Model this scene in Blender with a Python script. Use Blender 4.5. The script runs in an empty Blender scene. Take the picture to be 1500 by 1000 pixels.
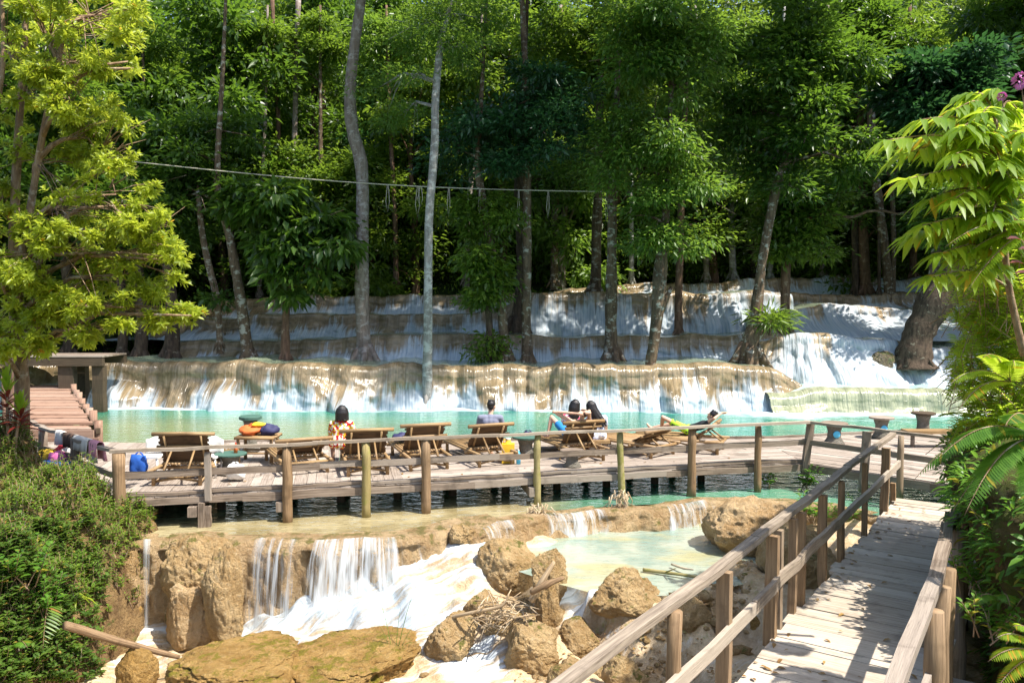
import bpy, math, random
import numpy as np
from mathutils import Vector, Matrix
sc = bpy.context.scene
col = sc.collection
# ------------------------------------------------------------------ camera
A0 = math.atan(50/1167.0)
CZ = 3.75
cd = bpy.data.cameras.new('camera'); cam = bpy.data.objects.new('camera', cd); col.objects.link(cam)
cd.lens = 28.0; cd.sensor_width = 36.0; cd.clip_start = 0.1; cd.clip_end = 3000
cam.location = (0, 0, CZ); cam.rotation_euler = (math.radians(90)-A0, 0, 0)
sc.camera = cam
# ------------------------------------------------------------------ light
EL = math.radians(59); SX, SY = 0.89, -0.46
S = Vector((SX*math.cos(EL), SY*math.cos(EL), math.sin(EL)))
w = bpy.data.worlds.new("World"); sc.world = w; w.use_nodes = True
nt = w.node_tree; nt.nodes.clear()
wo = nt.nodes.new('ShaderNodeOutputWorld'); wb = nt.nodes.new('ShaderNodeBackground'); ws = nt.nodes.new('ShaderNodeTexSky')
ws.sky_type = 'NISHITA'; ws.sun_disc = False; ws.sun_elevation = EL; ws.sun_rotation = math.atan2(SX, SY)
ws.air_density = 1.0; ws.dust_density = 1.6
wb.inputs[1].default_value = 0.15
nt.links.new(ws.outputs[0], wb.inputs[0]); nt.links.new(wb.outputs[0], wo.inputs[0])
sl = bpy.data.lights.new('sun', 'SUN'); sun = bpy.data.objects.new('sun', sl); col.objects.link(sun)
sl.energy = 4.8; sl.angle = math.radians(0.6); sl.color = (1.0, 0.95, 0.86)
sun.rotation_euler = S.to_track_quat('Z', 'Y').to_euler()
sun.location = (20, -10, 40)
sc.view_settings.view_transform = 'Standard'; sc.view_settings.look = 'None'
sc.view_settings.gamma = 1.0; sc.view_settings.exposure = 0.95
sc.cycles.max_bounces = 6; sc.cycles.diffuse_bounces = 3; sc.cycles.glossy_bounces = 2
sc.cycles.transmission_bounces = 4; sc.cycles.transparent_max_bounces = 12
sc.cycles.caustics_reflective = False; sc.cycles.caustics_refractive = False

# ------------------------------------------------------------------ picture <-> place
_ca, _sa = math.cos(A0), math.sin(A0)
def ray(px, py):
    u = (px-750)/1167.0; v = (500-py)/1167.0
    return Vector((u, _ca+v*_sa, -_sa+v*_ca))
def onz(px, py, z):
    d = ray(px, py); t = (z-CZ)/d.z
    return Vector((d.x*t, d.y*t, z))
def at(px, py, Y):
    d = ray(px, py); t = Y/d.y
    return Vector((d.x*t, Y, CZ+d.z*t))
def proj(p):
    x, y, z = p[0], p[1], p[2]-CZ
    f = y*_ca - z*_sa; u = y*_sa + z*_ca
    return 750+1167*x/f, 500-1167*u/f
def on_line(px, a, b, z):
    lo, hi = 0.0, 1.0
    for _ in range(40):
        m = (lo+hi)/2
        q = (a[0]+(b[0]-a[0])*m, a[1]+(b[1]-a[1])*m, z)
        if proj(q)[0] < px: lo = m
        else: hi = m
    return Vector(q)

# ------------------------------------------------------------------ noise
def _hash(ix, iy, iz):
    n = (ix.astype(np.int64)*374761393 + iy.astype(np.int64)*668265263 + iz.astype(np.int64)*1274126177) & 0xffffffff
    n = ((n ^ (n >> 13))*1274126177) & 0xffffffff
    n = n ^ (n >> 16)
    return (n & 0xffffff)/float(0xffffff)
def vnoise(p):
    p = np.asarray(p, float); i = np.floor(p).astype(np.int64); f = p-i; f = f*f*(3-2*f)
    r = 0
    for dx in (0, 1):
        for dy in (0, 1):
            for dz in (0, 1):
                h = _hash(i[:, 0]+dx, i[:, 1]+dy, i[:, 2]+dz)
                wx = f[:, 0] if dx else 1-f[:, 0]
                wy = f[:, 1] if dy else 1-f[:, 1]
                wz = f[:, 2] if dz else 1-f[:, 2]
                r = r + h*wx*wy*wz
    return r
def fbm(p, o=4, g=0.5):
    a, s, t = 1.0, 0, 0; p = np.asarray(p, float)
    for k in range(o):
        s = s + a*vnoise(p*(2**k)+k*17.3); t += a; a *= g
    return s/t
def n1(x, y=0.0, z=0.0):
    return float(vnoise(np.array([[x, y, z]]))[0])

# ------------------------------------------------------------------ scene bookkeeping
ORG = {}
def tag(o, label=None, cat=None, group=None, kind=None):
    if label: o['label'] = label
    if cat: o['category'] = cat
    if group: o['group'] = group
    if kind: o['kind'] = kind
    return o
def empty(name, loc, label, cat, group=None):
    o = bpy.data.objects.new(name, None); col.objects.link(o)
    o.location = loc; o.empty_display_size = 0.2
    ORG[o.name] = Vector(loc)
    return tag(o, label, cat, group)
def link_mesh(name, me, mat, parent=None, loc=None):
    o = bpy.data.objects.new(name, me); col.objects.link(o)
    if mat is not None: me.materials.append(mat)
    if parent is not None: o.parent = parent; ORG[o.name] = ORG[parent.name]
    else:
        ORG[o.name] = Vector(loc) if loc is not None else Vector((0, 0, 0))
        o.location = ORG[o.name]
    return o
def children(o): return list(o.children)
def copy_tree(o, parent=None):
    c = o.copy(); col.objects.link(c); c.parent = parent
    for ch in children(o): copy_tree(ch, c)
    return c
class MB:
    def __init__(s): s.v = []; s.f = []; s.uv = []; s.r = []; s.n = 0
    def add(s, verts, faces, uvs=None, r=None):
        b = len(s.v); s.v.extend([tuple(x) for x in verts])
        if r is None: r = random.random()
        for k, f in enumerate(faces):
            s.f.append(tuple(i+b for i in f)); s.r.append(r)
            s.uv.extend(uvs[k] if uvs else [(0, 0)]*len(f))
    def beam(s, a, b, w, h, up=(0, 0, 1), seg=1, jit=0.0, r=None, taper=1.0):
        a = Vector(a); b = Vector(b); d = (b-a); L = d.length; d.normalize(); up = Vector(up)
        x = d.cross(up)
        if x.length < 1e-4: x = d.cross(Vector((1, 0, 0)))
        x.normalize(); u = x.cross(d).normalized()
        V = []
        off = random.random()*50
        for i in range(seg+1):
            t = i/seg; k = 1+(taper-1)*t
            c = a+(b-a)*t
            if 0 < i < seg: c = c+x*random.uniform(-jit, jit)+u*random.uniform(-jit, jit)
            jw = 1+random.uniform(-jit, jit)*3; jh = 1+random.uniform(-jit, jit)*3
            for sx, sz in ((-1, -1), (1, -1), (1, 1), (-1, 1)):
                V.append(c+x*sx*w/2*k*jw+u*sz*h/2*k*jh)
        F = []; U = []
        for i in range(seg):
            for j in range(4):
                j2 = (j+1) % 4
                F.append((i*4+j, i*4+j2, (i+1)*4+j2, (i+1)*4+j))
                u0 = off+L*i/seg; u1 = off+L*(i+1)/seg; v0 = j*0.3; v1 = v0+(w if j % 2 == 0 else h)
                U.append([(u0, v0), (u0, v1), (u1, v1), (u1, v0)])
        F.append((3, 2, 1, 0)); U.append([(off, 0), (off, w), (off+.02, w), (off+.02, 0)])
        n = seg*4; F.append((n, n+1, n+2, n+3)); U.append([(off, 0), (off, w), (off+.02, w), (off+.02, 0)])
        s.add(V, F, U, r)
    def tube(s, pts, rad, n=8, jit=0.0, r=None, cap=True, flat=1.0):
        pts = [Vector(p) for p in pts]
        if not hasattr(rad, '__len__'): rad = [rad]*len(pts)
        V = []; L = 0; off = random.random()*50; Ls = []
        ref = None
        for i, p in enumerate(pts):
            d = (pts[min(i+1, len(pts)-1)]-pts[max(i-1, 0)]).normalized()
            if ref is None:
                ref = Vector((1, 0, 0)) if abs(d.x) < 0.8 else Vector((0, 1, 0))
            x = d.cross(ref).normalized(); y = d.cross(x).normalized(); ref = y.cross(d) if False else ref
            if i: L += (p-pts[i-1]).length
            Ls.append(L)
            for k in range(n):
                a = 2*math.pi*k/n; rr = rad[i]*(1+random.uniform(-jit, jit))
                V.append(p+x*math.cos(a)*rr+y*math.sin(a)*rr*flat)
        F = []; U = []
        for i in range(len(pts)-1):
            for k in range(n):
                k2 = (k+1) % n
                F.append((i*n+k, i*n+k2, (i+1)*n+k2, (i+1)*n+k))
                c = 2*math.pi*rad[0]
                U.append([(off+Ls[i], c*k/n), (off+Ls[i], c*(k+1)/n), (off+Ls[i+1], c*(k+1)/n), (off+Ls[i+1], c*k/n)])
        if cap:
            F.append(tuple(range(n-1, -1, -1))); U.append([(off, 0)]*n)
            b = (len(pts)-1)*n; F.append(tuple(range(b, b+n))); U.append([(off, 0)]*n)
        s.add(V, F, U, r)
    def ell(s, c, rx, ry, rz, nu=14, nv=9, rot=None, r=None):
        V = []; F = []; c = Vector(c)
        for j in range(nv+1):
            th = math.pi*j/nv
            for i in range(nu):
                ph = 2*math.pi*i/nu
                q = Vector((rx*math.sin(th)*math.cos(ph), ry*math.sin(th)*math.sin(ph), rz*math.cos(th)))
                if rot is not None: q = rot @ q
                V.append(c+q)
        for j in range(nv):
            for i in range(nu):
                i2 = (i+1) % nu
                F.append((j*nu+i, (j+1)*nu+i, (j+1)*nu+i2, j*nu+i2))
        s.add(V, F, None, r)
    def lathe(s, c, prof, n=14, r=None):
        V = []; F = []; c = Vector(c)
        for (rr, z) in prof:
            for i in range(n):
                a = 2*math.pi*i/n; V.append(c+Vector((rr*math.cos(a), rr*math.sin(a), z)))
        for j in range(len(prof)-1):
            for i in range(n):
                i2 = (i+1) % n; F.append((j*n+i, j*n+i2, (j+1)*n+i2, (j+1)*n+i))
        F.append(tuple(range(n-1, -1, -1))); b = (len(prof)-1)*n; F.append(tuple(range(b, b+n)))
        s.add(V, F, None, r)
    def prism(s, poly, z0, z1, L=None, r=None, dirv=(1, 0)):
        n = len(poly); V = [(p[0], p[1], z1) for p in poly]+[(p[0], p[1], z0) for p in poly]
        dv = Vector(dirv); pv = Vector((-dv.y, dv.x)); off = random.random()*40
        def uv(p): q = Vector((p[0], p[1])); return (q.dot(dv)+off, q.dot(pv))
        F = [tuple(range(n)), tuple(range(2*n-1, n-1, -1))]
        U = [[uv(p) for p in poly], [uv(poly[i]) for i in range(n-1, -1, -1)]]
        for i in range(n):
            j = (i+1) % n; F.append((i, n+i, n+j, j)); U.append([uv(poly[i]), (uv(poly[i])[0], uv(poly[i])[1]+.05), (uv(poly[j])[0], uv(poly[j])[1]+.05), uv(poly[j])])
        s.add(V, F, U, r)
    def build(s, name, mat, parent=None, loc=None, smooth=False):
        org = ORG[parent.name] if parent is not None else (Vector(loc) if loc is not None else None)
        if org is None:
            xs = [v[0] for v in s.v]; ys = [v[1] for v in s.v]; zs = [v[2] for v in s.v]
            org = Vector(((min(xs)+max(xs))/2, (min(ys)+max(ys))/2, min(zs)))
        me = bpy.data.meshes.new(name)
        me.from_pydata([(v[0]-org[0], v[1]-org[1], v[2]-org[2]) for v in s.v], [], s.f)
        uvl = me.uv_layers.new(name='UVMap')
        uvl.data.foreach_set('uv', np.array(s.uv, np.float32).ravel())
        at_ = me.attributes.new('rnd', 'FLOAT', 'FACE'); at_.data.foreach_set('value', np.array(s.r, np.float32))
        if smooth: me.polygons.foreach_set('use_smooth', [True]*len(me.polygons))
        me.update()
        return link_mesh(name, me, mat, parent, org)
def np_mesh(name, V, F, rnd=None, smooth=False, attrs=None, uv=None):
    """V (n,3), F (m,k) all faces of k corners"""
    me = bpy.data.meshes.new(name); V = np.asarray(V, np.float32); F = np.asarray(F, np.int32)
    m, k = F.shape
    me.vertices.add(len(V)); me.vertices.foreach_set('co', V.ravel())
    me.loops.add(m*k); me.loops.foreach_set('vertex_index', F.ravel())
    me.polygons.add(m); me.polygons.foreach_set('loop_start', np.arange(0, m*k, k, dtype=np.int32))
    me.polygons.foreach_set('loop_total', np.full(m, k, np.int32))
    if smooth: me.polygons.foreach_set('use_smooth', np.ones(m, bool))
    if rnd is not None:
        a = me.attributes.new('rnd', 'FLOAT', 'FACE'); a.data.foreach_set('value', np.asarray(rnd, np.float32))
    for nm, val in (attrs or {}).items():
        a = me.attributes.new(nm, 'FLOAT', 'POINT'); a.data.foreach_set('value', np.asarray(val, np.float32))
    if uv is not None:
        l = me.uv_layers.new(name='UVMap'); l.data.foreach_set('uv', np.asarray(uv, np.float32)[F.ravel()].ravel())
    me.update(); me.validate()
    return me

# ------------------------------------------------------------------ materials
class NT:
    def __init__(s, name):
        s.m = bpy.data.materials.new(name); s.m.use_nodes = True; s.t = s.m.node_tree; s.t.nodes.clear()
        s.out = s.t.nodes.new('ShaderNodeOutputMaterial')
    def n(s, typ, ins=None, **props):
        nd = s.t.nodes.new(typ)
        for k, v in props.items(): setattr(nd, k, v)
        for k, v in (ins or {}).items():
            sock = nd.inputs[k]
            if isinstance(v, tuple) and len(v) == 2 and isinstance(v[0], bpy.types.Node): s.t.links.new(v[0].outputs[v[1]], sock)
            elif isinstance(v, bpy.types.Node): s.t.links.new(v.outputs[0], sock)
            else: sock.default_value = v
        return nd
    def math(s, op, a, b=0.0, c=None, clamp=False):
        ins = {0: a, 1: b}
        if c is not None: ins[2] = c
        return s.n('ShaderNodeMath', ins, operation=op, use_clamp=clamp)
    def mix(s, f, a, b):
        nd = s.t.nodes.new('ShaderNodeMix'); nd.data_type = 'RGBA'
        for idx, v in ((0, f), (6, a), (7, b)):
            if isinstance(v, tuple) and len(v) == 2: s.t.links.new(v[0].outputs[v[1]], nd.inputs[idx])
            elif isinstance(v, bpy.types.Node):
                s.t.links.new(v.outputs[2] if v.bl_idname == 'ShaderNodeMix' else v.outputs[0], nd.inputs[idx])
            else: nd.inputs[idx].default_value = (v if idx == 0 else (*v, 1.0))
        return nd
    def ss(s, x, lo, hi):
        return s.n('ShaderNodeMapRange', {0: x, 1: lo, 2: hi, 3: 0.0, 4: 1.0}, interpolation_type='SMOOTHSTEP')
    def noise(s, vec, scale, detail=4.0, rough=0.55, dist=0.0):
        ins = {'Scale': scale, 'Detail': detail, 'Roughness': rough, 'Distortion': dist}
        if vec is not None: ins['Vector'] = vec
        return s.n('ShaderNodeTexNoise', ins)
    def scalev(s, vec, sx, sy, sz=1.0):
        return s.n('ShaderNodeMapping', {'Vector': vec, 'Scale': (sx, sy, sz)})
    def attr(s, name):
        return (s.n('ShaderNodeAttribute', attribute_name=name), 2)
    def pos(s): return (s.n('ShaderNodeNewGeometry'), 0)
    def finish(s, sh, i=0):
        s.t.links.new(sh.outputs[i], s.out.inputs[0]); return s.m
    def pbr(s, colr, rough=0.7, normal=None, spec=0.5, **kw):
        nd = s.t.nodes.new('ShaderNodeBsdfPrincipled')
        def st(key, v):
            if isinstance(v, tuple) and len(v) == 2 and isinstance(v[0], bpy.types.Node): s.t.links.new(v[0].outputs[v[1]], nd.inputs[key])
            elif isinstance(v, bpy.types.Node): s.t.links.new(v.outputs[2] if v.bl_idname == 'ShaderNodeMix' else v.outputs[0], nd.inputs[key])
            else: nd.inputs[key].default_value = v
        st('Base Color', colr if not (isinstance(colr, tuple) and len(colr) == 3) else (*colr, 1.0))
        st('Roughness', rough); st('Specular IOR Level', spec)
        if normal is not None: st('Normal', normal)
        for k, v in kw.items(): st(k.replace('_', ' '), v)
        return nd
    def bump(s, h, strength=0.5, dist=0.02):
        return s.n('ShaderNodeBump', {'Strength': strength, 'Distance': dist, 'Height': h})
def obj_co(t): return (t.n('ShaderNodeTexCoord'), 3)

def leafmat(name, c1, c2, tr, trf=0.42, c3=None, rough=0.42, spec=0.5):
    t = NT(name); r = t.attr('rnd'); p = t.pos()
    big = t.noise(p, 0.35, 2.0)
    f = t.math('ADD', t.math('MULTIPLY', r, 0.65), t.math('MULTIPLY', t.math('SUBTRACT', big, 0.5), 1.3), clamp=True)
    c = t.mix(f, c1, c2)
    if c3: c = t.mix(t.math('GREATER_THAN', r, 0.955), c, c3)
    b = t.pbr(c, rough, spec=spec)
    tc = t.mix(f, tuple(x*0.8 for x in tr), tr)
    if c3: tc = t.mix(t.math('GREATER_THAN', r, 0.955), tc, c3)
    tl = t.n('ShaderNodeBsdfTranslucent'); t.t.links.new(tc.outputs[2], tl.inputs[0])
    m = t.n('ShaderNodeMixShader', {0: trf, 1: b, 2: tl})
    return t.finish(m)
def woodmat(name, c1, c2, c3, moss=None, rough=0.8):
    t = NT(name); uv = (t.n('ShaderNodeTexCoord'), 2); r = t.attr('rnd'); p = t.pos()
    g = t.noise(t.scalev(uv, 1.5, 40), 1.0, 5.0, 0.65); g2 = t.noise(t.scalev(uv, 4.0, 160), 1.0, 3.0)
    blot = t.noise(p, 3.0, 4.0, 0.6)
    c = t.mix(t.ss(g, 0.3, 0.7), c1, c2)
    c = t.mix(t.math('MULTIPLY', t.ss(r, 0.35, 1.0), 0.65), c, c3)
    c = t.mix(t.math('MULTIPLY', t.ss(blot, 0.52, 0.72), 0.55), c, tuple(x*0.5 for x in c1))
    c = t.mix(t.math('MULTIPLY', t.ss(g2, 0.60, 0.72), 0.6), c, tuple(x*0.3 for x in c1))
    if moss:
        c = t.mix(t.math('MULTIPLY', t.ss(t.noise(p, 5.0, 5.0, 0.7), 0.5, 0.62), 0.8), c, moss)
    h = t.math('ADD', g, t.math('MULTIPLY', g2, 0.7))
    return t.finish(t.pbr(c, rough, t.bump(h, 0.5, 0.012), 0.3))
def rockmat(name, c1, c2, c3, moss=None, mossamt=0.5, rough=0.85, wet=0.0):
    t = NT(name); p = t.pos(); n = (t.n('ShaderNodeNewGeometry'), 1)
    a = t.noise(p, 2.2, 10.0, 0.72); b = t.noise(p, 12.0, 8.0, 0.8); d = t.noise(p, 0.5, 2.0)
    v = t.n('ShaderNodeTexVoronoi', {'Vector': p, 'Scale': 7.0}, feature='DISTANCE_TO_EDGE')
    c = t.mix(t.ss(a, 0.38, 0.64), c1, c2)
    c = t.mix(t.math('MULTIPLY', t.ss(b, 0.5, 0.72), 0.7), c, c3)
    c = t.mix(t.math('MULTIPLY', t.ss(t.noise(p, 26.0, 4.0, 0.8), 0.60, 0.75), 0.7), c, tuple(x*0.35 for x in c1))
    if moss:
        sep = t.n('ShaderNodeSeparateXYZ', {0: n})
        mm = t.ss(t.math('ADD', t.noise(p, 3.5, 7.0, 0.75), t.math('MULTIPLY', (sep, 2), 0.12)), 0.66-mossamt*0.25, 0.74-mossamt*0.2)
        mc = t.mix(t.noise(p, 14.0, 3.0), tuple(x*0.5 for x in moss), tuple(min(1, x*1.5) for x in moss))
        c = t.mix(mm, c, mc)
    h = t.math('ADD', t.math('MULTIPLY', a, 1.6), t.math('ADD', b, t.math('MULTIPLY', t.ss(v, 0.0, 0.15), 0.12)))
    return t.finish(t.pbr(c, rough, t.bump(h, 1.0, 0.11), 0.3))
def barkmat(name, c1, c2, lich, la=0.5):
    t = NT(name); p = t.pos(); q = t.scalev(p, 9, 9, 2.2); q2 = t.scalev(p, 3.0, 3.0, 5.0)
    a = t.noise(q, 1.0, 6.0, 0.7); b = t.noise(q2, 1.0, 6.0, 0.7)
    c = t.mix(t.ss(a, 0.35, 0.65), c1, c2)
    c = t.mix(t.ss(b, 0.62-0.2*la, 0.70-0.2*la), c, lich)
    c = t.mix(t.math('MULTIPLY', t.ss(t.noise(p, 1.1, 4.0), 0.55, 0.7), 0.5), c, tuple(x*0.45 for x in c1))
    return t.finish(t.pbr(c, 0.85, t.bump(t.math('ADD', a, b), 0.7, 0.05), 0.25))
def plain(name, c, rough=0.6, var=0.15, scale=8.0, spec=0.4, bumpd=0.004, **kw):
    t = NT(name); p = obj_co(t)
    nz = t.noise(p, scale, 4.0, 0.6)
    cc = t.mix(nz, tuple(x*(1-var) for x in c), tuple(min(1, x*(1+var)) for x in c))
    return t.finish(t.pbr(cc, rough, t.bump(nz, 0.4, bumpd), spec, **kw))
def pattern(name, cols, scale, rough=0.85):
    t = NT(name); p = obj_co(t)
    v = t.n('ShaderNodeTexVoronoi', {'Vector': t.noise(p, 3.0, 2.0).outputs and p, 'Scale': scale})
    s_ = t.n('ShaderNodeSeparateColor', {0: (v, 1)})
    c = t.mix(t.math('GREATER_THAN', (s_, 0), 0.5), cols[0], cols[1])
    if len(cols) > 2: c = t.mix(t.math('GREATER_THAN', (s_, 1), 0.68), c, cols[2])
    if len(cols) > 3: c = t.mix(t.math('GREATER_THAN', (s_, 2), 0.72), c, cols[3])
    return t.finish(t.pbr(c, rough, t.bump(t.noise(p, 6.0, 3.0), 0.5, 0.02), 0.2))

def fallmat(name, tanA, tanB, foam=(0.66, 0.73, 0.78), topc=(0.20, 0.24, 0.16), thr=0.60, soft=0.30, fine=1.0, rocky=0.0):
    t = NT(name); uv = (t.n('ShaderNodeTexCoord'), 2); p = t.pos()
    wh = t.attr('white'); tt = t.attr('t')
    broad = t.noise(t.scalev(uv, 0.75, 0.12), 1.0, 3.0, 0.55, 0.4)
    s1 = t.noise(t.scalev(uv, 3.2, 0.45), 1.0, 4.0, 0.6, 0.6)
    s2 = t.noise(t.scalev(uv, 16.0*fine, 0.9), 1.0, 3.0, 0.6)
    s3 = t.noise(t.scalev(uv, 2.2, 1.6), 1.0, 4.0, 0.6)
    m = t.math('MULTIPLY_ADD', tt, 1.05, wh)
    m = t.math('ADD', m, t.math('MULTIPLY', t.math('SUBTRACT', broad, 0.5), 1.9))
    m = t.math('ADD', m, t.math('MULTIPLY', t.math('SUBTRACT', s1, 0.5), 1.35))
    m = t.math('ADD', m, t.math('MULTIPLY', t.math('SUBTRACT', s2, 0.5), 0.5))
    mask = t.ss(m, thr, thr+soft)
    mask = t.math('MULTIPLY', mask, 0.95)
    tc = t.mix(t.ss(s3, 0.35, 0.68), tanA, tanB)
    tc = t.mix(t.math('MULTIPLY', t.ss(s1, 0.5, 0.75), 0.25), tc, tuple(x*0.45 for x in tanA))
    tc = t.mix(t.math('MULTIPLY', t.ss(s2, 0.50, 0.80), 0.16), tc, (0.62, 0.58, 0.50))
    fc = t.mix(t.ss(s2, 0.25, 0.6), tuple(x*y for x, y in zip(foam, (0.48, 0.60, 0.72))), foam)
    c = t.mix(mask, tc, fc)
    # flat terrace top: thin moving water
    topw = t.mix(t.noise(t.scalev(p, 0.6, 2.5, 1.0), 1.0, 4.0), topc, tuple(x*1.7 for x in topc))
    ft = t.ss(tt, -0.16, -0.02)
    topm = t.mix(t.math('MULTIPLY', t.ss(t.noise(t.scalev(p, 0.8, 2.2), 1.5, 5.0, 0.7), 0.6, 0.78), t.ss(wh, -0.1, 0.6)), topw, foam)
    c = t.mix(ft, topm, c)
    rg = t.mix(mask, (0.16,)*3, (0.55,)*3)
    h = t.math('ADD', t.math('MULTIPLY', s2, 0.7), t.math('MULTIPLY', s1, 1.6))
    b = t.pbr(c, rg, t.bump(h, 0.75, 0.08), 0.5)
    tl = t.n('ShaderNodeBsdfTranslucent'); t.t.links.new(c.outputs[2], tl.inputs[0])
    return t.finish(t.n('ShaderNodeMixShader', {0: t.math('MULTIPLY', mask, 0.3), 1: b, 2: tl}))

M = {}
WD1, WD2, WD3 = (0.13, 0.092, 0.065), (0.30, 0.235, 0.18), (0.38, 0.325, 0.27)
M['wood'] = woodmat('weathered_wood', WD1, WD2, WD3)
M['deck'] = woodmat('deck_board', (0.21, 0.165, 0.13), (0.385, 0.32, 0.265), (0.46, 0.395, 0.335))
M['walk'] = woodmat('walkway_board', (0.32, 0.25, 0.185), (0.52, 0.44, 0.35), (0.60, 0.52, 0.42))
M['post'] = woodmat('post_wood', (0.15, 0.09, 0.045), (0.32, 0.21, 0.115), (0.28, 0.225, 0.165))
M['mosspost'] = woodmat('mossy_post', (0.20, 0.15, 0.06), (0.36, 0.29, 0.12), (0.34, 0.30, 0.14), (0.22, 0.21, 0.05))
M['rail'] = woodmat('rail_wood', (0.17, 0.13, 0.095), (0.37, 0.30, 0.225), (0.46, 0.39, 0.31))
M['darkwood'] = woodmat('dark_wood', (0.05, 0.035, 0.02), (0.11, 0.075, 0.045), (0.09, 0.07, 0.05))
M['redwood'] = woodmat('reddish_board', (0.22, 0.12, 0.08), (0.38, 0.24, 0.17), (0.42, 0.30, 0.23))
M['bamboo'] = woodmat('bamboo', (0.20, 0.115, 0.05), (0.40, 0.265, 0.125), (0.34, 0.215, 0.11), rough=0.5)
M['shaded_slat'] = woodmat('shaded_bamboo_slat', (0.07, 0.038, 0.018), (0.17, 0.095, 0.045), (0.12, 0.07, 0.035), rough=0.6)  # bamboo darkened with the shade of the down-facing backrests
M['rock'] = rockmat('travertine_rock', (0.42, 0.26, 0.105), (0.66, 0.46, 0.23), (0.80, 0.65, 0.42), (0.16, 0.15, 0.03), 0.12)
M['orangerock'] = rockmat('orange_rock', (0.46, 0.28, 0.12), (0.68, 0.48, 0.26), (0.80, 0.64, 0.43))  # slightly lighter orange tan than the travertine, without moss
M['mossrock'] = rockmat('mossy_rock', (0.36, 0.20, 0.05), (0.56, 0.34, 0.11), (0.62, 0.44, 0.20), (0.24, 0.19, 0.02), 0.18)
M['wetrock'] = rockmat('wet_rock', (0.10, 0.075, 0.045), (0.22, 0.17, 0.10), (0.30, 0.25, 0.17), (0.09, 0.12, 0.03), 0.5, rough=0.35)
M['fall'] = fallmat('cascade_water', (0.16, 0.115, 0.06), (0.33, 0.245, 0.145), thr=0.50, soft=.5)
M['fallw'] = fallmat('white_cascade_water', (0.28, 0.19, 0.10), (0.50, 0.38, 0.24), foam=(0.70, 0.75, 0.78), thr=0.40, soft=.45)
M['barrel'] = fallmat('smooth_rolling_water', (0.22, 0.24, 0.15), (0.42, 0.42, 0.28), topc=(0.35, 0.50, 0.46), thr=0.9, soft=0.45)
# ------------------------------------------------------------------ ground
rng = np.random.default_rng(7); random.seed(7)
def idw(P, Vv, X, Y, pw=3.2):
    out = np.zeros((len(X), Vv.shape[1])); wsum = np.zeros(len(X))
    for k in range(len(P)):
        wgt = 1.0/(((X-P[k, 0])**2+(Y-P[k, 1])**2)**(pw/2)+1e-4)
        out += wgt[:, None]*Vv[k][None, :]; wsum += wgt
    return out/wsum[:, None]
def grid_mesh(name, X, Y, Z, mat, attrs=None, loc=(0, 0, 0), smooth=True):
    ny, nx = X.shape
    V = np.stack([X.ravel()-loc[0], Y.ravel()-loc[1], Z.ravel()-loc[2]], 1)
    i = np.arange(ny*nx).reshape(ny, nx)
    F = np.stack([i[:-1, :-1].ravel(), i[:-1, 1:].ravel(), i[1:, 1:].ravel(), i[1:, :-1].ravel()], 1)
    me = np_mesh(name, V, F, smooth=smooth, attrs={k: v.ravel() for k, v in (attrs or {}).items()})
    return link_mesh(name, me, mat, None, loc)
def ground_h(X, Y):
    z = np.full(X.shape, -2.6)
    sm = lambda x, a, b: np.clip((x-a)/(b-a), 0, 1)**2*(3-2*np.clip((x-a)/(b-a), 0, 1))
    z = z+sm(-X, 19, 24)*sm(Y, 14, 24)*4.4
    z = z+sm(X, 16, 21)*sm(Y, 16, 26)*6.5*(Y < 400)
    back = sm(Y, 44.5, 46.5)
    z = z*(1-back)+back*(4.95+np.clip(Y-50, 0, 110)*0.46+np.clip(-X-14, 0, 30)*-0.0)
    z = z+sm(-X, 40, 160)*30+sm(X, 30, 120)*34
    return z
gx = np.concatenate([np.arange(-900, -160, 60), np.arange(-160, -40, 8), np.arange(-40, 40, 1.0), np.arange(40, 160, 8), np.arange(160, 960, 60)])
gy = np.concatenate([np.arange(-300, -20, 40), np.arange(-20, 8, 4), np.arange(8, 90, 1.0), np.arange(90, 180, 6), np.arange(180, 1000, 60)])
GX, GY = np.meshgrid(gx, gy); GZ = ground_h(GX, GY)
GZ = GZ+(fbm(np.stack([GX.ravel()*.25, GY.ravel()*.25, GX.ravel()*0], 1), 3).reshape(GX.shape)-.5)*0.8
M['forest_floor'] = rockmat('forest_floor', (0.03, 0.025, 0.012), (0.06, 0.05, 0.025), (0.08, 0.06, 0.03), (0.04, 0.07, 0.015), 0.9)
tag(grid_mesh('ground', GX, GY, GZ, M['forest_floor']), kind='structure')

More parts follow.
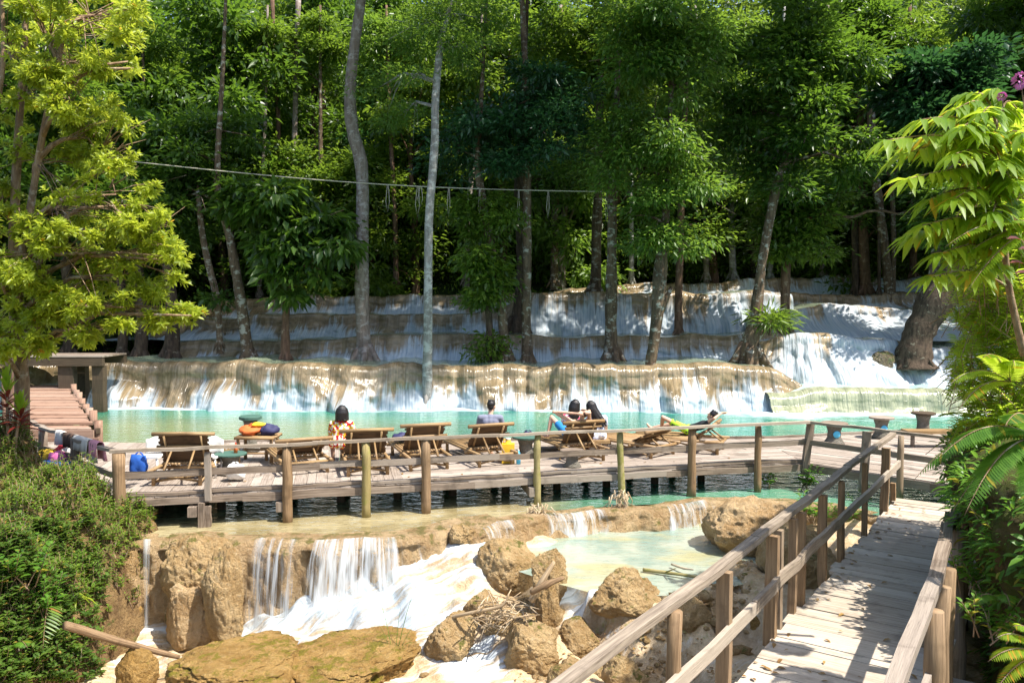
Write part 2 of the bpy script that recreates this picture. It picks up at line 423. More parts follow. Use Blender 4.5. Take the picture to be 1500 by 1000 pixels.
# ------------------------------------------------------------------ cascades
def resample(pts, du):
    pts = np.array(pts, float); d = np.r_[0, np.cumsum(np.hypot(np.diff(pts[:, 0]), np.diff(pts[:, 1])))]
    n = max(8, int(d[-1]/du)); s = np.linspace(0, d[-1], n)
    out = np.stack([np.interp(s, d, pts[:, k]) for k in range(pts.shape[1])], 1)
    k = max(1, int(1.0/du)); ker = np.hanning(2*k+3)[1:-1]; ker /= ker.sum(); pad = len(ker)//2
    for c in range(pts.shape[1]):
        e = np.r_[np.full(pad, out[0, c]), out[:, c], np.full(pad, out[-1, c])]
        out[:, c] = np.convolve(e, ker, 'valid')[:n]
    return s, out
def tier(name, ctrl, mat, zb=None, back=4.0, du=0.06, lobe=0.45, lobew=1.9, out=0.55, rad=0.42, seed=0.0, rough=0.05, nface=34, curve=1.6, lipnoise=0.13, mounds=1.0):
    P = []
    for c in ctrl:
        q = at(c[0], c[1], c[2]); P.append((q.x, q.y, q.z, c[3], c[4] if len(c) > 4 else zb))
    s, Q = resample(P, du); n = len(s)
    tx = np.gradient(Q[:, 0]); ty = np.gradient(Q[:, 1]); L = np.hypot(tx, ty); nx, ny = ty/L, -tx/L   # outward, to the viewer
    def l1(a, b, k): return vnoise(np.stack([s*a+seed, np.full(n, b+seed*.3), np.full(n, k)], 1))
    big = (l1(1/lobew/1.7, 3.1, .5)-.5)*lobe*2.2
    ph = s/lobew*math.pi+l1(.35, 7.7, .2)*5
    lob = np.clip(np.abs(np.sin(ph))**0.5*.55+l1(2.1/lobew, 5.5, .4)*.75, 0, 1.2)
    gm = np.random.default_rng(int(seed*10)+1); Ls = s[-1]; mo = []
    top_w = big+lob*lobe*0.8+mounds*(l1(.16, 9.1, .7)-.5)*1.9
    x_ = .5
    while x_ < Ls and mounds: mo.append((x_, gm.uniform(.35, 1.0), gm.uniform(.35, .95)*mounds, gm.uniform(.0, .45))); x_ += gm.uniform(.7, 2.3)
    lipz = Q[:, 2]+(l1(.8, 1.3, .9)-.5)*lipnoise*2+(l1(3.5, 2.2, .1)-.5)*lipnoise*.7
    rows = []; A_t = []; UV = []
    m = 9
    for j in range(m):
        k = 1-j/(m-1.0); off = top_w-rad-back*k**1.5
        rows.append(np.stack([Q[:, 0]+nx*off, Q[:, 1]+ny*off, lipz+0.0*k], 1)); A_t.append(np.full(n, -k)); UV.append(np.stack([s, np.full(n, -back*k)], 1))
    H = lipz-Q[:, 4]+0.25
    for j in range(1, 7):
        a = j/6*math.pi/2*0.93
        o = top_w-rad+rad*math.sin(a)
        rows.append(np.stack([Q[:, 0]+nx*o, Q[:, 1]+ny*o, lipz-rad*(1-math.cos(a))*np.minimum(1, H/rad)], 1))
        A_t.append(np.full(n, 0.02*j)); UV.append(np.stack([s, np.full(n, j*rad*.25)], 1))
    r0 = rad*(1-math.cos(math.pi/2*.93))
    for j in range(1, nface+1):
        t = j/nface
        bul = (fbm(np.stack([s*.9+seed, np.full(n, t*1.9), np.full(n, seed)], 1), 4)-.5)*1.5
        fin = (fbm(np.stack([s*5+seed, t*H*1.6, np.full(n, 3+seed)], 1), 3)-.5)
        crease = (lob-0.6)*lobe*0.55*t
        o = top_w+out*t**curve+bul*lobe*1.2*math.sin(min(t, .6)/.6*math.pi/2)+crease+fin*rough*2
        for (s0, ws_, am, t0) in mo:
            if t > t0: o = o+am*np.exp(-((s-s0)/ws_)**4)*math.sin(min(1, (t-t0)/(1-t0)*1.5)*math.pi/2)*.6
        z = lipz-r0-(H-r0)*t
        rows.append(np.stack([Q[:, 0]+nx*o, Q[:, 1]+ny*o, z], 1)); A_t.append(0.12+0.88*np.full(n, t)*1.0)
        UV.append(np.stack([s, r0+(H-r0)*t], 1))
    V = np.stack(rows, 0); R = V.shape[0]
    i = np.arange(R*n).reshape(R, n)
    F = np.stack([i[:-1, :-1].ravel(), i[1:, :-1].ravel(), i[1:, 1:].ravel(), i[:-1, 1:].ravel()], 1)
    wh = np.tile(Q[:, 3], (R, 1))
    loc = V.reshape(-1, 3).mean(0)
    me = np_mesh(name, V.reshape(-1, 3)-loc, F, smooth=True, attrs={'t': np.stack(A_t).ravel(), 'white': wh.ravel()}, uv=np.stack(UV).reshape(-1, 2))
    o = link_mesh(name, me, mat, None, loc)
    return tag(o, kind='structure'), s, Q, V

W0 = 0.0
tierA, sA, QA, VA = tier('cascade_terrace', [(-260, 531, 30.6, -.05), (60, 530, 30.4, .05), (160, 529, 30.2, .1), (300, 532, 30.0, .1), (420, 531, 29.8, .16), (560, 533, 29.6, .12), (620, 533, 29.7, .24), (760, 534, 29.9, .0), (800, 533, 29.8, .18), (900, 534, 29.6, .10), (1000, 531, 29.5, .22), (1075, 531, 29.4, .25), (1120, 538, 29.3, .18), (1165, 556, 29.7, .16), (1190, 580, 30.3, .2)], M['fall'], zb=-0.1, back=4.3, seed=1.0)
tier('cascade_terrace', [(1120, 575, 28.6, -.15), (1160, 570, 28.7, -.05), (1250, 570, 28.6, .05), (1330, 571, 28.4, 0), (1400, 570, 28.2, .1), (1600, 568, 28.0, .1)], M['barrel'], zb=-0.1, back=3.4, lobe=.2, lobew=4, out=.35, rad=.45, seed=2.2, rough=.03, mounds=.3)
tier('cascade_terrace', [(230, 503, 34.0, -0.04), (300, 500, 34.0, 0.06), (480, 497, 33.8, 0.11), (540, 489, 33.8, 0.31), (700, 491, 33.6, 0.41), (800, 492, 33.4, 0.28), (900, 491, 33.4, 0.36), (1000, 491, 33.2, 0.31), (1110, 490, 33.0, 0.41), (1150, 489, 32.6, 0.46)], M['fall'], zb=1.55, back=4.5, seed=3.7, lobe=.5)
tier('cascade_terrace', [(150, 478, 38.0, 0.03), (280, 470, 37.8, 0.18), (420, 459, 37.6, 0.16), (560, 459, 37.6, 0.23), (640, 458, 37.5, 0.33), (706, 458, 37.4, 0.38), (728, 452, 37.6, 0.18), (748, 440, 37.4, 0.18), (775, 430, 37.2, 0.38), (860, 428, 37.0, 0.48), (950, 428, 37.0, 0.40), (1090, 427, 37.0, 0.48), (1170, 430, 37.0, 0.58)], M['fall'], zb=2.5, back=4.5, seed=5.1, lobe=.6)
tier('cascade_terrace', [(300, 440, 41.5, -0.05), (400, 436, 41.4, 0.05), (440, 434, 41.4, 0.35), (520, 433, 41.2, 0.35), (600, 431, 41.2, 0.40), (700, 430, 41.0, 0.40), (780, 428, 41.2, 0.25), (880, 420, 41.6, 0.25)], M['fall'], zb=3.4, back=4, seed=6.6, lobe=.4)
# the steep white cascade at the right
tier('cascade_terrace', [(1095, 506, 33.0, .2), (1120, 494, 32.2, .35), (1180, 488, 31.8, .55), (1250, 492, 31.6, .72), (1310, 500, 31.7, .62), (1360, 512, 31.5, .55), (1430, 505, 31.0, .62), (1600, 500, 31.0, .6)], M['fallw'], zb=0.62, back=4.5, seed=8.3, lobe=.35, out=1.7, lobew=2.1, rough=.22, curve=1.15)
tier('cascade_terrace', [(1090, 470, 36.5, .5), (1140, 456, 36.2, .6), (1200, 446, 36.0, .6), (1290, 449, 35.8, .45), (1350, 455, 35.6, .6), (1450, 440, 35.5, .6), (1600, 430, 35.5, .5)], M['fallw'], zb=2.6, back=4.2, seed=9.9, lobe=.4, out=2.4, lobew=2.3, rough=.24, curve=1.1)
tier('cascade_terrace', [(1060, 431, 40.5, 0.20), (1150, 428, 40.2, 0.20), (1250, 430, 40.0, 0.25), (1400, 428, 40.0, 0.40), (1600, 420, 40.0, 0.40)], M['fall'], zb=3.7, back=4.2, seed=11.0, lobe=.35)
tier('cascade_terrace', [(900, 417, 44.0, 0.20), (960, 413, 44.0, 0.40), (1080, 411, 43.8, 0.45), (1160, 406, 43.8, 0.40), (1260, 405, 43.6, 0.70), (1400, 408, 43.6, 0.50), (1600, 404, 43.6, 0.50)], M['fall'], zb=4.4, back=4.0, seed=12.4, lobe=.35)

# ------------------------------------------------------------------ pool water
Wlip = [(150, 800, -.02), (200, 793, 0), (215, 791, 0), (300, 787, 0), (400, 787, 0), (500, 789, 0), (580, 786, 0), (650, 774, 0), (700, 765, 0), (760, 757, 0), (820, 750, 0), (900, 744, 0), (960, 741, 0), (1030, 737, 0), (1090, 733, 0), (1180, 735, 0), (1300, 760, 0), (1400, 790, 0)]
LP = np.array([tuple(onz(a, b, 0.0))[:2] for a, b, c in Wlip])
def yfront(X): return np.interp(X, LP[:, 0], LP[:, 1])
xs = np.concatenate([np.arange(-30, -8, .4), np.arange(-8, 9, .1), np.arange(9, 24, .4)])
tt_ = np.linspace(0, 1, 110)**1.15
PX = np.tile(xs, (110, 1)); yf = yfront(xs)+0.16
PY = yf[None, :]+(32.5-yf[None, :])*tt_[:, None]
base = np.interp(PX, QA[::6, 0], QA[::6, 1]-0.75); base = np.where(PX > 9.0, np.minimum(base, 28.1), base)
dist = base-PY
nz1 = fbm(np.stack([PX.ravel()*.5, PY.ravel()*1.1, PX.ravel()*0+4], 1), 4).reshape(PX.shape)
nz2 = fbm(np.stack([PX.ravel()*1.6, PY.ravel()*3.0, PX.ravel()*0+9], 1), 4).reshape(PX.shape)
reach = np.interp(PX, [-14, -6, 4, 9, 14], [.7, .9, 1.3, 3.0, 3.6])
foam = np.clip(1.15-dist/reach, 0, 1.2)*0.9+(nz1-.5)*.7+(nz2-.5)*.5
foam = np.where(dist > reach*2.2, 0, foam)
deckf = np.interp(PX, [-10, -6.5, 5, 6, 8, 14], [13.3, 13.3, 16.2, 16.2, 14, 14])
shal = np.clip((deckf+1.6-PY)/1.6, 0, 1)*np.clip(1-(PX-.2)/1.6, .25, 1)
olive_reflection = np.clip((-PX+.5)/6.5, 0, 1)*np.clip((PY-14)/3, 0, 1)*np.clip((28.6-PY)/3.5, 0, 1)  # sunlit reflection painted as an olive tint on the pool's left
t = NT('pool_water'); p = t.pos()
big = t.noise(t.scalev(p, .16, .35), 1.0, 3.0)
c = t.mix(t.ss(big, .38, .66), (0.010, 0.17, 0.115), (0.025, 0.25, 0.165))
c = t.mix(t.math('MULTIPLY', t.attr('olive_reflection'), 0.92), c, (0.20, 0.26, 0.12))  # reflection tint mixed into the water colour
c = t.mix(t.attr('shallow'), c, t.mix(t.ss(t.noise(p, 1.1, 5.0, .6), .35, .65), (0.24, 0.19, 0.09), (0.38, 0.32, 0.18)))
fm = t.math('ADD', t.attr('foam'), t.math('MULTIPLY', t.math('SUBTRACT', t.noise(t.scalev(p, 2.5, 7.0), 1.0, 5.0, .7), .5), 1.1))
c = t.mix(t.ss(fm, .45, 1.0), c, (0.55, 0.66, 0.68))
rp = t.math('ADD', t.noise(t.scalev(p, 2.2, 4.5), 1.0, 3.0, .5), t.math('MULTIPLY', t.noise(t.scalev(p, 8, 14), 1.0, 2.0), .35))
M['pool'] = t.finish(t.pbr(c, t.mix(t.ss(fm, .35, .8), (0.08,)*3, (.5,)*3), t.bump(rp, .55, .07), .5))
tag(grid_mesh('pool_water', PX, PY, PX*0+0.0, M['pool'], {'foam': foam, 'shallow': shal, 'olive_reflection': olive_reflection}, (0, 22, 0)), kind='structure')

# ------------------------------------------------------------------ lower stream
t = NT('lower_fall'); 
M['lfall'] = rockmat('fall_rock', (0.40, 0.25, 0.115), (0.62, 0.44, 0.24), (0.72, 0.56, 0.36), (0.20, 0.17, 0.05), 0.15, 0.45)
def ltier(ctrl, mat, zb, **kw):
    c2 = []
    for px, py, wv in ctrl:
        q = onz(px, py, 0.01); c2.append((px, py, q.y, wv))
    return tier('travertine_ledge', c2, mat, zb=zb, **kw)
_, sL, QL, VL = ltier([(120, 806, 0), (200, 792, 0), (300, 787, 0), (400, 787, 0), (500, 789, 0), (580, 786, 0), (650, 776, 0), (700, 767, 0), (745, 759, 0)], M['lfall'], -1.95, mounds=.25, back=.40, du=.03, lobe=.26, lobew=1.3, out=.45, rad=.14, seed=21, rough=.20, nface=70, lipnoise=.03)
_, sW, QW, VW = ltier([(660, 776, 0), (700, 768, 0), (760, 759, 0), (820, 751, 0), (900, 745, 0), (960, 742, 0), (1030, 738, 0), (1100, 734, 0), (1180, 737, 0), (1300, 762, 0), (1400, 792, 0)], M['lfall'], -.6, mounds=.2, back=.30, du=.03, lobe=.25, lobew=.8, out=.25, rad=.10, seed=25, rough=.10, nface=24, lipnoise=.035)

ctY = [(705, 800, 13.3, 1.0), (670, 805, 13.15, 1.1), (640, 815, 13.0, 1.2), (582, 830, 12.75, 1.2), (533, 852, 12.6, 1.2), (490, 868, 12.5, 1.3), (450, 884, 12.4, 1.3), (400, 908, 12.3, 1.2), (365, 934, 12.1, 1.0), (500, 885, 12.1, 1.2), (420, 945, 11.5, 1.1), (500, 940, 11.5, 1.3), (560, 935, 11.5, 1.1), (635, 905, 11.7, 1.1), (692, 845, 12.4, 1.1), (688, 875, 12.0, 1.0), (620, 860, 12.1, 1.3), (540, 890, 11.9, 1.3),
 (300, 965, 11.8, .4), (215, 1000, 11.3, .6), (735, 880, 12.0, .1), (765, 905, 11.6, 0), (800, 905, 11.6, .1), (835, 885, 11.9, 1.2), (850, 860, 12.15, 1.0), (845, 920, 11.3, 1.0), (880, 935, 11.1, .45), (700, 960, 10.9, 1.1), (735, 930, 11.2, 1.0), (775, 918, 11.4, .4), (690, 1000, 10.3, 1.1), (800, 1000, 10.2, .2), (870, 970, 10.8, .45), (940, 930, 11.2, .9), (1000, 900, 11.6, .8), (950, 905, 11.5, .7), (1050, 890, 11.8, .4), (1080, 960, 10.9, .3), (980, 1000, 10.3, .45), (900, 1000, 10.3, .3), (600, 1000, 10.3, .4), (450, 1000, 10.5, .1), (230, 1000, 10.8, .5), (100, 1000, 10.6, 0)]
ctl = [(a, b, at(a, b, y).z, w_) for a, b, y, w_ in ctY]+[(1110, 845, -.30, .1), (1250, 850, -.35, 0), (1150, 780, -.30, 0), (820, 790, -.6, 0), (900, 780, -.62, 0), (1000, 780, -.6, 0), (1000, 835, -.48, .0), (900, 835, -.48, .1), (850, 835, -.44, .4), (760, 785, -.30, .9), (780, 768, -.36, .6), (740, 800, -.31, .8), (920, 868, -.31, .3), (950, 868, -.30, .2), (980, 870, -.30, .1), (1010, 868, -.30, .1), (1050, 856, -.29, 0), (890, 868, -.31, .6), (868, 866, -.33, .9), (1080, 830, -.30, 0), (1100, 780, -.42, 0), (1250, 770, -.15, 0), (1350, 800, -.3, 0), (300, 790, -1.5, 0), (500, 792, -1.2, 0), (200, 830, -1.7, 0), (400, 792, -1.3, 0), (600, 790, -.9, 0)]
P_ = np.array([(onz(a, b, z).x, onz(a, b, z).y) for a, b, z, w_ in ctl]); V_ = np.array([(z, w_) for a, b, z, w_ in ctl])
ex = np.array([(-9, 5, -2.2, 0), (0, 5, -2.0, .3), (4, 4, -1.8, 0), (8, 6, -1.6, 0), (10, 10, -1, 0), (9, 13, -.3, 0), (-4, 15, -1, 0), (0, 15.5, -.9, 0), (6, 15.5, -.4, 0), (-9, 12, -1.5, 0), (-9, 15, -.8, 0), (4, 16.3, -.7, 0), (-3, 8, -2.1, .5), (1, 7, -1.9, .8)])
P_ = np.vstack([P_, ex[:, :2]]); V_ = np.vstack([V_, ex[:, 2:]])
RX, RY = np.meshgrid(np.arange(-9, 10, .05), np.arange(4, 16.4, .05))
zz = idw(P_, V_, RX.ravel(), RY.ravel())
pp = np.stack([RX.ravel(), RY.ravel(), RX.ravel()*0], 1)
f1 = fbm(pp*np.array([1.6, 1.6, 1]), 5); f2 = fbm(pp*6+3, 4)
RZ = zz[:, 0]+(f1-.5)*.34+(f2-.5)*.10
RW = zz[:, 1]
RZ = RZ+np.clip(RW, 0, 1)*(.05+.035*(fbm(np.stack([pp[:, 0]*2.2+pp[:, 1]*1.2, (pp[:, 1]-pp[:, 0])*6, pp[:, 2]], 1), 3)-.5))
def bed_pt(px, py):
    d = ray(px, py)
    for k in range(700):
        p = Vector((0, 0, CZ))+d*(6+k*.015); i = int(round((p.x+9)/.05)); j = int(round((p.y-4)/.05))
        if 0 <= j < RX.shape[0] and 0 <= i < RX.shape[1] and p.z < RZ[j*RX.shape[1]+i]: return p
    return onz(px, py, -.6)
t = NT('stream_bed'); p = t.pos(); wv = t.attr('white')
a = t.noise(p, 1.6, 7.0, .65); b = t.noise(p, 9.0, 6.0, .7)
c = t.mix(t.ss(a, .36, .64), (0.36, 0.24, 0.12), (0.62, 0.47, 0.29))
c = t.mix(t.math('MULTIPLY', t.ss(b, .5, .72), .6), c, (0.74, 0.64, 0.48))
c = t.mix(t.math('MULTIPLY', t.ss(t.noise(p, 2.3, 5.0, .7), .60, .70), .8), c, (0.26, 0.26, 0.05))
fl = t.noise(t.n('ShaderNodeMapping', {'Vector': p, 'Rotation': (0, 0, math.radians(24)), 'Scale': (1.3, .085, .5)}, vector_type='TEXTURE'), 1.0, 4.0, .6, .3)
fl2 = t.noise(t.n('ShaderNodeMapping', {'Vector': p, 'Rotation': (0, 0, math.radians(24)), 'Scale': (1.6, .30, .5)}, vector_type='TEXTURE'), 1.0, 3.0, .6, .5)
m = t.math('ADD', t.math('MULTIPLY', wv, .80), t.math('ADD', t.math('MULTIPLY', t.math('SUBTRACT', fl, .5), 1.3), t.math('MULTIPLY', t.math('SUBTRACT', fl2, .5), 2.0)))
mk = t.math('MULTIPLY', t.ss(m, .45, 1.0), .93)
c = t.mix(mk, c, t.mix(t.ss(t.math('ADD', t.math('MULTIPLY', fl, .6), t.math('MULTIPLY', fl2, .4)), .38, .60), (0.20, 0.28, 0.34), (0.60, 0.65, 0.68)))
M['bed'] = t.finish(t.pbr(c, t.mix(mk, (.3,)*3, (.55,)*3), t.bump(t.math('ADD', a, t.math('ADD', b, t.math('MULTIPLY', fl, .8))), t.math('MULTIPLY_ADD', mk, -.55, .8), .07), .4))
tag(grid_mesh('stream_bed', RX, RY, RZ.reshape(RX.shape), M['bed'], {'white': RW}), kind='structure')

# middle basin, thin stream sheets
def water_patch(name, poly, z, mat, du=.08, attrs=None):
    poly = np.array(poly); x0, y0 = poly.min(0); x1, y1 = poly.max(0)
    n = int((y1-y0)/du)+2; ys = np.linspace(y0, y1, n); rows = []
    for y in ys:
        xs_ = []
        for i in range(len(poly)):
            a, b = poly[i], poly[(i+1) % len(poly)]
            if (a[1]-y)*(b[1]-y) <= 0 and a[1] != b[1]: xs_.append(a[0]+(b[0]-a[0])*(y-a[1])/(b[1]-a[1]))
        xs_ = xs_ or [x0, x0]; rows.append((min(xs_), max(xs_)))
    m = 60; X = np.array([np.linspace(a, b, m) for a, b in rows]); Y = np.tile(ys[:, None], (1, m))
    return tag(grid_mesh(name, X, Y, X*0+z, mat, attrs(X, Y) if attrs else None), kind='structure')
t = NT('basin_water'); p = t.pos()
a = t.noise(p, .9, 5.0, .6)
c = t.mix(t.ss(a, .36, .58), (0.25, 0.37, 0.31), (0.46, 0.52, 0.42))
c = t.mix(t.math('MULTIPLY', t.ss(t.noise(t.scalev(p, .6, 1.3), 1.0, 4.0), .46, .62), .8), c, (0.52, 0.48, 0.24))
fm = t.math('ADD', t.attr('foam'), t.math('MULTIPLY', t.math('SUBTRACT', t.noise(t.scalev(p, 1.4, 4.0), 1.0, 6.0, .7), .5), 1.5))
c = t.mix(t.ss(fm, .4, .95), c, (0.66, 0.72, 0.72))
pb = t.pbr(c, .12, t.bump(t.noise(t.scalev(p, 4, 9), 1.0, 3.0), .5, .04), .5)
M['basin'] = t.finish(t.n('ShaderNodeMixShader', {0: 0.30, 1: pb, 2: t.n('ShaderNodeBsdfTransparent')}))
bp = [onz(a, b, -.36) for a, b in ((690, 790), (760, 762), (830, 752), (900, 747), (1000, 743), (1110, 738), (1200, 760), (1200, 800), (1110, 850), (1020, 872), (950, 872), (880, 872), (845, 862), (800, 850), (740, 830), (700, 805))]
basin_foam = lambda X, Y: {'foam': np.clip(1-(15.6-Y)/1.5, 0, 1)*.75+np.clip((1.0-X)/1.5, 0, 1)*.8}
water_patch('basin_water', [(q.x, q.y) for q in bp], -.36, M['basin'], attrs=basin_foam)

# falling water over the lower ledge: thin translucent veils in front of the rock
t = NT('water_veil'); uv = (t.n('ShaderNodeTexCoord'), 2); d_ = t.attr('dens'); tt = t.attr('t')
s1 = t.noise(t.scalev(uv, 7.0, .35), 1.0, 3.0, .6, .2); s2 = t.noise(t.scalev(uv, 34, .8), 1.0, 3.0, .6); bl = t.noise(t.scalev(uv, 1.2, .2), 1.0, 2.0)
m = t.math('ADD', d_, t.math('ADD', t.math('MULTIPLY', t.math('SUBTRACT', s1, .5), 2.0), t.math('ADD', t.math('MULTIPLY', t.math('SUBTRACT', s2, .5), 1.0), t.math('MULTIPLY', t.math('SUBTRACT', bl, .5), 1.2))))
m = t.math('ADD', m, t.math('MULTIPLY', tt, .12))
al = t.math('MULTIPLY', t.ss(m, .40, 1.15), .85)
pb = t.pbr((0.74, 0.79, 0.82), .35, t.bump(s1, .4, .03), .6)
tl = t.n('ShaderNodeBsdfTranslucent', {0: (0.70, 0.76, 0.80, 1)})
sh = t.n('ShaderNodeMixShader', {0: .4, 1: pb, 2: tl})
M['veil'] = t.finish(t.n('ShaderNodeMixShader', {0: al, 1: t.n('ShaderNodeBsdfTransparent'), 2: sh}))
def veil(px0, px1, dens, zend, out0=.05, throw=.28, src=None, seed=0):
    s, Q, V = src or (sL, QL, VL)
    n = V.shape[1]; lip = V[13]       # row just past the rounded lip
    pxs = np.array([proj(v)[0] for v in lip]); k0 = int(np.searchsorted(pxs, px0)); k1 = int(np.searchsorted(pxs, px1))
    k0 = max(1, k0); k1 = min(n-2, k1)
    idx = np.arange(k0, k1); tx = np.gradient(Q[:, 0]); ty = np.gradient(Q[:, 1]); L = np.hypot(tx, ty); nx, ny = (ty/L)[idx], (-tx/L)[idx]
    rows = []; T = []; UV = []; D = []
    rows.append(V[7][idx]+[0, 0, .012]); T.append(-.2); rows.append(V[10][idx]+np.stack([nx*.012, ny*.012, nx*0+.012], 1)); T.append(-.1)
    for j in range(41):
        tj = j/40; o = out0+throw*math.sqrt(tj)*.8+throw*.2*tj
        wob = (fbm(np.stack([s[idx]*3+seed, np.full(len(idx), tj*1.2), np.full(len(idx), seed*1.0)], 1), 3)-.5)*.12*tj
        z = lip[idx, 2]+(zend-lip[idx, 2])*tj
        rows.append(np.stack([lip[idx, 0]+nx*(o+wob), lip[idx, 1]+ny*(o+wob), z], 1)); T.append(tj)
    edge = np.minimum(np.arange(len(idx)), np.arange(len(idx))[::-1])*(s[1]-s[0])
    dd = dens-np.clip(.22-edge, 0, .22)*4
    V2 = np.stack(rows); R = len(rows); m_ = len(idx); i = np.arange(R*m_).reshape(R, m_)
    F = np.stack([i[:-1, :-1].ravel(), i[1:, :-1].ravel(), i[1:, 1:].ravel(), i[:-1, 1:].ravel()], 1)
    UV = np.stack([np.stack([s[idx]+seed, np.full(m_, T[r]*1.8)], 1) for r in range(R)])
    V2 = V2.reshape(-1, 3); loc = V2.mean(0)
    me = np_mesh('waterfall', V2-loc, F, smooth=True, attrs={'t': np.repeat(T, m_), 'dens': np.tile(dd, R)}, uv=UV.reshape(-1, 2))
    return tag(link_mesh('waterfall', me, M['veil'], None, loc), kind='structure')
veil(790, 905, .70, -.40, throw=.12, src=(sW, QW, VW), seed=31); veil(965, 1065, .65, -.40, throw=.12, src=(sW, QW, VW), seed=37); veil(700, 770, .6, -.40, throw=.12, src=(sW, QW, VW), seed=41)
veil(350, 450, .62, -1.3, seed=1, throw=.35)
veil(440, 600, .72, -.9, seed=7, throw=.35)
veil(196, 232, .95, -2.1, seed=13, throw=.3)
veil(590, 700, .40, -.5, seed=19, throw=.2)

# ------------------------------------------------------------------ banks
def at3(px, py, Y): q = at(px, py, Y); return (q.x, q.y, q.z)
bk = np.array([at3(*q) for q in ((0, 640, 13.5), (-150, 600, 14), (100, 690, 13.2), (175, 748, 13.0), (200, 795, 12.7), (212, 850, 12.3), (0, 800, 10.2), (100, 850, 11.0), (160, 830, 11.8), (185, 905, 11.7), (205, 960, 11.7), (0, 1000, 8.6), (100, 1000, 10.0), (200, 1010, 11.0), (-150, 800, 9.8), (-150, 1000, 8.0), (50, 740, 11.8), (120, 760, 12.2), (30, 900, 9.4))]+[(-16, 12, 1.2), (-16, 20, 1.5), (-16, 16, 1.6), (-11.8, 19, .2), (-12.5, 17, .9), (-9, 14.6, -.2), (-7.5, 14.2, -.4), (-12, 24, .9), (-15, 8, 1.0), (-10.6, 16.0, .1)])
BX, BY = np.meshgrid(np.arange(-17, -5.2, .07), np.arange(7, 19.5, .07))
bz = idw(bk[:, :2], bk[:, 2:3], BX.ravel(), BY.ravel(), 3.5)[:, 0]
pp = np.stack([BX.ravel(), BY.ravel(), BX.ravel()*0], 1)
bz = bz+(fbm(pp*1.3, 4)-.5)*.5+(fbm(pp*5, 3)-.5)*.16
bz = bz-np.clip(BX.ravel()+6.05+(12.7-BY.ravel())*.1, 0, 2)*3-np.clip((BX.ravel()+7.2), 0, 3)*np.clip(BY.ravel()-13.3, 0, 1)*2
M['bank'] = rockmat('bank_earth', (0.16, 0.09, 0.035), (0.38, 0.24, 0.10), (0.50, 0.35, 0.18), (0.13, 0.15, 0.03), 0.35)
BZ = bz.reshape(BX.shape)
tag(grid_mesh('earth_bank', BX, BY, BZ, M['bank']), kind='structure')
def bank_z(x, y):
    j = int(round((y-7)/.07)); i = int(round((x+17)/.07))
    j = min(max(j, 0), BZ.shape[0]-1); i = min(max(i, 0), BZ.shape[1]-1); return float(BZ[j, i])

# right cliff beside the walkway
CP = [(9.0, 3.0), (6.2, 5.0), (5.0, 6.3), (4.45, 7.2), (4.98, 8.3), (5.5, 9.4), (6.15, 10.5), (7.0, 11.4), (9.0, 12.4), (12.5, 13.5)]
s, Qc = resample([(a, b) for a, b in CP][::-1], .06)
tx = np.gradient(Qc[:, 0]); ty = np.gradient(Qc[:, 1]); L = np.hypot(tx, ty); cnx, cny = ty/L, -tx/L
# outward = towards the walkway
if (cnx[len(s)//2] > 0): cnx, cny = -cnx, -cny
zc = np.concatenate([np.linspace(-2.4, 2.15, 100), np.full(20, 2.15)]); rows = []
for j, z in enumerate(zc):
    o = np.interp(z, [-2.4, -1, .3, 1.0, 1.6, 2.0, 2.15], [-.1, -.25, -.35, -.12, .10, .0, -.2])
    if j >= 100: o = o-(j-99)*.35; z = z+(j-99)*.11
    d = np.stack([s*1.2, np.full(len(s), z*1.1), np.full(len(s), 5.0)], 1)
    o = o+(fbm(d, 4)-.5)*.75+(fbm(d*4.5, 3)-.5)*.22
    rows.append(np.stack([Qc[:, 0]+cnx*o, Qc[:, 1]+cny*o, np.full(len(s), z)+(fbm(d*2+9, 3)-.5)*.2], 1))
VC = np.stack(rows)
M['cliff'] = rockmat('mossy_cliff', (0.07, 0.05, 0.022), (0.20, 0.14, 0.06), (0.28, 0.21, 0.10), (0.11, 0.13, 0.02), 0.85)
tag(grid_mesh('rock_cliff', VC[:, :, 0], VC[:, :, 1], VC[:, :, 2], M['cliff']), kind='structure')
# ------------------------------------------------------------------ trees
def leaf_arrays(C, D, N, size, wid, fold=0.25, rnd=None, droop=0.0):
    """C centre (n,3) of leaf bases, D unit directions, N normals, size (n,) -> folded rhombus leaves"""
    n = len(C); Sd = np.cross(D, N); Sd /= np.linalg.norm(Sd, axis=1)[:, None]+1e-9; Nn = np.cross(Sd, D)
    sz = size[:, None]; w_ = (size*wid)[:, None]
    b = C; tip = C+D*sz-np.array([0, 0, 1])*sz*droop
    mid = C+D*sz*.45
    l = mid+Sd*w_*.5+Nn*w_*fold; r = mid-Sd*w_*.5+Nn*w_*fold
    V = np.stack([b, l, tip, r], 1).reshape(-1, 3)
    i = np.arange(n)*4
    F = np.concatenate([np.stack([i, i+2, i+1], 1), np.stack([i, i+3, i+2], 1)])
    rr = np.random.default_rng(n).random(n) if rnd is None else rnd
    return V, F, np.concatenate([rr, rr])
def unit(a): return a/(np.linalg.norm(a, axis=1)[:, None]+1e-9)
def split_blobs(blobs, g, k=7):
    out = []
    for b in blobs:
        for i in range(k):
            d = g.normal(size=3); d /= np.linalg.norm(d); f = g.uniform(.5, .95); q = g.uniform(.30, .52)
            out.append((b[0]+d[0]*b[3]*f, b[1]+d[1]*b[4]*f, b[2]+d[2]*b[5]*f, b[3]*q, b[4]*q, b[5]*q*.75))
    return out
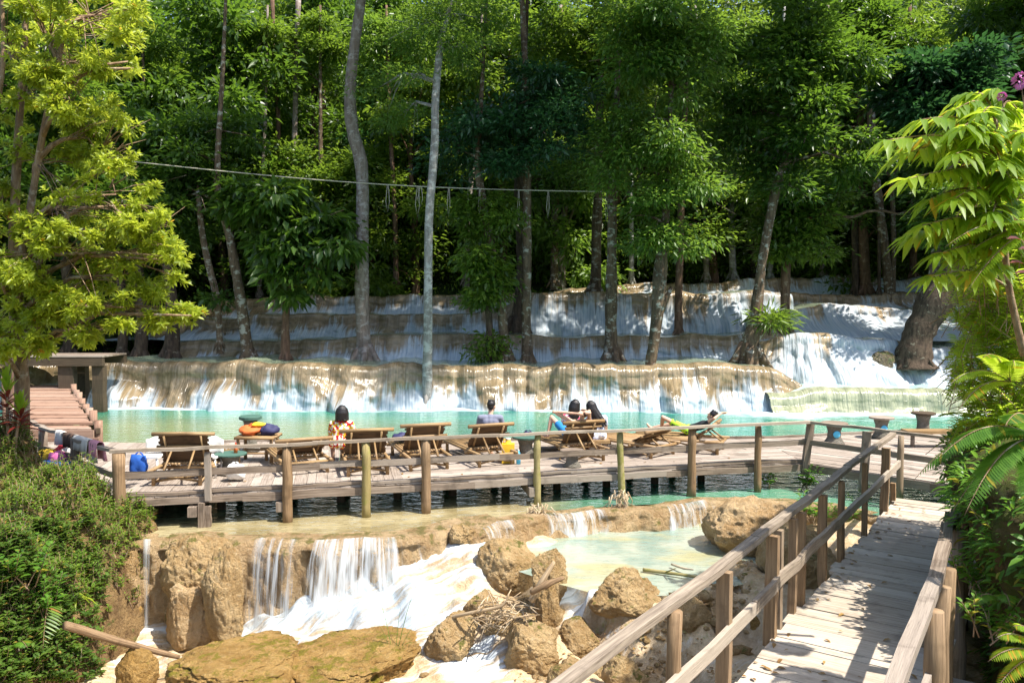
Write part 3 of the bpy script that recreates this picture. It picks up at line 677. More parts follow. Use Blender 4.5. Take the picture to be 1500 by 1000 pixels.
def tufts_in(blobs, ntuft, g):
    """tuft centres spread through the outer volume of overlapping lumps; blobs (x,y,z,rx,ry,rz)"""
    B = np.array(blobs, float); vol = (B[:, 3]*B[:, 4]+B[:, 4]*B[:, 5]+B[:, 3]*B[:, 5]); k = g.choice(len(B), ntuft, p=vol/vol.sum())
    d = unit(g.normal(size=(ntuft, 3))); d[:, 2] = np.where((d[:, 2] < -.3) & (g.random(ntuft) < .6), -d[:, 2], d[:, 2])
    rr = 1-g.random(ntuft)**1.7*.55
    C = B[k, :3]+d*rr[:, None]*B[k, 3:6]
    return C, d
def crown_mesh(name, blobs, ntuft, per, size, g, spread=.35, wid=.42, hang=.25, droop=.1, smooth=False, flat=.6):
    if name == 'crown': blobs = split_blobs(blobs, g); ntuft = int(ntuft*.62); per = int(per*1.15); size = size*1.55; spread = spread*1.0; flat = .35
    C, d = tufts_in(blobs, ntuft, g)
    n = ntuft*per
    c = np.repeat(C, per, 0); dd = np.repeat(d, per, 0)
    off = g.normal(size=(n, 3))*spread*np.array([1, 1, flat]); P = c+off
    D = unit(dd*.7+unit(off)*.8+g.normal(size=(n, 3))*.35+np.array([0, 0, -hang]))
    N = unit(np.array([0, 0, 1.0])+dd*.5+g.normal(size=(n, 3))*.45)
    sz = size*(0.6+.8*g.random(n))
    tr = np.repeat(g.random(ntuft), per)
    rnd = np.clip(tr*.55+g.random(n)*.5, 0, 1)
    V, F, r = leaf_arrays(P, D, N, sz, wid, rnd=rnd, droop=droop)
    return np_mesh(name, V, F, rnd=r), C
def trunk_mb(pts, rad, n=10, jit=.06, sub=4):
    """smooth path"""
    pts = [Vector(p) for p in pts]; out = []; rr = []
    for i in range(len(pts)-1):
        p0 = pts[max(i-1, 0)]; p1 = pts[i]; p2 = pts[i+1]; p3 = pts[min(i+2, len(pts)-1)]
        for k in range(sub):
            t = k/sub; t2 = t*t; t3 = t2*t
            out.append(0.5*((2*p1)+(-p0+p2)*t+(2*p0-5*p1+4*p2-p3)*t2+(-p0+3*p1-3*p2+p3)*t3)); rr.append(rad[i]+(rad[i+1]-rad[i])*t)
    out.append(pts[-1]); rr.append(rad[-1])
    return out, rr
G = np.random.default_rng(11)
L_ = {}
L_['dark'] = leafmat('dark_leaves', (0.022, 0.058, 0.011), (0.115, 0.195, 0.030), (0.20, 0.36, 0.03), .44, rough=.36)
L_['mid'] = leafmat('green_leaves', (0.038, 0.080, 0.012), (0.165, 0.25, 0.032), (0.30, 0.46, 0.04), .46, rough=.36)
L_['light'] = leafmat('light_leaves', (0.045, 0.10, 0.015), (0.16, 0.26, 0.04), (0.30, 0.48, 0.05), .45)
L_['blue'] = leafmat('blue_green_leaves', (0.014, 0.050, 0.022), (0.065, 0.155, 0.060), (0.08, 0.22, 0.05), .34, rough=.32)
L_['yellow'] = leafmat('yellow_green_leaves', (0.15, 0.21, 0.012), (0.50, 0.57, 0.05), (0.72, 0.80, 0.07), .5, c3=(0.62, 0.36, 0.03))
L_['bright'] = leafmat('bright_leaves', (0.14, 0.26, 0.014), (0.32, 0.46, 0.04), (0.62, 0.78, 0.06), .6, c3=(0.60, 0.40, 0.04))
L_['weed'] = leafmat('weed_leaves', (0.075, 0.155, 0.018), (0.27, 0.39, 0.05), (0.32, 0.46, 0.05), .45, c3=(0.36, 0.20, 0.05))
L_['fern'] = leafmat('fern_leaves', (0.07, 0.18, 0.02), (0.16, 0.32, 0.04), (0.25, 0.48, 0.05), .45, c3=(0.40, 0.36, 0.04))
L_['slope'] = leafmat('slope_leaves', (0.035, 0.085, 0.015), (0.15, 0.24, 0.04), (0.22, 0.36, 0.04), .4, c3=(0.32, 0.22, 0.05))
L_['far'] = leafmat('far_leaves', (0.020, 0.050, 0.012), (0.12, 0.19, 0.030), (0.24, 0.36, 0.04), .44)
M['bark_pale'] = barkmat('pale_bark', (0.17, 0.125, 0.10), (0.28, 0.23, 0.195), (0.36, 0.32, 0.29), .5)
M['bark_grey'] = barkmat('grey_bark', (0.19, 0.17, 0.155), (0.31, 0.29, 0.27), (0.43, 0.42, 0.395), .6)
M['bark_lichen'] = barkmat('lichen_bark', (0.075, 0.048, 0.03), (0.17, 0.115, 0.07), (0.36, 0.34, 0.28), .45)
M['bark_brown'] = barkmat('brown_bark', (0.10, 0.055, 0.035), (0.22, 0.13, 0.08), (0.36, 0.28, 0.20), .2)
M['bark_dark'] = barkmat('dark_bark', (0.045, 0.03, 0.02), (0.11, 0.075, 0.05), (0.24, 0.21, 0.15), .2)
M['twig'] = barkmat('twig_bark', (0.20, 0.12, 0.07), (0.38, 0.26, 0.16), (0.5, 0.42, 0.32), .3)

FT = 'trees standing in and around the cascades'
def big_tree(name, label, path, bark, blobs=None, leaf=None, ntuft=700, per=14, size=.16, stubs=(), spread=.35, hang=.25, wid=.42, cat='tree', group=FT, root=1.35, crown_above=True, seed=0, branch=True, shade_canopy=None):
    """path: (px,py,width_px) down the picture with Y as first item; the stem keeps that distance"""
    Y = path[0]; pts = []; rad = []
    for q in path[1]:
        yy = q[3] if len(q) > 3 else Y
        pts.append(at(q[0], q[1], yy)); rad.append(q[2]*yy/1167/2)
    if shade_canopy is None: shade_canopy = Y > 29 and Y < 38 and blobs and name in ('leaning_tree', 'blackened_tree', 'old_tree', 'slim_red_tree', 'dark_trunk_tree', 'lichen_tree')
    if shade_canopy:  # unseen upper stem and crown added to shade the cascades
        lx, ly, lw = path[1][-1][:3]
        pts.append(at(lx+8, ly*.4, Y)); rad.append(lw*.6*Y/1167/2); pts.append(at(lx+14, -40, Y)); rad.append(lw*.4*Y/1167/2)
    # roots go a little below the ground, and the stem carries on to an unseen crown above
    p0 = pts[0].copy(); pts[0:0] = [p0-Vector((0, 0, .35))]; rad[0:0] = [rad[0]*root]
    top = pts[-1].copy()
    g = np.random.default_rng(100+seed)
    B = [(*at(b[0], b[1], b[3] if len(b) > 3 else Y), b[2]*Y/1167*1.0, b[2]*Y/1167*.9, b[2]*Y/1167*(b[4] if len(b) > 4 else .8)) for b in (blobs or [])]
    if crown_above and (path[1][-1][1] <= 30 or shade_canopy):  # unseen crown lumps overhead, enlarged to dapple the falls with shade
        d = (pts[-1]-pts[-2]).normalized()
        ex = top+Vector((d.x*3, 0, 3.5)); pts.append(ex); rad.append(rad[-1]*.75)
        H = ex.z+1
        for k in range(8):
            a = k*2.4+seed; r_ = 1.8+g.random()*2.0
            B.append((ex.x+math.cos(a)*r_*1.25, ex.y+math.sin(a)*r_, H+g.random()*3.5, 2.0, 2.0, 1.2))
        ntuft = int(ntuft*1.45)+350
    root_o = empty(name, pts[1], label, cat, group)
    P, R = trunk_mb(pts, rad)
    mb = MB(); mb.tube(P, [r_*(1+.16*(n1(i*.7, seed)-.5)) for i, r_ in enumerate(R)], 12, .05)
    for a in range(5):   # root flare
        an = a*1.26+seed; r0 = rad[1]*(.6 if rad[1] > .5 else 1)
        c = pts[1]; mb.tube([c+Vector((math.cos(an)*r0*.4, math.sin(an)*r0*.4, r0*1.6)), c+Vector((math.cos(an)*r0*1.15, math.sin(an)*r0*1.15, r0*.25)), c+Vector((math.cos(an)*r0*2.0, math.sin(an)*r0*2.0, -.25))], [r0*.45, r0*.38, r0*.15], 7, .08)
    for (a, b, w0, w1) in stubs:
        qa = at(a[0], a[1], Y); qb = at(b[0], b[1], Y+.2); qm = (qa+qb)/2+Vector((.05, .1, .08))
        mb.tube([qa, qm, qb], [w0*Y/1167/2, (w0+w1)*Y/1167/4, w1*Y/1167/2], 8, .1)
    if B and branch:
        for b in B:
            c = Vector(b[:3]); j = min(range(len(P)), key=lambda i: (P[i]-c).length+max(0, P[i].z-c.z)*1.5)
            s_ = P[j]; e = c+(c-s_)*.15; m_ = (s_+e)/2+Vector((0, 0, .12*(e-s_).length))
            mb.tube([s_, m_, e], [min(R[j]*.5, .12), .05, .02], 6, .1)
            for q in range(3):
                e2 = c+Vector(g.normal(size=3)*np.array(b[3:6])*.6); mb.tube([m_, (m_+e2)/2+Vector((0, 0, .1)), e2], [.03, .022, .01], 5, .1)
    mb.build('trunk', M[bark], root_o, smooth=True)
    if B:
        me, _ = crown_mesh('crown', [(b[0]-pts[1].x, b[1]-pts[1].y, b[2]-pts[1].z, *b[3:6]) for b in B], ntuft, per, size, g, spread, wid, hang)
        o = link_mesh('crown', me, L_[leaf], root_o)
    return root_o

big_tree('tall_tree', 'tall thick pale trunk with a bend halfway up, standing on the front ledge', (32.6, [(535, 527, 27), (531, 470, 21), (530, 400, 20), (531, 300, 19.5), (529, 240, 19), (516, 190, 18.5), (513, 130, 17), (520, 60, 15), (529, 0, 14)]), 'bark_pale', [(540, 530, 5), (520, 515, 10)], 'mid', 300, 10, .2, seed=1)
big_tree('tall_tree', 'slender pale grey trunk rising straight from the turquoise pool edge', (29.5, [(626, 590, 16), (626, 535, 14), (627, 470, 13), (628, 330, 12), (633, 260, 12), (637, 200, 11), (638, 140, 11), (646, 60, 10), (654, 30, 7)]), 'bark_grey', [(600, 60, 40, 31, .7), (680, 30, 60, 31, .6), (560, 130, 40, 32, .6), (590, 170, 45, 32, .6), (700, 90, 35, 32, .7), (650, 20, 45, 29.4, .6), (620, 30, 40, 29.4, .6), (675, 70, 35, 29.6, .5), (655, 60, 40, 29.3, .5), (600, 110, 30, 29.5, .5)], 'light', 2100, 16, .11, seed=2, wid=.3, spread=.3)
big_tree('leaning_tree', 'thin leaning lichen-spotted trunk left of the slim brown trunk', (32.0, [(741, 528, 20), (737, 480, 15), (733, 420, 13), (722, 375, 13), (712, 320, 13), (702, 262, 12), (700, 230, 9)]), 'bark_lichen', [(700, 200, 60, 33, .8), (660, 230, 45, 33.5), (735, 180, 60, 33)], 'blue', 800, 14, .16, seed=3)
big_tree('slim_tree', 'slim straight brown trunk under a round blue-green crown', (32.2, [(773, 532, 18), (771, 470, 14), (772, 400, 13), (772, 300, 13), (772, 200, 11), (769, 100, 9), (765, 0, 8)]), 'bark_lichen', [(780, 130, 48, 32, .75), (835, 140, 48, 31.6, .8), (730, 170, 52, 32.0, .8), (800, 190, 55, 31.5, .8), (755, 230, 45, 32, .7), (845, 200, 38, 32)], 'blue', 1900, 15, .16, seed=4)
big_tree('blackened_tree', 'dark weathered trunk with blackened base on the front ledge below the cable end', (32.0, [(897, 532, 27), (895, 500, 19), (895, 440, 17), (896, 380, 15), (897, 320, 14), (897, 270, 12)]), 'bark_lichen', [(885, 250, 40, 33), (915, 235, 38, 33)], 'mid', 500, 14, .15, seed=5)
big_tree('forked_tree', 'forked lichen trunk growing out of the front fall with a broad green crown', (29.8, [(956, 588, 14), (952, 545, 15), (958, 500, 17), (964, 450, 19), (967, 400, 21), (972, 350, 13), (978, 280, 10), (981, 200, 8), (984, 100, 7), (990, 0, 6)]), 'bark_lichen', [(960, 40, 60, 29, .8), (1010, 70, 55, 29.5, .8), (925, 90, 50, 29.5), (1000, 130, 48, 30), (940, 180, 45, 30), (985, 220, 55, 29.5), (920, 250, 52, 30), (1010, 280, 50, 30), (960, 320, 52, 29.4, .9), (1000, 350, 38, 29.6), (905, 200, 45, 30.5)], 'light', 3300, 15, .14, stubs=[((968, 455), (984, 420), 11, 5)], seed=6, hang=.55)
big_tree('old_tree', 'crooked swollen-based tree on the rim beside the white cascade', (30.8, [(1097, 530, 34), (1099, 500, 25), (1106, 470, 19), (1111, 430, 16), (1117, 380, 14), (1128, 320, 14), (1140, 265, 14), (1158, 215, 12), (1172, 180, 10)]), 'bark_lichen', [(1100, 80, 60, 31.5), (1170, 70, 65, 31, .8), (1230, 110, 60, 31.5, .8), (1140, 150, 60, 31), (1200, 190, 60, 30.6, .8), (1110, 230, 52, 31.5), (1250, 240, 50, 31.5), (1160, 270, 45, 31), (1080, 170, 45, 32)], 'dark', 3000, 15, .17, stubs=[((1103, 500), (1128, 478), 14, 6), ((1128, 478), (1140, 468), 6, 3)], seed=7)
big_tree('epiphyte', 'spiky green epiphyte perched on the crooked tree beside the white cascade', (30.7, [(1128, 478, 4), (1130, 470, 3)]), 'bark_dark', [(1132, 464, 12)], 'mid', 60, 12, .28, seed=71, wid=.15, cat='plant', group=None, branch=False)
big_tree('red_brown_tree', 'straight red-brown trunk standing on the upper ledge amid the white water', (33.8, [(1150, 490, 20), (1150, 455, 15), (1151, 400, 14), (1154, 350, 14), (1150, 300, 12)]), 'bark_brown', [(1160, 330, 38, 33.5), (1190, 300, 45, 33.5), (1130, 350, 35, 33.4), (1175, 360, 32, 33.2), (1150, 280, 50, 34)], 'mid', 1200, 14, .18, seed=8)
big_tree('leaning_dark_tree', 'thick dark trunk leaning right over the white cascade', (30.6, [(1338, 526, 52), (1342, 500, 42), (1352, 475, 42), (1372, 440, 50), (1400, 400, 50), (1440, 350, 44), (1480, 300, 38)]), 'bark_dark', [(1420, 300, 60, 31), (1480, 240, 70, 31), (1380, 340, 35, 31), (1390, 230, 55, 32)], 'dark', 1500, 14, .17, seed=9)
big_tree('mossy_branch_tree', 'thin mossy stem curving up from the leaning dark trunk', (30.9, [(1362, 445, 17), (1368, 400, 14), (1376, 340, 13), (1385, 290, 12), (1392, 230, 10)]), 'bark_lichen', [(1380, 180, 60, 32), (1340, 130, 60, 32), (1420, 110, 60, 32)], 'blue', 1400, 14, .22, seed=10)
big_tree('slim_red_tree', 'slim red-brown stem behind the forked tree on the third ledge', (35.4, [(994, 490, 13), (994, 440, 11), (996, 370, 11), (998, 300, 10), (1000, 230, 8)]), 'bark_brown', [(1010, 200, 60, 36.5), (1040, 260, 60, 36.5), (1050, 130, 60, 37)], 'dark', 1000, 14, .17, seed=11)
big_tree('straight_trunk_tree', 'speckled straight trunk on the top ledge between the slim and dark trunks', (38.5, [(871, 428, 18), (873, 400, 15), (874, 340, 15), (876, 280, 13), (878, 180, 11), (880, 100, 9)]), 'bark_lichen', [(860, 60, 70, 39.5), (900, 120, 60, 39), (850, 250, 50, 40), (820, 60, 55, 39)], 'mid', 1500, 14, .18, seed=12)
big_tree('lichen_tree', 'lichen-spotted trunk leaning left, left of the bushy short tree', (32.3, [(364, 527, 20), (358, 480, 16), (351, 430, 15), (344, 390, 14), (335, 340, 12), (318, 270, 10)]), 'bark_lichen', [(300, 240, 55, 33), (330, 200, 50, 33.5), (270, 290, 45, 33), (350, 290, 40, 33)], 'dark', 1200, 14, .18, seed=13)
big_tree('short_bushy_tree', 'short tree with large drooping dark leaves on the front ledge', (32.0, [(418, 527, 15), (418, 480, 11), (420, 440, 10), (425, 380, 8), (440, 320, 7)]), 'bark_brown', [(418, 430, 13, 31.8), (412, 395, 20, 31.8), (440, 345, 38, 31.8), (480, 335, 32, 31.6), (400, 360, 28, 32), (495, 360, 20, 31.5), (420, 300, 45, 32.2), (465, 395, 22, 31.8), (370, 300, 40, 32.5)], 'dark', 800, 10, .30, seed=14, hang=.8)
big_tree('leaning_sapling', 'thin dark stem slanting left below the cable', (32.6, [(322, 505, 9), (318, 440, 10), (306, 390, 10), (296, 340, 9), (290, 280, 7)]), 'bark_lichen', [(290, 260, 40, 33.5), (320, 440, 9, 32.5)], 'dark', 400, 12, .18, seed=15)
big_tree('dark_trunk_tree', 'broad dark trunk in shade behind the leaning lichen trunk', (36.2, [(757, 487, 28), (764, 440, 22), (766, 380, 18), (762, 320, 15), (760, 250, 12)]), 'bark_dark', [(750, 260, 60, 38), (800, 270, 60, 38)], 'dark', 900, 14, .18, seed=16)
big_tree('bushy_stem_tree', 'leaf-covered short stem beside the leaning lichen trunk', (31.9, [(719, 530, 16), (717, 480, 11), (714, 430, 10), (708, 380, 8)]), 'bark_dark', [(714, 420, 18, 31.9, 1.2), (700, 440, 11, 31.8), (722, 500, 10, 31.7), (716, 520, 9, 31.6), (708, 370, 28, 31.9, 1.2), (712, 320, 34, 32, 1.2)], 'mid', 900, 12, .16, seed=17, hang=.6)
big_tree('pale_far_tree', 'thin pale trunk far back behind the top ledge right of centre', (45.5, [(1074, 405, 11), (1072, 360, 10), (1071, 295, 10), (1070, 220, 8), (1068, 120, 7)]), 'bark_grey', [(1090, 270, 45, 46), (1050, 250, 55, 46), (1080, 180, 60, 46)], 'light', 900, 14, .20, seed=18)
for k, (pa, wd, lb, bk_) in enumerate([
    ([(1268, 428), (1264, 340), (1262, 200), (1258, 60)], 17, 'thick brown trunk on the far top ledge, right of the white water', 'bark_brown'),
    ([(1253, 425), (1252, 330), (1250, 220)], 10, 'thin dark trunk touching the thick brown trunk on the top ledge', 'bark_dark'),
    ([(1304, 440), (1298, 380), (1288, 300), (1278, 220), (1275, 120)], 14, 'mossy brown trunk leaning left on the far top ledge', 'bark_lichen'),
    ([(1308, 436), (1309, 350), (1306, 260)], 8, 'thin pole-like stem beside the mossy leaning trunk', 'bark_lichen'),
    ([(1288, 425), (1288, 340)], 5, 'sapling stem between the brown trunks on the top ledge', 'bark_dark')]):
    Y = 41.8 if k < 2 else 40.6
    big_tree('forest_tree', lb, (Y, [(a, b, wd*(1-.25*i/len(pa))) for i, (a, b) in enumerate(pa)]), bk_, [(pa[-1][0]+d, pa[-1][1]-20+e, 45, Y+1.5) for d, e in ((-30, 0), (30, -10), (0, -50))], 'dark', 500, 13, .2, seed=30+k)
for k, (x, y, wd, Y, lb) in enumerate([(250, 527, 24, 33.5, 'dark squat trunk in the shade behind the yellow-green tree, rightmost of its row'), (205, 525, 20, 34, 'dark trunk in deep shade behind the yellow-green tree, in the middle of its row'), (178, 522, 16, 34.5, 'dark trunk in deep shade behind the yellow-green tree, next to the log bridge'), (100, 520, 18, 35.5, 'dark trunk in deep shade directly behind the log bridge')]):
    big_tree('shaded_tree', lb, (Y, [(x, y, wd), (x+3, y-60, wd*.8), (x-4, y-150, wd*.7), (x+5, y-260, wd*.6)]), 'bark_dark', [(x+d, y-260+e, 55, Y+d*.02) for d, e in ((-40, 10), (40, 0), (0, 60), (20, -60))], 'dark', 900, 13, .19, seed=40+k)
big_tree('bare_tree', 'thin reddish bare trunk high at upper left, left of a pair', (46, [(404, 260, 8), (408, 180, 7), (402, 100, 7), (399, 0, 6)]), 'bark_brown', None, None, crown_above=False, seed=50, stubs=[((404, 130), (380, 100), 4, 2)])
big_tree('bare_tree', 'thin pale-red bare trunk high at upper left with twiggy side branches', (45, [(430, 260, 8), (432, 180, 8), (434, 90, 8), (437, 0, 7)]), 'bark_pale', None, None, crown_above=False, seed=51, stubs=[((434, 100), (465, 30), 4, 2), ((434, 60), (400, 30), 3, 1), ((433, 85), (420, 70), 3, 1)])

for k, (px, pb, w_, Y, bk_, lb) in enumerate([(232, 470, 7, 43, 'bark_lichen', 'slim mossy trunk rising behind the yellow-green tree\'s right edge'), (380, 430, 6, 44, 'bark_pale', 'slim pale trunk in the forest left of the two bare trunks'), (470, 420, 7, 44.5, 'bark_lichen', 'slim mottled trunk in the forest left of the thick bent trunk'), (580, 415, 7, 44.4, 'bark_brown', 'slim brown trunk in the forest between the two tall pale trunks'), (683, 412, 8, 44.6, 'bark_pale', 'slim pale trunk in the forest right of the pale grey one'), (812, 415, 10, 44.2, 'bark_lichen', 'mossy trunk in the forest between the slim brown and speckled trunks'), (925, 412, 7, 44.8, 'bark_grey', 'slim grey trunk in the forest left of the forked tree'), (1035, 405, 7, 45, 'bark_pale', 'slim pale trunk in the forest right of the forked tree'), (1128, 405, 7, 45, 'bark_grey', 'slim grey trunk in the forest behind the crooked tree'), (1205, 402, 8, 45, 'bark_pale', 'slim pale trunk in the forest right of the red-brown trunk'), (1338, 405, 9, 44.6, 'bark_brown', 'brown trunk in the forest left of the leaning dark trunk')]):
    lean = (k*37 % 50)-25
    big_tree('slim_tree', lb, (Y, [(px, pb, w_*1.2), (px+lean*.1, pb-90, w_), (px+lean*.5, pb-200, w_*.9), (px+lean*.8, pb-300, w_*.7), (px+lean, 8, w_*.5)]), bk_, [(px+lean, 60, 38, Y+.5), (px+lean*.7-25, 110, 28, Y+.8)], 'light' if k % 3 == 0 else 'mid', 420, 13, .18, crown_above=False, seed=80+k)

# ---- forest wall: tree kinds built once, copied with their parts
def proto_tree(kind, seed, leaf, H, trunk_h, rad, size, nt, bark, bl, hang=.3):
    g = np.random.default_rng(seed); blobs = []
    for k in range(bl):
        f = k/(bl-1); zz = trunk_h+(H-trunk_h)*(f**.85); rr = rad*math.sin(math.pi*(.25+.68*f))*.62
        a = k*2.399+seed; blobs.append((math.cos(a)*rr, math.sin(a)*rr, zz, rad*.46, rad*.46, rad*.34))
    me, _ = crown_mesh('crown', blobs, nt, 13, size, g, spread=rad*.11, hang=hang)
    me.materials.append(L_[leaf])
    mb = MB(); pts = [Vector((0, 0, -.6))]+[Vector((math.sin(i*.9+seed)*.22, math.cos(i*1.1+seed)*.2, H*.92*i/6)) for i in range(7)]
    mb.tube(pts, [.34, .28, .25, .22, .18, .14, .09, .04], 9, .06)
    for b in blobs:
        c = Vector(b[:3]); s_ = Vector((0, 0, max(trunk_h*.8, c.z-1.8))); mb.tube([s_, (s_+c)/2+Vector((0, 0, .2)), c], [.08, .05, .02], 5)
    ORG['_p'] = Vector((0, 0, 0))
    me2 = bpy.data.meshes.new('trunk')
    me2.from_pydata(mb.v, [], mb.f); me2.attributes.new('rnd', 'FLOAT', 'FACE'); me2.materials.append(M[bark])
    me2.polygons.foreach_set('use_smooth', [True]*len(me2.polygons)); me2.update()
    return me, me2
kinds = [proto_tree('a', 1, 'dark', 17, 5.5, 4.2, .24, 1500, 'bark_dark', 15), proto_tree('b', 2, 'mid', 14, 3.0, 3.8, .22, 1500, 'bark_brown', 14), proto_tree('c', 3, 'light', 12, 2.0, 3.2, .22, 1300, 'bark_pale', 13, .5), proto_tree('d', 4, 'dark', 19, 2.5, 3.4, .26, 1700, 'bark_dark', 18), proto_tree('e', 5, 'blue', 13, 3.5, 3.6, .26, 1300, 'bark_dark', 13)]
klab = ['dark evergreen tree', 'mid green bushy tree', 'pale green loose-leaved tree', 'tall dark narrow tree', 'blue-green dense tree']
def forest_tree(k, x, y, s_, rz, label):
    z = float(ground_h(np.array([[x]]), np.array([[y]]))[0, 0])-.1
    r = empty('forest_tree', (x, y, z), label, 'tree', 'trees of the forest wall behind the cascades')
    for nm, me in (('crown', kinds[k][0]), ('trunk', kinds[k][1])):
        o = bpy.data.objects.new(nm, me); col.objects.link(o); o.parent = r
    r.scale = (s_, s_, s_*(.9+.25*random.random())); r.rotation_euler = (0, 0, rz)
random.seed(5)
ORD = ['first', 'second', 'third', 'fourth', 'fifth', 'sixth', 'seventh', 'eighth', 'ninth', 'tenth', 'eleventh', 'twelfth', 'thirteenth', 'fourteenth', 'fifteenth', 'sixteenth', 'seventeenth', 'eighteenth', 'nineteenth', 'twentieth']
rown = ['front row', 'middle row', 'back row']
for row, (Y, step, x0, x1) in enumerate([(46.0, 3.9, -32, 33), (51, 4.4, -34, 36), (58, 5.2, -40, 42)]):
    x = x0; n = 0
    while x < x1:
        xx = x+random.uniform(-1, 1); yy = Y+random.uniform(-1.6, 1.8)
        px, _ = proj((xx, yy, 8))
        k = random.choice([0, 1, 3, 0, 1, 4, 2, 1] if row else [0, 1, 3, 4, 1, 1])
        if 280 < px < 520 and row: k = random.choice([0, 3, 1, 1])
        if 820 < px < 1100 and row == 0: k = random.choice([1, 2, 1])
        forest_tree(k, xx, yy, random.uniform(.85, 1.2), random.uniform(0, 6.28), '%s, %s from the left in the %s of the forest wall' % (klab[k], ORD[min(n, 19)], rown[row]))
        x += step; n += 1
side = [(-33, 40, 3, 1.2), (-31, 33, 0, 1.1), (-27, 38, 3, 1.1), (-27, 30, 1, 1), (-23, 35, 0, 1), (-22.5, 41, 1, 1), (-19.5, 38, 3, .8), (-17.5, 45, 0, .9), (25, 37, 0, 1), (26.5, 42, 1, 1.1), (30, 33, 3, .9), (27, 29, 4, 1), (28, 38, 0, 1.1)]
for n, (x, y, k, s_) in enumerate(side):
    forest_tree(k, x, y, s_, random.uniform(0, 6.28), '%s, %s from the left of those on the %s bank' % (klab[k], ORD[n if x < 0 else n-8], 'left' if x < 0 else 'right'))

# understory shrubs along the foot of the forest and the far wood as one mass
def shrub_mass(name, label, spots, leaf, nt, per, size, cat, kind, spread=.35, hang=.2, seed=3, wid=.42):
    g = np.random.default_rng(seed)
    me, _ = crown_mesh(name, spots, nt, per, size, g, spread, wid, hang)
    o = link_mesh(name, me, L_[leaf], None, (0, 0, 0)); return tag(o, label, cat, None, kind)
sp = []
for x in np.arange(-34, 34, 1.7):
    y = 45.3+random.uniform(0, 1.6); sp.append((x, y, 5.3+random.uniform(0, .9), 1.3, 1.2, 1.2+random.random()*.7))
    sp.append((x+.5, y+2.5, 6.6+random.uniform(0, 1.2), 1.5, 1.2, 1.6))
shrub_mass('undergrowth', 'dense low undergrowth along the foot of the forest', sp, 'mid', 3800, 12, .22, 'undergrowth', 'stuff', seed=4)
sp = []
for x in np.arange(-58, 60, 4.2):
    for y, dz in ((66, 0), (74, 0), (83, 0), (94, 0)):
        xx = x*(y/70)+random.uniform(-2, 2); yy = y+random.uniform(-2, 2); z = float(ground_h(np.array([[xx]]), np.array([[yy]]))[0, 0])
        for h in (3, 7, 11, 15, 19): sp.append((xx+random.uniform(-1.5, 1.5), yy, z+h, 3.0, 2.6, 2.4))
shrub_mass('distant_forest', 'far wooded hillside reading as one dark green mass', sp, 'far', 19000, 11, .55, 'forest', 'stuff', spread=.8, seed=6)
# ------------------------------------------------------------------ deck and walkways
random.seed(21)
ZD = 0.55
def clip_half(poly, n, d, keep_less=True):
    out = []
    for i in range(len(poly)):
        a = poly[i]; b = poly[(i+1) % len(poly)]
        fa = a[0]*n[0]+a[1]*n[1]-d; fb = b[0]*n[0]+b[1]*n[1]-d
        if not keep_less: fa, fb = -fa, -fb
        if fa <= 0: out.append(a)
        if fa*fb < 0:
            t = fa/(fa-fb); out.append((a[0]+(b[0]-a[0])*t, a[1]+(b[1]-a[1])*t))
    return out
def boards(mb, poly, dirv, wd, z, th=.035, lmin=1.6, lmax=3.2, gap=.008):
    d = Vector(dirv).normalized(); p = Vector((-d.y, d.x))
    vs = [Vector(q).dot(p) for q in poly]; v = min(vs)
    while v < max(vs):
        w_ = wd*random.uniform(.8, 1.2)
        c = clip_half(clip_half(poly, p, v+gap/2, False), p, v+w_-gap/2, True)
        if len(c) > 2:
            us = [Vector(q).dot(d) for q in c]; u = min(us); end = max(us)
            while u < end-.02:
                L = random.uniform(lmin, lmax)
                if end-(u+L) < .4: L = end-u
                b = clip_half(clip_half(c, d, u+gap/3, False), d, u+L-gap/3, True)
                if len(b) > 2:
                    dz = random.uniform(-.006, .006)
                    mb.prism(b, z-th+dz, z+dz, dirv=(d.x, d.y))
                u += L
        v += w_
F0 = Vector((-6.62, 13.25)); F1 = Vector((5.0, 16.2)); F2 = Vector((6.05, 16.35)); F3 = Vector((8.5, 13.75))
def fr(t): return F0+(F1-F0)*t
deck = empty('sun_deck', (0, 17, ZD), 'long weathered plank deck with loungers, on posts over the turquoise pool', 'deck')
mb = MB()
Fm = fr(.40); Bm = Vector((-3.0, 19.0))
boards(mb, [(F0.x, F0.y), (Fm.x, Fm.y), (Bm.x, Bm.y), (-8.3, 18.75), (-11.6, 18.9), (-10.9, 17.4)], (-.22, 1), .19, ZD)
boards(mb, [(Fm.x, Fm.y), (F1.x, F1.y), (F2.x, F2.y), (6.02, 19.3), (Bm.x, Bm.y)], (1, .22), .17, ZD)
boards(mb, [(F2.x, F2.y), (F3.x, F3.y), (13.5, 15.0), (14, 20.6), (10.4, 20.4), (6.02, 19.3)], (.72, -.70), .19, ZD)
mb.build('planking', M['deck'], deck)
mb = MB()
def edge_run(a, b, z, h, w_, n, off=0.0, jit=.01):
    for i in range(n):
        p = a+(b-a)*(i/n); q = a+(b-a)*((i+1)/n+.01)
        mb.beam((p.x, p.y+off, z+random.uniform(-.012, .012)), (q.x, q.y+off, z+random.uniform(-.012, .012)), w_, h*random.uniform(.85, 1.1), seg=5, jit=jit)
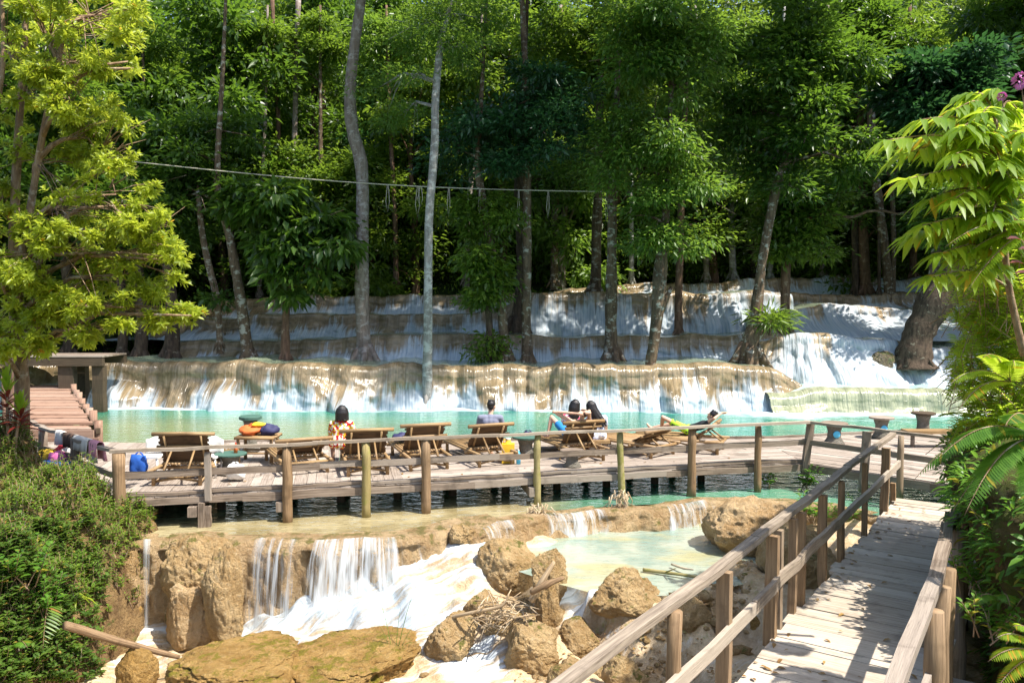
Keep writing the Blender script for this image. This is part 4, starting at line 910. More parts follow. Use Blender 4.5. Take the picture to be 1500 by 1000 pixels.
for runs in (((F0, F1, ZD-.10, .13, .05, 6, -.03), (F0, F1, ZD+.03, .05, .12, 9, .05), (F0, F1, ZD-.14, .12, .06, 5, .25)), ((F1, F2, ZD-.10, .15, .05, 1, -.03), (F2, F3, ZD-.10, .15, .05, 3, -.04), (F1, F2, ZD+.03, .05, .12, 1, .05)),
             ((Vector((-8.3, 18.8)), Vector((6.02, 19.35)), ZD+.02, .07, .07, 6, 0), (Vector((6.02, 19.35)), Vector((10.4, 20.45)), ZD+.02, .07, .07, 3, 0), (Vector((10.4, 20.45)), Vector((14, 20.7)), ZD+.02, .07, .07, 2, 0)), ((Vector((-6.66, 13.3)), Vector((-10.9, 17.4)), ZD-.08, .13, .05, 3, 0),)):
    mb = MB()
    for r_ in runs: edge_run(*r_)
    mb.build('edge_beam', M['wood'], deck)
mb = MB()
for i in range(14):   # joists under the planks
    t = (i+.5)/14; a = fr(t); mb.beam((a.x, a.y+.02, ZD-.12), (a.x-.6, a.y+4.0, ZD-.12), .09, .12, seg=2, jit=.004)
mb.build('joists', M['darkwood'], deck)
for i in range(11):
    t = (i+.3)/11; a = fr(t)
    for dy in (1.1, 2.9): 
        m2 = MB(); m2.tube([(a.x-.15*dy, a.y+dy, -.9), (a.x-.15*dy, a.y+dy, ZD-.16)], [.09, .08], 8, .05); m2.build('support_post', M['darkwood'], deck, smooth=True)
for px in (428, 300, 640, 795):   # short stub joist ends sticking out at the front
    q = on_line(px-14, F0, F1, ZD); m2 = MB(); m2.beam((q.x, q.y-.16, ZD-.28), (q.x-.25, q.y+1.2, ZD-.26), .15, .17, seg=2, jit=.01); m2.build('beam_end', M['wood'], deck)

# front railing
rl = empty('deck_railing', (0, 15, ZD), 'low wooden railing along the front edge of the lounger deck', 'railing')
H1 = .80
def post(mb, x, y, z0, z1, r, n=9, lean=(0, 0)):
    k = 5; mb.tube([(x+lean[0]*i/k+random.uniform(-.01, .01), y+lean[1]*i/k, z0+(z1-z0)*i/k) for i in range(k+1)], [r*random.uniform(.9, 1.1)*(1.08-.1*i/k) for i in range(k+1)], n, .07)
for px, r, mt, zb, zt, ln in ((181, .10, 'post', -.3, 1.33, 0), (424, .085, 'post', -.12, 1.36, 0), (538, .075, 'mosspost', -.1, 1.34, 0), (625, .085, 'post', -.1, 1.38, 0), (787, .065, 'mosspost', -.1, 1.36, 0), (911, .065, 'mosspost', -.4, 1.36, -.06), (1011, .085, 'post', -.1, 1.37, 0), (1108, .065, 'post', -.1, 1.36, 0)):
    q = on_line(px, F0, F1, ZD); mb = MB(); post(mb, q.x, q.y-.13, zb, zt, r, lean=(ln, 0)); mb.build('post', M[mt], rl, smooth=True)
for px, zt, zb in ((309, 1.28, .45), (299, .42, -.25), (308, .36, -.15)):
    q = on_line(px, F0, F1, ZD); mb = MB(); mb.beam((q.x, q.y-.12, zb), (q.x, q.y-.12, zt), .10, .07, up=(0, 1, 0), seg=4, jit=.008); mb.build('post', M['wood'], rl)
mb = MB(); mb.tube([(F0.x+.18, F0.y-.25, -.4), (F0.x+.18, F0.y-.25, .33)], [.10, .10], 9, .08); mb.build('post', M['wood'], rl)
q = F2; mb = MB(); mb.beam((q.x-.02, q.y-.05, .30), (q.x+.10, q.y-.05, 1.40), .13, .12, up=(0, 1, 0), seg=4, jit=.006); mb.build('post', M['wood'], rl)
for t_, zt in ((.33, 1.33), (.80, 1.33)):
    q = F2+(F3-F2)*t_; mb = MB(); mb.beam((q.x, q.y-.06, .15), (q.x+.06, q.y-.06, zt), .13, .12, up=(0, 1, 0), seg=4, jit=.006); mb.build('post', M['wood'], rl)
mb = MB()
def rail(a, b, za, zb, w_, h, off, n=5, jit=.012, ov=.1):
    for i in range(n):
        p = a+(b-a)*(i/n); q = a+(b-a)*((i+1)/n); d = (b-a).normalized()*ov
        z0 = za+(zb-za)*i/n; z1 = za+(zb-za)*(i+1)/n
        mb.beam((p.x-d.x*.5, p.y+off, z0+random.uniform(-.008, .008)+.006*(i % 2)), (q.x+d.x*.5, q.y+off, z1+random.uniform(-.008, .008)+.006*(i % 2)), w_*random.uniform(.92, 1.08), h*random.uniform(.92, 1.08), seg=6, jit=jit)
rail(F0, F2, 1.36, 1.40, .085, .05, -.14, 4); mb.build('top_rail', M['rail'], rl)
mb = MB(); rail(F0, F2, .94, .97, .04, .115, -.02, 4); mb.build('mid_rail', M['wood'], rl)
mb = MB(); rail(F2, F3+Vector((.2, -.2)), 1.40, 1.36, .085, .05, -.05, 2); mb.build('top_rail', M['rail'], rl)
mb = MB(); rail(F2, F3, .98, .92, .04, .11, .03, 2); mb.build('mid_rail', M['wood'], rl)

# left railing with hung towels
LA, LB, LC = Vector((-6.7, 13.35)), Vector((-9.3, 15.7)), Vector((-11.6, 18.4))
ll = empty('side_railing', (-9, 15.5, ZD), 'dark crooked side railing with towels at the left end of the deck', 'railing')
mb = MB(); rail(LA, LB, 1.33, 1.36, .10, .055, 0, 2, .02); rail(LB, LC, 1.36, 1.36, .09, .05, 0, 2, .02); mb.build('top_rail', M['wood'], ll)
mb = MB(); rail(LA, LB, .90, .95, .05, .11, .03, 2, .02); rail(LB, LC, .95, 1.0, .05, .11, .03, 2, .02); mb.build('mid_rail', M['wood'], ll)
for q in (LB, LC, LA+(LB-LA)*.5):
    mb = MB(); post(mb, q.x, q.y, .1, 1.36, .085); mb.build('post', M['wood'], ll, smooth=True)
def cloth(name, label, a, b, drop, matn, parent_cat='towel', group=None, back=.25, z=1.40, seed=0):
    """cloth folded over the rail between points a,b"""
    a = Vector((a[0], a[1])); b = Vector((b[0], b[1])); d = (b-a); L = d.length; d.normalize(); nrm = Vector((d.y, -d.x))
    nu = 24; prof = [(.07+.01, -drop), (.075, -drop*.75), (.07, -drop*.5), (.065, -drop*.2), (.062, -.02), (.03, .012), (-.03, .012), (-.062, -.02), (-.068, -back*.5), (-.075, -back)]
    V = []; F = []
    for i in range(nu+1):
        u = i/nu
        for j, (o, zz_) in enumerate(prof):
            k = abs(zz_)/drop; o2 = o+(0.022*math.sin(u*19+seed)+.012*math.sin(u*41+seed))*k*(1 if o > 0 else -1)+.012*k
            c = a+d*(u*L*(1-.06*k)+.03*k*L)+nrm*o2
            V.append((c.x, c.y, z+zz_*(1+.05*math.sin(u*5+seed)*(k > .5))))
    m = len(prof)
    for i in range(nu):
        for j in range(m-1): F.append((i*m+j, (i+1)*m+j, (i+1)*m+j+1, i*m+j+1))
    mb = MB(); mb.add(V, F); o = mb.build(name, M[matn], None, (a.x, a.y, z), smooth=True)
    so = o.modifiers.new('thick', 'SOLIDIFY'); so.thickness = .008
    return tag(o, label, parent_cat, group)
M['towel_white'] = plain('towel_white', (0.72, 0.66, 0.60), .95, .08, 30, .1)
M['towel_pink'] = plain('towel_pink', (0.66, 0.30, 0.36), .95, .12, 25, .1)
M['towel_dark'] = plain('towel_dark', (0.10, 0.065, 0.05), .95, .3, 20, .1)
d_ = (LB-LA)
cloth('towel', 'white towel hanging over the side railing nearest the deck corner post', LA+d_*.30, LA+d_*.50, .42, 'towel_white', seed=1)
cloth('towel', 'pink towel hanging over the side railing just right of the white towel', LA+d_*.18, LA+d_*.28, .33, 'towel_pink', seed=2)
cloth('cloth', 'dark brown cloth hanging over the side railing left of the white towel', LA+d_*.52, LA+d_*.64, .40, 'towel_dark', 'cloth', seed=3)
cloth('cloth', 'pale striped cloth hanging on the side railing above the blue tub', LA+d_*.66, LA+d_*.76, .26, 'towel_white', 'cloth', seed=4)
cloth('towel', 'greyish towel draped at the far left end of the side railing', LC+Vector((-.3, .4)), LC+Vector((.1, -.05)), .3, 'towel_white', seed=5)

# stepped boardwalk at the left, over the pool to the log bridge
bw = empty('boardwalk', (-13, 22, ZD), 'reddish plank boardwalk climbing from the deck across the pool at left', 'walkway')
mb = MB(); a0 = Vector((-10.15, 19.2)); a1 = Vector((-16.6, 29.6)); wv = Vector((-1.9, 0)); n = 34
for i in range(n):
    t = i/n; p = a0+(a1-a0)*t; z = .86 if i > 1 else .80
    q = a0+(a1-a0)*((i+.9)/n); e = random.uniform(-.08, .08)
    mb.prism([(p.x+e, p.y), (q.x+e, q.y), (q.x+wv.x+e*.5, q.y), (p.x+wv.x+e*.5, p.y)], z-.05+random.uniform(-.01, .01), z+random.uniform(-.008, .012), dirv=(1, 0))
mb.build('planking', M['redwood'], bw)
mb = MB(); mb.beam((-12.0, 19.12, .69), (-10.1, 19.12, .69), .04, .20, seg=4, jit=.006); mb.beam((-12.0, 18.98, .58), (-9.9, 18.98, .58), .05, .10, seg=4, jit=.006)
mb.build('riser', M['redwood'], bw)
mb = MB()
for o in (.12, -1.75): mb.beam((a0.x+o, a0.y, .76), (a1.x+o, a1.y, .76), .10, .13, seg=8, jit=.01)
mb.build('stringer', M['darkwood'], bw)
for i in range(9):
    t = (i+.1)/8.5; p = a0+(a1-a0)*t+Vector((.14, 0)); mb = MB(); post(mb, p.x, p.y, -.6, random.uniform(.93, 1.10), .085+.02*random.random()); mb.build('support_log', M['redwood'], bw, smooth=True)
mb = MB(); q = at(62, 470, 18.4)
po = empty('timber_pole', (q.x, q.y, .3), 'tall rough pole standing by the boardwalk under the yellow-green tree', 'pole')
k = [at(60, 660, 18.6), at(61, 600, 18.5), at(66, 540, 18.5), at(68, 500, 18.5), at(70, 472, 18.5)]
k = [Vector((v.x-.66, v.y, v.z)) for v in k]
mb.tube(k, [.14, .13, .12, .11, .10], 10, .08); mb.build('shaft', M['redwood'], po, smooth=True)
mb = MB(); mb.tube([k[-1]+Vector((0, 0, -.12)), k[-1]+Vector((.16, 0, .02))], [.04, .03], 7); mb.build('branch_stub', M['redwood'], po)
bs = empty('boardwalk_railing', (-12, 19, .8), 'rough post-and-rail fence on the left side of the boardwalk', 'railing')
for i, (px, py) in enumerate(((35, 660), (10, 640), (-30, 600))):
    v = at(px, py, 18.9+i*2.6); mb = MB(); post(mb, v.x, v.y, .3, 1.9, .10); mb.build('post', M['redwood'], bs, smooth=True)
mb = MB(); mb.beam((-11.6, 18.8, 1.75), (-14.8, 24, 1.95), .10, .07, seg=5, jit=.02); mb.beam((-11.6, 18.8, 1.2), (-14.8, 24, 1.4), .07, .12, seg=5, jit=.02); mb.build('rail', M['redwood'], bs)
# log bridge at the far left
lb_ = empty('log_bridge', (-17.5, 28.8, 0), 'dark timber footbridge in shade at the far left of the cascades', 'bridge')
mb = MB(); y0 = 28.4
bl, br = at(-40, 520, y0), at(152, 520, y0)
for i in range(7): mb.beam((bl.x-2, y0+i*.26, 2.0+random.uniform(-.01, .01)), (br.x, y0+i*.26, 2.0), .24, .06, seg=5, jit=.008)
mb.build('planking', M['wood'], lb_)
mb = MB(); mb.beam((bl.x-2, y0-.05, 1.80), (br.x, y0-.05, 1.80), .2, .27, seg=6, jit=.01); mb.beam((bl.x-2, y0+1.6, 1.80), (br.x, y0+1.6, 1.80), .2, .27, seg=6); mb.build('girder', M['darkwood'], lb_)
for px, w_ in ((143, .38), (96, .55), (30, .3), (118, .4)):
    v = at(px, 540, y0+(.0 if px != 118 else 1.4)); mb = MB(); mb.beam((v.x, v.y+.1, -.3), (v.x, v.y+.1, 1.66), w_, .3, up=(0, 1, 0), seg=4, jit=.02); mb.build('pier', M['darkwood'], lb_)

# near walkway
ZW = .30
wd_ = Vector((.572, .820)); wr = Vector((.820, -.572))
e0 = Vector((2.10, 7.30)); 
def wl(s_): return e0+wd_*s_
WW = 1.47
ww = empty('walkway', (3, 8, ZW), 'sunlit plank walkway running from lower right up to the deck', 'walkway')
mb = MB(); s_ = -5.2
while s_ < 8.35:
    bwid = random.choice([.14, .19, .24, .29, .33]); a = wl(s_+.006); b = wl(s_+bwid-.006)
    l0 = random.uniform(-.06, .05); l1 = WW+random.uniform(-.05, .16); sk = random.uniform(-.012, .012); dz = random.uniform(-.006, .010)
    P4 = [a+wr*l0, b+wr*(l0+sk), b+wr*(l1), a+wr*(l1+sk)]
    mb.prism([(q.x, q.y) for q in P4], ZW-.045+dz, ZW+dz, dirv=(wr.x, wr.y)); s_ += bwid
mb.build('planking', M['walk'], ww)
mb = MB()
for o in (.15, WW-.15): a = wl(-5.2)+wr*o; b = wl(8.3)+wr*o; mb.beam((a.x, a.y, ZW-.11), (b.x, b.y, ZW-.11), .10, .12, seg=6, jit=.01)
mb.build('stringer', M['wood'], ww)
for s_ in (-3, -1, 1, 3, 5, 7):
    for o in (.12, WW-.1):
        a = wl(s_)+wr*o; mb = MB(); post(mb, a.x, a.y, -2.2, ZW-.1, .09); mb.build('support_post', M['darkwood'], ww, smooth=True)
for s_, o in ((1.0, WW+.05), (1.35, WW+.1), (.2, WW+.05)):
    a = wl(s_)+wr*o; mb = MB(); mb.beam((a.x, a.y, ZW-.14), (a.x+wr.x*.35, a.y+wr.y*.35, ZW-.14), .16, .05, seg=2); mb.build('bracket', M['wood'], ww)
HL = 1.10
lr = empty('walkway_railing', (2.5, 8, ZW), 'long two-bar wooden railing on the left side of the near walkway', 'railing')
def walk_pt(px, off=0.0):
    a = wl(-8)+wr*off; b = wl(9)+wr*off; return on_line(px, a, b, ZW)
# (px at base, base z, width, depth, round, material)
for px, zb, wd1, kind in ((985, -.35, .17, 'r'), (1060, -.45, .15, 'b'), (1128, .2, .15, 'b'), (1139, -.5, .10, 'b'), (1172, .2, .12, 'b'), (1160, -.4, .10, 'b'), (1205, .2, .12, 'b'), (1231, .1, .13, 'r'), (1266, .15, .09, 'b'), (1295, .15, .16, 'b'), (1308, .15, .10, 's'), (1356, .15, .16, 'r')):
    q = walk_pt(px, -.03); mb = MB(); zt = ZW+HL-.03 if kind != 's' else ZW+.32
    wd1 *= .82
    if kind == 'r': post(mb, q.x, q.y, zb, zt, wd1*.46, n=7)
    else: mb.beam((q.x, q.y, zb), (q.x+random.uniform(-.02, .02), q.y, zt), wd1, .09, up=(wd_.x, wd_.y, 0), seg=5, jit=.008)
    mb.build('post', M['post'], lr, smooth=(kind == 'r'))
def rail3(mb, pts, w_, h, seg=8, jit=.012):
    for i in range(len(pts)-1): 
        a = Vector(pts[i]); b = Vector(pts[i+1]); d = (b-a).normalized()*.06
        mb.beam(a-d+Vector((0, 0, .007*(i % 2))), b+d+Vector((0, 0, .007*(i % 2))), w_*random.uniform(.95, 1.05), h*random.uniform(.93, 1.07), seg=seg, jit=jit)
def W3(s_, off, z): q = wl(s_)+wr*off; return (q.x, q.y, z)
mb = MB(); rail3(mb, [W3(-4.5, -.08, 1.38), W3(.8, -.08, 1.41), W3(3.6, -.08, 1.43), W3(4.9, -.09, 1.46), W3(8.3, -.06, 1.48)], .10, .06); mb.build('top_rail', M['rail'], lr)
mb = MB(); rail3(mb, [W3(-4.5, .045, .82), W3(.4, .045, .86), W3(2.6, .045, .92), W3(4.4, .05, .93), W3(8.3, .05, .96)], .05, .12); mb.build('mid_rail', M['rail'], lr)
rr_ = empty('walkway_railing', (5, 8.5, ZW), 'thick dark-grey railing on the cliff side of the near walkway', 'railing')
mb = MB(); rail3(mb, [W3(-4.0, WW+.20, 1.36), W3(.5, WW+.10, 1.39), W3(2.9, WW-.04, 1.40)], .115, .08, jit=.012)
mb.build('top_rail', M['wood'], rr_)
mb = MB(); rail3(mb, [W3(2.7, WW-.02, 1.40), W3(4.6, WW+.10, 1.40), W3(7.0, WW+.2, 1.38)], .11, .07, jit=.015); mb.build('top_rail', M['rail'], rr_)
mb = MB(); rail3(mb, [W3(-4.0, WW+.22, .80), W3(.5, WW+.13, .82), W3(2.9, WW+.03, .84)], .05, .12); mb.build('mid_rail', M['wood'], rr_)
for s_, zb, rd in ((2.55, -.9, .12), (-.2, -.9, .11), (1.0, -.9, .11), (.45, -.9, .09), (3.4, .1, .09), (4.9, .1, .09), (-2.4, -.8, .11)):
    q = wl(s_)+wr*(WW+.18-.04*max(0, s_)); mb = MB(); post(mb, q.x, q.y, zb, 1.36, rd*.68); mb.build('post', M['post'] if s_ != 2.55 else M['wood'], rr_, smooth=True)
q = wl(1.75)+wr*(WW-.12); mb = MB(); mb.beam((q.x, q.y, ZW), (q.x+.03, q.y, ZW+.42), .10, .06, up=(wd_.x, wd_.y, 0), seg=3, jit=.01); mb.build('post', M['post'], rr_)

# ------------------------------------------------------------------ loungers
LG = 'bamboo loungers in a row on the deck'
def lounger(label, px, Y, yaw, ang, width=.98, bl=.98, seat=1.35, bars=1, first=None):
    q = at(px, 690, Y); r = empty('lounger', (q.x, q.y, ZD), label, 'lounger', LG)
    R = Matrix.Rotation(math.radians(yaw), 4, 'Z'); T = Matrix.Translation((q.x, q.y, ZD))
    X = T @ R
    def tp(x, y, z): v = X @ Vector((x, y, z)); return v
    hz = .27; hy = .42; bl = bl*.60; width *= .93; W = width/2; a = math.radians(ang)
    by, bz = hy-bl*math.cos(a), hz+.03+bl*math.sin(a)
    # seat of lengthwise split bamboo
    mb = MB(); nsl = 15
    for i in range(nsl):
        x = -W+.05+(width-.1)*i/(nsl-1); mb.tube([tp(x, hy-.12+random.uniform(-.05, .05), hz+.035), tp(x+random.uniform(-.01, .01), hy+seat+random.uniform(-.03, .03), hz+.035)], [.027, .024], 6, .08)
    mb.build('seat', M['bamboo'], r, smooth=True)
    mb = MB(); ns = 20      # backrest of crosswise slats, underside shade put into their colour
    for i in range(ns):
        f = (i+.5)/ns; y = hy-bl*f*math.cos(a); z = hz+.03+bl*f*math.sin(a)
        j = random.uniform(-.02, .02)
        mb.beam(tp(-W+.03+j, y+random.uniform(-.006, .006), z), tp(W-.03+j, y, z+random.uniform(-.006, .006)), .018, bl/ns*1.02, up=tuple((R @ Vector((0, -math.cos(a), math.sin(a), )))), seg=3, jit=.003)
    bk = mb.build('backrest', M['shaded_slat'], r)
    mb = MB()
    for sx in (-1, 1): mb.tube([tp(sx*(W-.14), hy-.015, hz+.02), tp(sx*(W-.14), by-.03, bz)], [.024, .022], 7)
    for f in ((.62,) if bars < 2 else (.82,)): mb.tube([tp(-W-.02, hy-bl*f*math.cos(a)-.035, hz+.03+bl*f*math.sin(a)), tp(W+.04, hy-bl*f*math.cos(a)-.035, hz+.03+bl*f*math.sin(a))], [.028, .024], 8)
    mb.build('backrest_frame', M['bamboo'], bk, smooth=True)
    mb = MB(); mb.tube([tp(-W-.08, by, bz+.03), tp(0, by, bz+.036), tp(W+.10, by, bz+.028)], [.040, .036, .038], 9, .04); mb.build('headrest_bar', M['bamboo'], bk, smooth=True)
    mb = MB()
    for sx in (-1, 1): mb.tube([tp(sx*(W-.02), -.28, hz), tp(sx*(W-.02), hy+seat+.05, hz)], [.034, .03], 8, .04)
    for y in (-.2, hy-.06, hy+seat-.08): mb.tube([tp(-W-.05, y, hz-.035), tp(W+.05, y, hz-.035)], [.034, .032], 8, .04)
    mb.build('frame', M['bamboo'], r, smooth=True)
    for sx in (-1, 1):
        for y in (-.14, hy+seat-.14):
            mb = MB(); mb.tube([tp(sx*(W-.06), y, 0), tp(sx*(W-.06), y, hz-.02)], [.036, .034], 8, .04); mb.build('leg', M['bamboo'], r, smooth=True)
    mb = MB()
    for sx in (-1, 1):
        mb.tube([tp(sx*(W-.06), -.12, .05), tp(sx*(W-.10), hy+.35, hz-.06)], [.02, .018], 6); mb.tube([tp(sx*(W-.06), hy+.2, .10), tp(sx*(W-.10), -.1, hz-.08)], [.02, .018], 6)
    mb.tube([tp(-W+.06, -.13, .07), tp(W-.06, -.12, hz-.08)], [.022, .02], 6); mb.tube([tp(W-.06, -.13, .07), tp(-W+.06, -.12, hz-.08)], [.022, .02], 6)
    mb.build('brace', M['bamboo'], r, smooth=True)
    for sx in (-1, 1):
        f = .62; mb = MB(); mb.tube([tp(sx*(W-.26), -.2, hz), tp(sx*(W-.27), hy-bl*f*math.cos(a)-.05, hz+bl*f*math.sin(a))], [.022, .018], 7); mb.build('prop', M['bamboo'], r, smooth=True)
    return X
XL = {}
XL[1] = lounger('upright bamboo lounger at the left end of the deck, seen square from behind', 263, 14.35, 2, 66, 1.02, 1.0)
XL[2] = lounger('low-reclined bamboo lounger between the bag table and the red-shirted woman', 446, 15.3, 28, 38, 1.0, .85)
XL[3] = lounger('bamboo lounger with raised back in front of the woman in red and yellow', 538, 15.2, 16, 58, .92, .98)
XL[4] = lounger('empty bamboo lounger between the red-shirted woman and the man in grey', 626, 15.7, 20, 62, .92, .98)
XL[5] = lounger('bamboo lounger directly in front of the man in grey', 722, 16.1, 26, 55, .90, .95)
XL[6] = lounger('bamboo lounger holding the sunbather with hands behind the head', 858, 16.5, 24, 56, .86, .95, bars=2)
XL[7] = lounger('low-reclined empty bamboo lounger right of the sunbather with raised arms', 962, 17.1, 44, 24, 1.0, .95)
XL[8] = lounger('bamboo lounger turned sideways under the boy in green shorts', 1045, 17.6, 66, 33, .92, .95)

# ------------------------------------------------------------------ things on the deck
cl = {'orange': (0.70, 0.16, 0.04), 'navy': (0.03, 0.03, 0.09), 'yellow': (0.80, 0.50, 0.03), 'blue': (0.02, 0.10, 0.42), 'green': (0.06, 0.13, 0.10), 'red': (0.60, 0.03, 0.04), 'white': (0.72, 0.70, 0.66), 'pink': (0.75, 0.18, 0.40), 'grey': (0.30, 0.29, 0.27), 'cyan': (0.10, 0.50, 0.75), 'black': (0.012, 0.011, 0.012), 'beige': (0.55, 0.42, 0.28)}
for k, v in cl.items(): M[k] = plain('fabric_'+k if k not in ('cyan',) else 'paint_cyan', v, .7, .25, 14)
def lump(mb, c, rx, ry, rz, seed=0, amp=.25):
    b = len(mb.v); mb.ell(c, rx, ry, rz, 20, 12)
    vs = np.array(mb.v[b:]); o = np.array(c); d = vs-o; n = fbm(d*6/max(rx, ry, rz)*.35+seed*3.3, 3)-.5
    vs = o+d*(1+n[:, None]*amp*4)
    for i in range(len(vs)): mb.v[b+i] = tuple(vs[i])
def bagthing(name, label, cat, c, r, matn, seed=0, extra=None, rest=None):
    ro = empty(name, (c[0], c[1], c[2]-r[2]*.8), label, cat); mb = MB(); lump(mb, c, *r, seed); mb.build('body', M[matn], ro, smooth=True)
    if extra: extra(ro)
    return ro
def handle(c, r, matn):
    def f(ro):
        mb = MB(); mb.tube([(c[0]+math.cos(a)*r, c[1], c[2]+math.sin(a)*r) for a in [i*math.pi/8 for i in range(9)]], .014, 6); mb.build('handle', M[matn], ro, smooth=True)
    return f
# table with bags
tq = at(378, 650, 16.5); tb = empty('side_table', (tq.x, tq.y, ZD), 'bamboo side table with an orange bag and dark bag on top', 'table')
TZ = ZD+.52
mb = MB()
for i in range(9): mb.tube([(tq.x-.40, tq.y-.28+i*.07, TZ), (tq.x+.42, tq.y-.28+i*.07, TZ)], [.03, .03], 7, .05)
mb.build('table_top', M['bamboo'], tb, smooth=True)
for sx in (-1, 1):
    for sy in (-1, 1): mb = MB(); mb.tube([(tq.x+sx*.34, tq.y+sy*.22, ZD), (tq.x+sx*.34, tq.y+sy*.22, TZ-.02)], [.038, .036], 8); mb.build('leg', M['bamboo'], tb, smooth=True)
mb = MB(); mb.tube([(tq.x-.34, tq.y-.22, ZD+.2), (tq.x+.34, tq.y-.22, ZD+.2)], .022, 6); mb.tube([(tq.x-.34, tq.y+.22, ZD+.2), (tq.x+.34, tq.y+.22, ZD+.2)], .022, 6); mb.build('stretcher', M['bamboo'], tb, smooth=True)
bagthing('bag', 'orange cloth bag slumped on the bamboo side table', 'bag', (tq.x-.14, tq.y, TZ+.12), (.26, .17, .10), 'orange', 2, handle((tq.x-.1, tq.y, TZ+.17), .10, 'orange'))
bagthing('bag', 'dark navy bag lying at the right end of the bamboo side table', 'bag', (tq.x+.24, tq.y-.02, TZ+.13), (.19, .15, .12), 'navy', 4)
bagthing('shirt', 'yellow cloth bundled on top of the orange bag', 'clothing', (tq.x+.02, tq.y, TZ+.24), (.14, .10, .055), 'yellow', 7)
tq2 = at(372, 634, 17.9)
def stump_stool(label, px, py, Y, matn, topm, r=.2, h=.45, dot=False, name='stool', group=None):
    q = at(px, py, Y); ro = empty(name, (q.x, q.y, ZD), label, 'stool', group)
    mb = MB(); mb.lathe((q.x, q.y, ZD), [(r*.95, 0), (r*.85, h*.12), (r*.62, h*.3), (r*.58, h*.6), (r*.74, h*.85), (r*.8, h*.9)], 16); mb.build('pedestal', M[matn], ro, smooth=True)
    mb = MB(); mb.lathe((q.x, q.y, ZD), [(r*.95, h*.9), (r*1.2, h*.93), (r*1.22, h), (r*1.1, h*1.02)], 18); mb.build('stool_top', M[topm], ro)
    if dot:
        mb = MB(); mb.ell((q.x, q.y-r*.60, ZD+h*.48), .085, .03, .085); mb.build('painted_dot', M['cyan'], ro, smooth=True)
    return q
SG = 'stump-shaped stools on the deck'
M['concrete'] = rockmat('cast_concrete', (0.20, 0.18, 0.14), (0.34, 0.31, 0.26), (0.42, 0.38, 0.32))
stump_stool('stump stool behind the table with the bags', 367, 645, 17.6, 'concrete', 'green', .2, .78)
stump_stool('low round stool with green top, right of the left-end lounger', 338, 690, 15.2, 'concrete', 'green', .25, .40)
stump_stool('stump stool with dark green top beside the yellow can', 770, 680, 16.9, 'concrete', 'green', .24, .45)
stump_stool('mossy tree-stump stool under the sunbather\'s lounger', 838, 697, 15.9, 'concrete', 'wood', .20, .34)
stump_stool('stump stool with blue dot, left of the two at the far right of the deck', 1222, 640, 18.6, 'concrete', 'wood', .25, .50, True, group=SG)
stump_stool('stump stool with blue dot, partly behind the angled railing post', 1291, 640, 19.4, 'concrete', 'wood', .24, .52, True, group=SG)
stump_stool('dark stump stool at the far right corner of the deck', 1352, 640, 20.0, 'concrete', 'darkwood', .24, .55, group=SG)
q = at(1372, 645, 18.2); tb = empty('bench', (q.x, q.y, ZD), 'low wooden slab bench near the cliff end of the deck', 'bench')
mb = MB(); mb.beam((q.x-.75, q.y, ZD+.36), (q.x+.9, q.y-.1, ZD+.36), .36, .07, seg=4, jit=.01); mb.build('seat', M['bamboo'], tb)
for sx in (-.55, .65): mb = MB(); mb.tube([(q.x+sx, q.y, ZD), (q.x+sx, q.y, ZD+.33)], [.05, .045], 8); mb.build('leg', M['wood'], tb, smooth=True)
# bottle on the low stool, bag, jug ...
def bottle(label, c, h, r, matn, capm):
    ro = empty('bottle', c, label, 'bottle'); mb = MB(); mb.lathe(c, [(r, 0), (r, h*.6), (r*.9, h*.7), (r*.4, h*.85), (r*.38, h*.92)], 12); mb.build('body', M[matn], ro, smooth=True)
    mb = MB(); mb.lathe((c[0], c[1], c[2]+h*.92), [(r*.42, 0), (r*.42, h*.08)], 10); mb.build('cap', M[capm], ro)
s_q = at(338, 690, 15.2); bottle('small orange drink bottle standing on the low green-topped stool', (s_q.x+.1, s_q.y, ZD+.408), .2, .035, 'orange', 'red')
b_q = at(748, 690, 16.3); 
def jerry(label, c):
    ro = empty('jug', c, label, 'jug'); mb = MB(); V = Vector(c)
    mb.beam(V, V+Vector((0, 0, .40)), .26, .17, up=(0, 1, 0), seg=4, jit=.004); mb.lathe((c[0], c[1], c[2]+.40), [(.08, 0), (.05, .05), (.045, .08)], 10); mb.build('body', M['yellow'], ro)
    mb = MB(); mb.tube([V+Vector((-.09, 0, .41)), V+Vector((-.09, 0, .47)), V+Vector((-.02, 0, .48))], .015, 6); mb.build('handle', M['yellow'], ro)
    mb = MB(); mb.lathe((c[0], c[1], c[2]+.48), [(.05, 0), (.05, .03)], 10); mb.build('cap', M['white'], ro)
jerry('yellow plastic can standing beside the lounger of the man in grey', (b_q.x-.05, b_q.y, ZD+.005))
bottle('clear blue water bottle right of the yellow can', (b_q.x+.16, b_q.y-.15, ZD+.005), .30, .045, 'cyan', 'white')
q = at(323, 722, 14.6)
bagthing('plastic_bag', 'crumpled white plastic bag on the boards right of the left-end lounger', 'bag', (q.x+.28, q.y, ZD+.16), (.20, .16, .16), 'white', 9, handle((q.x+.28, q.y, ZD+.28), .07, 'white'))
q = at(208, 690, 14.7); bagthing('bag', 'bright blue bag beside the left-end lounger', 'bag', (q.x-.05, q.y, ZD+.26), (.16, .12, .24), 'blue', 3, handle((q.x-.05, q.y, ZD+.44), .07, 'blue'))
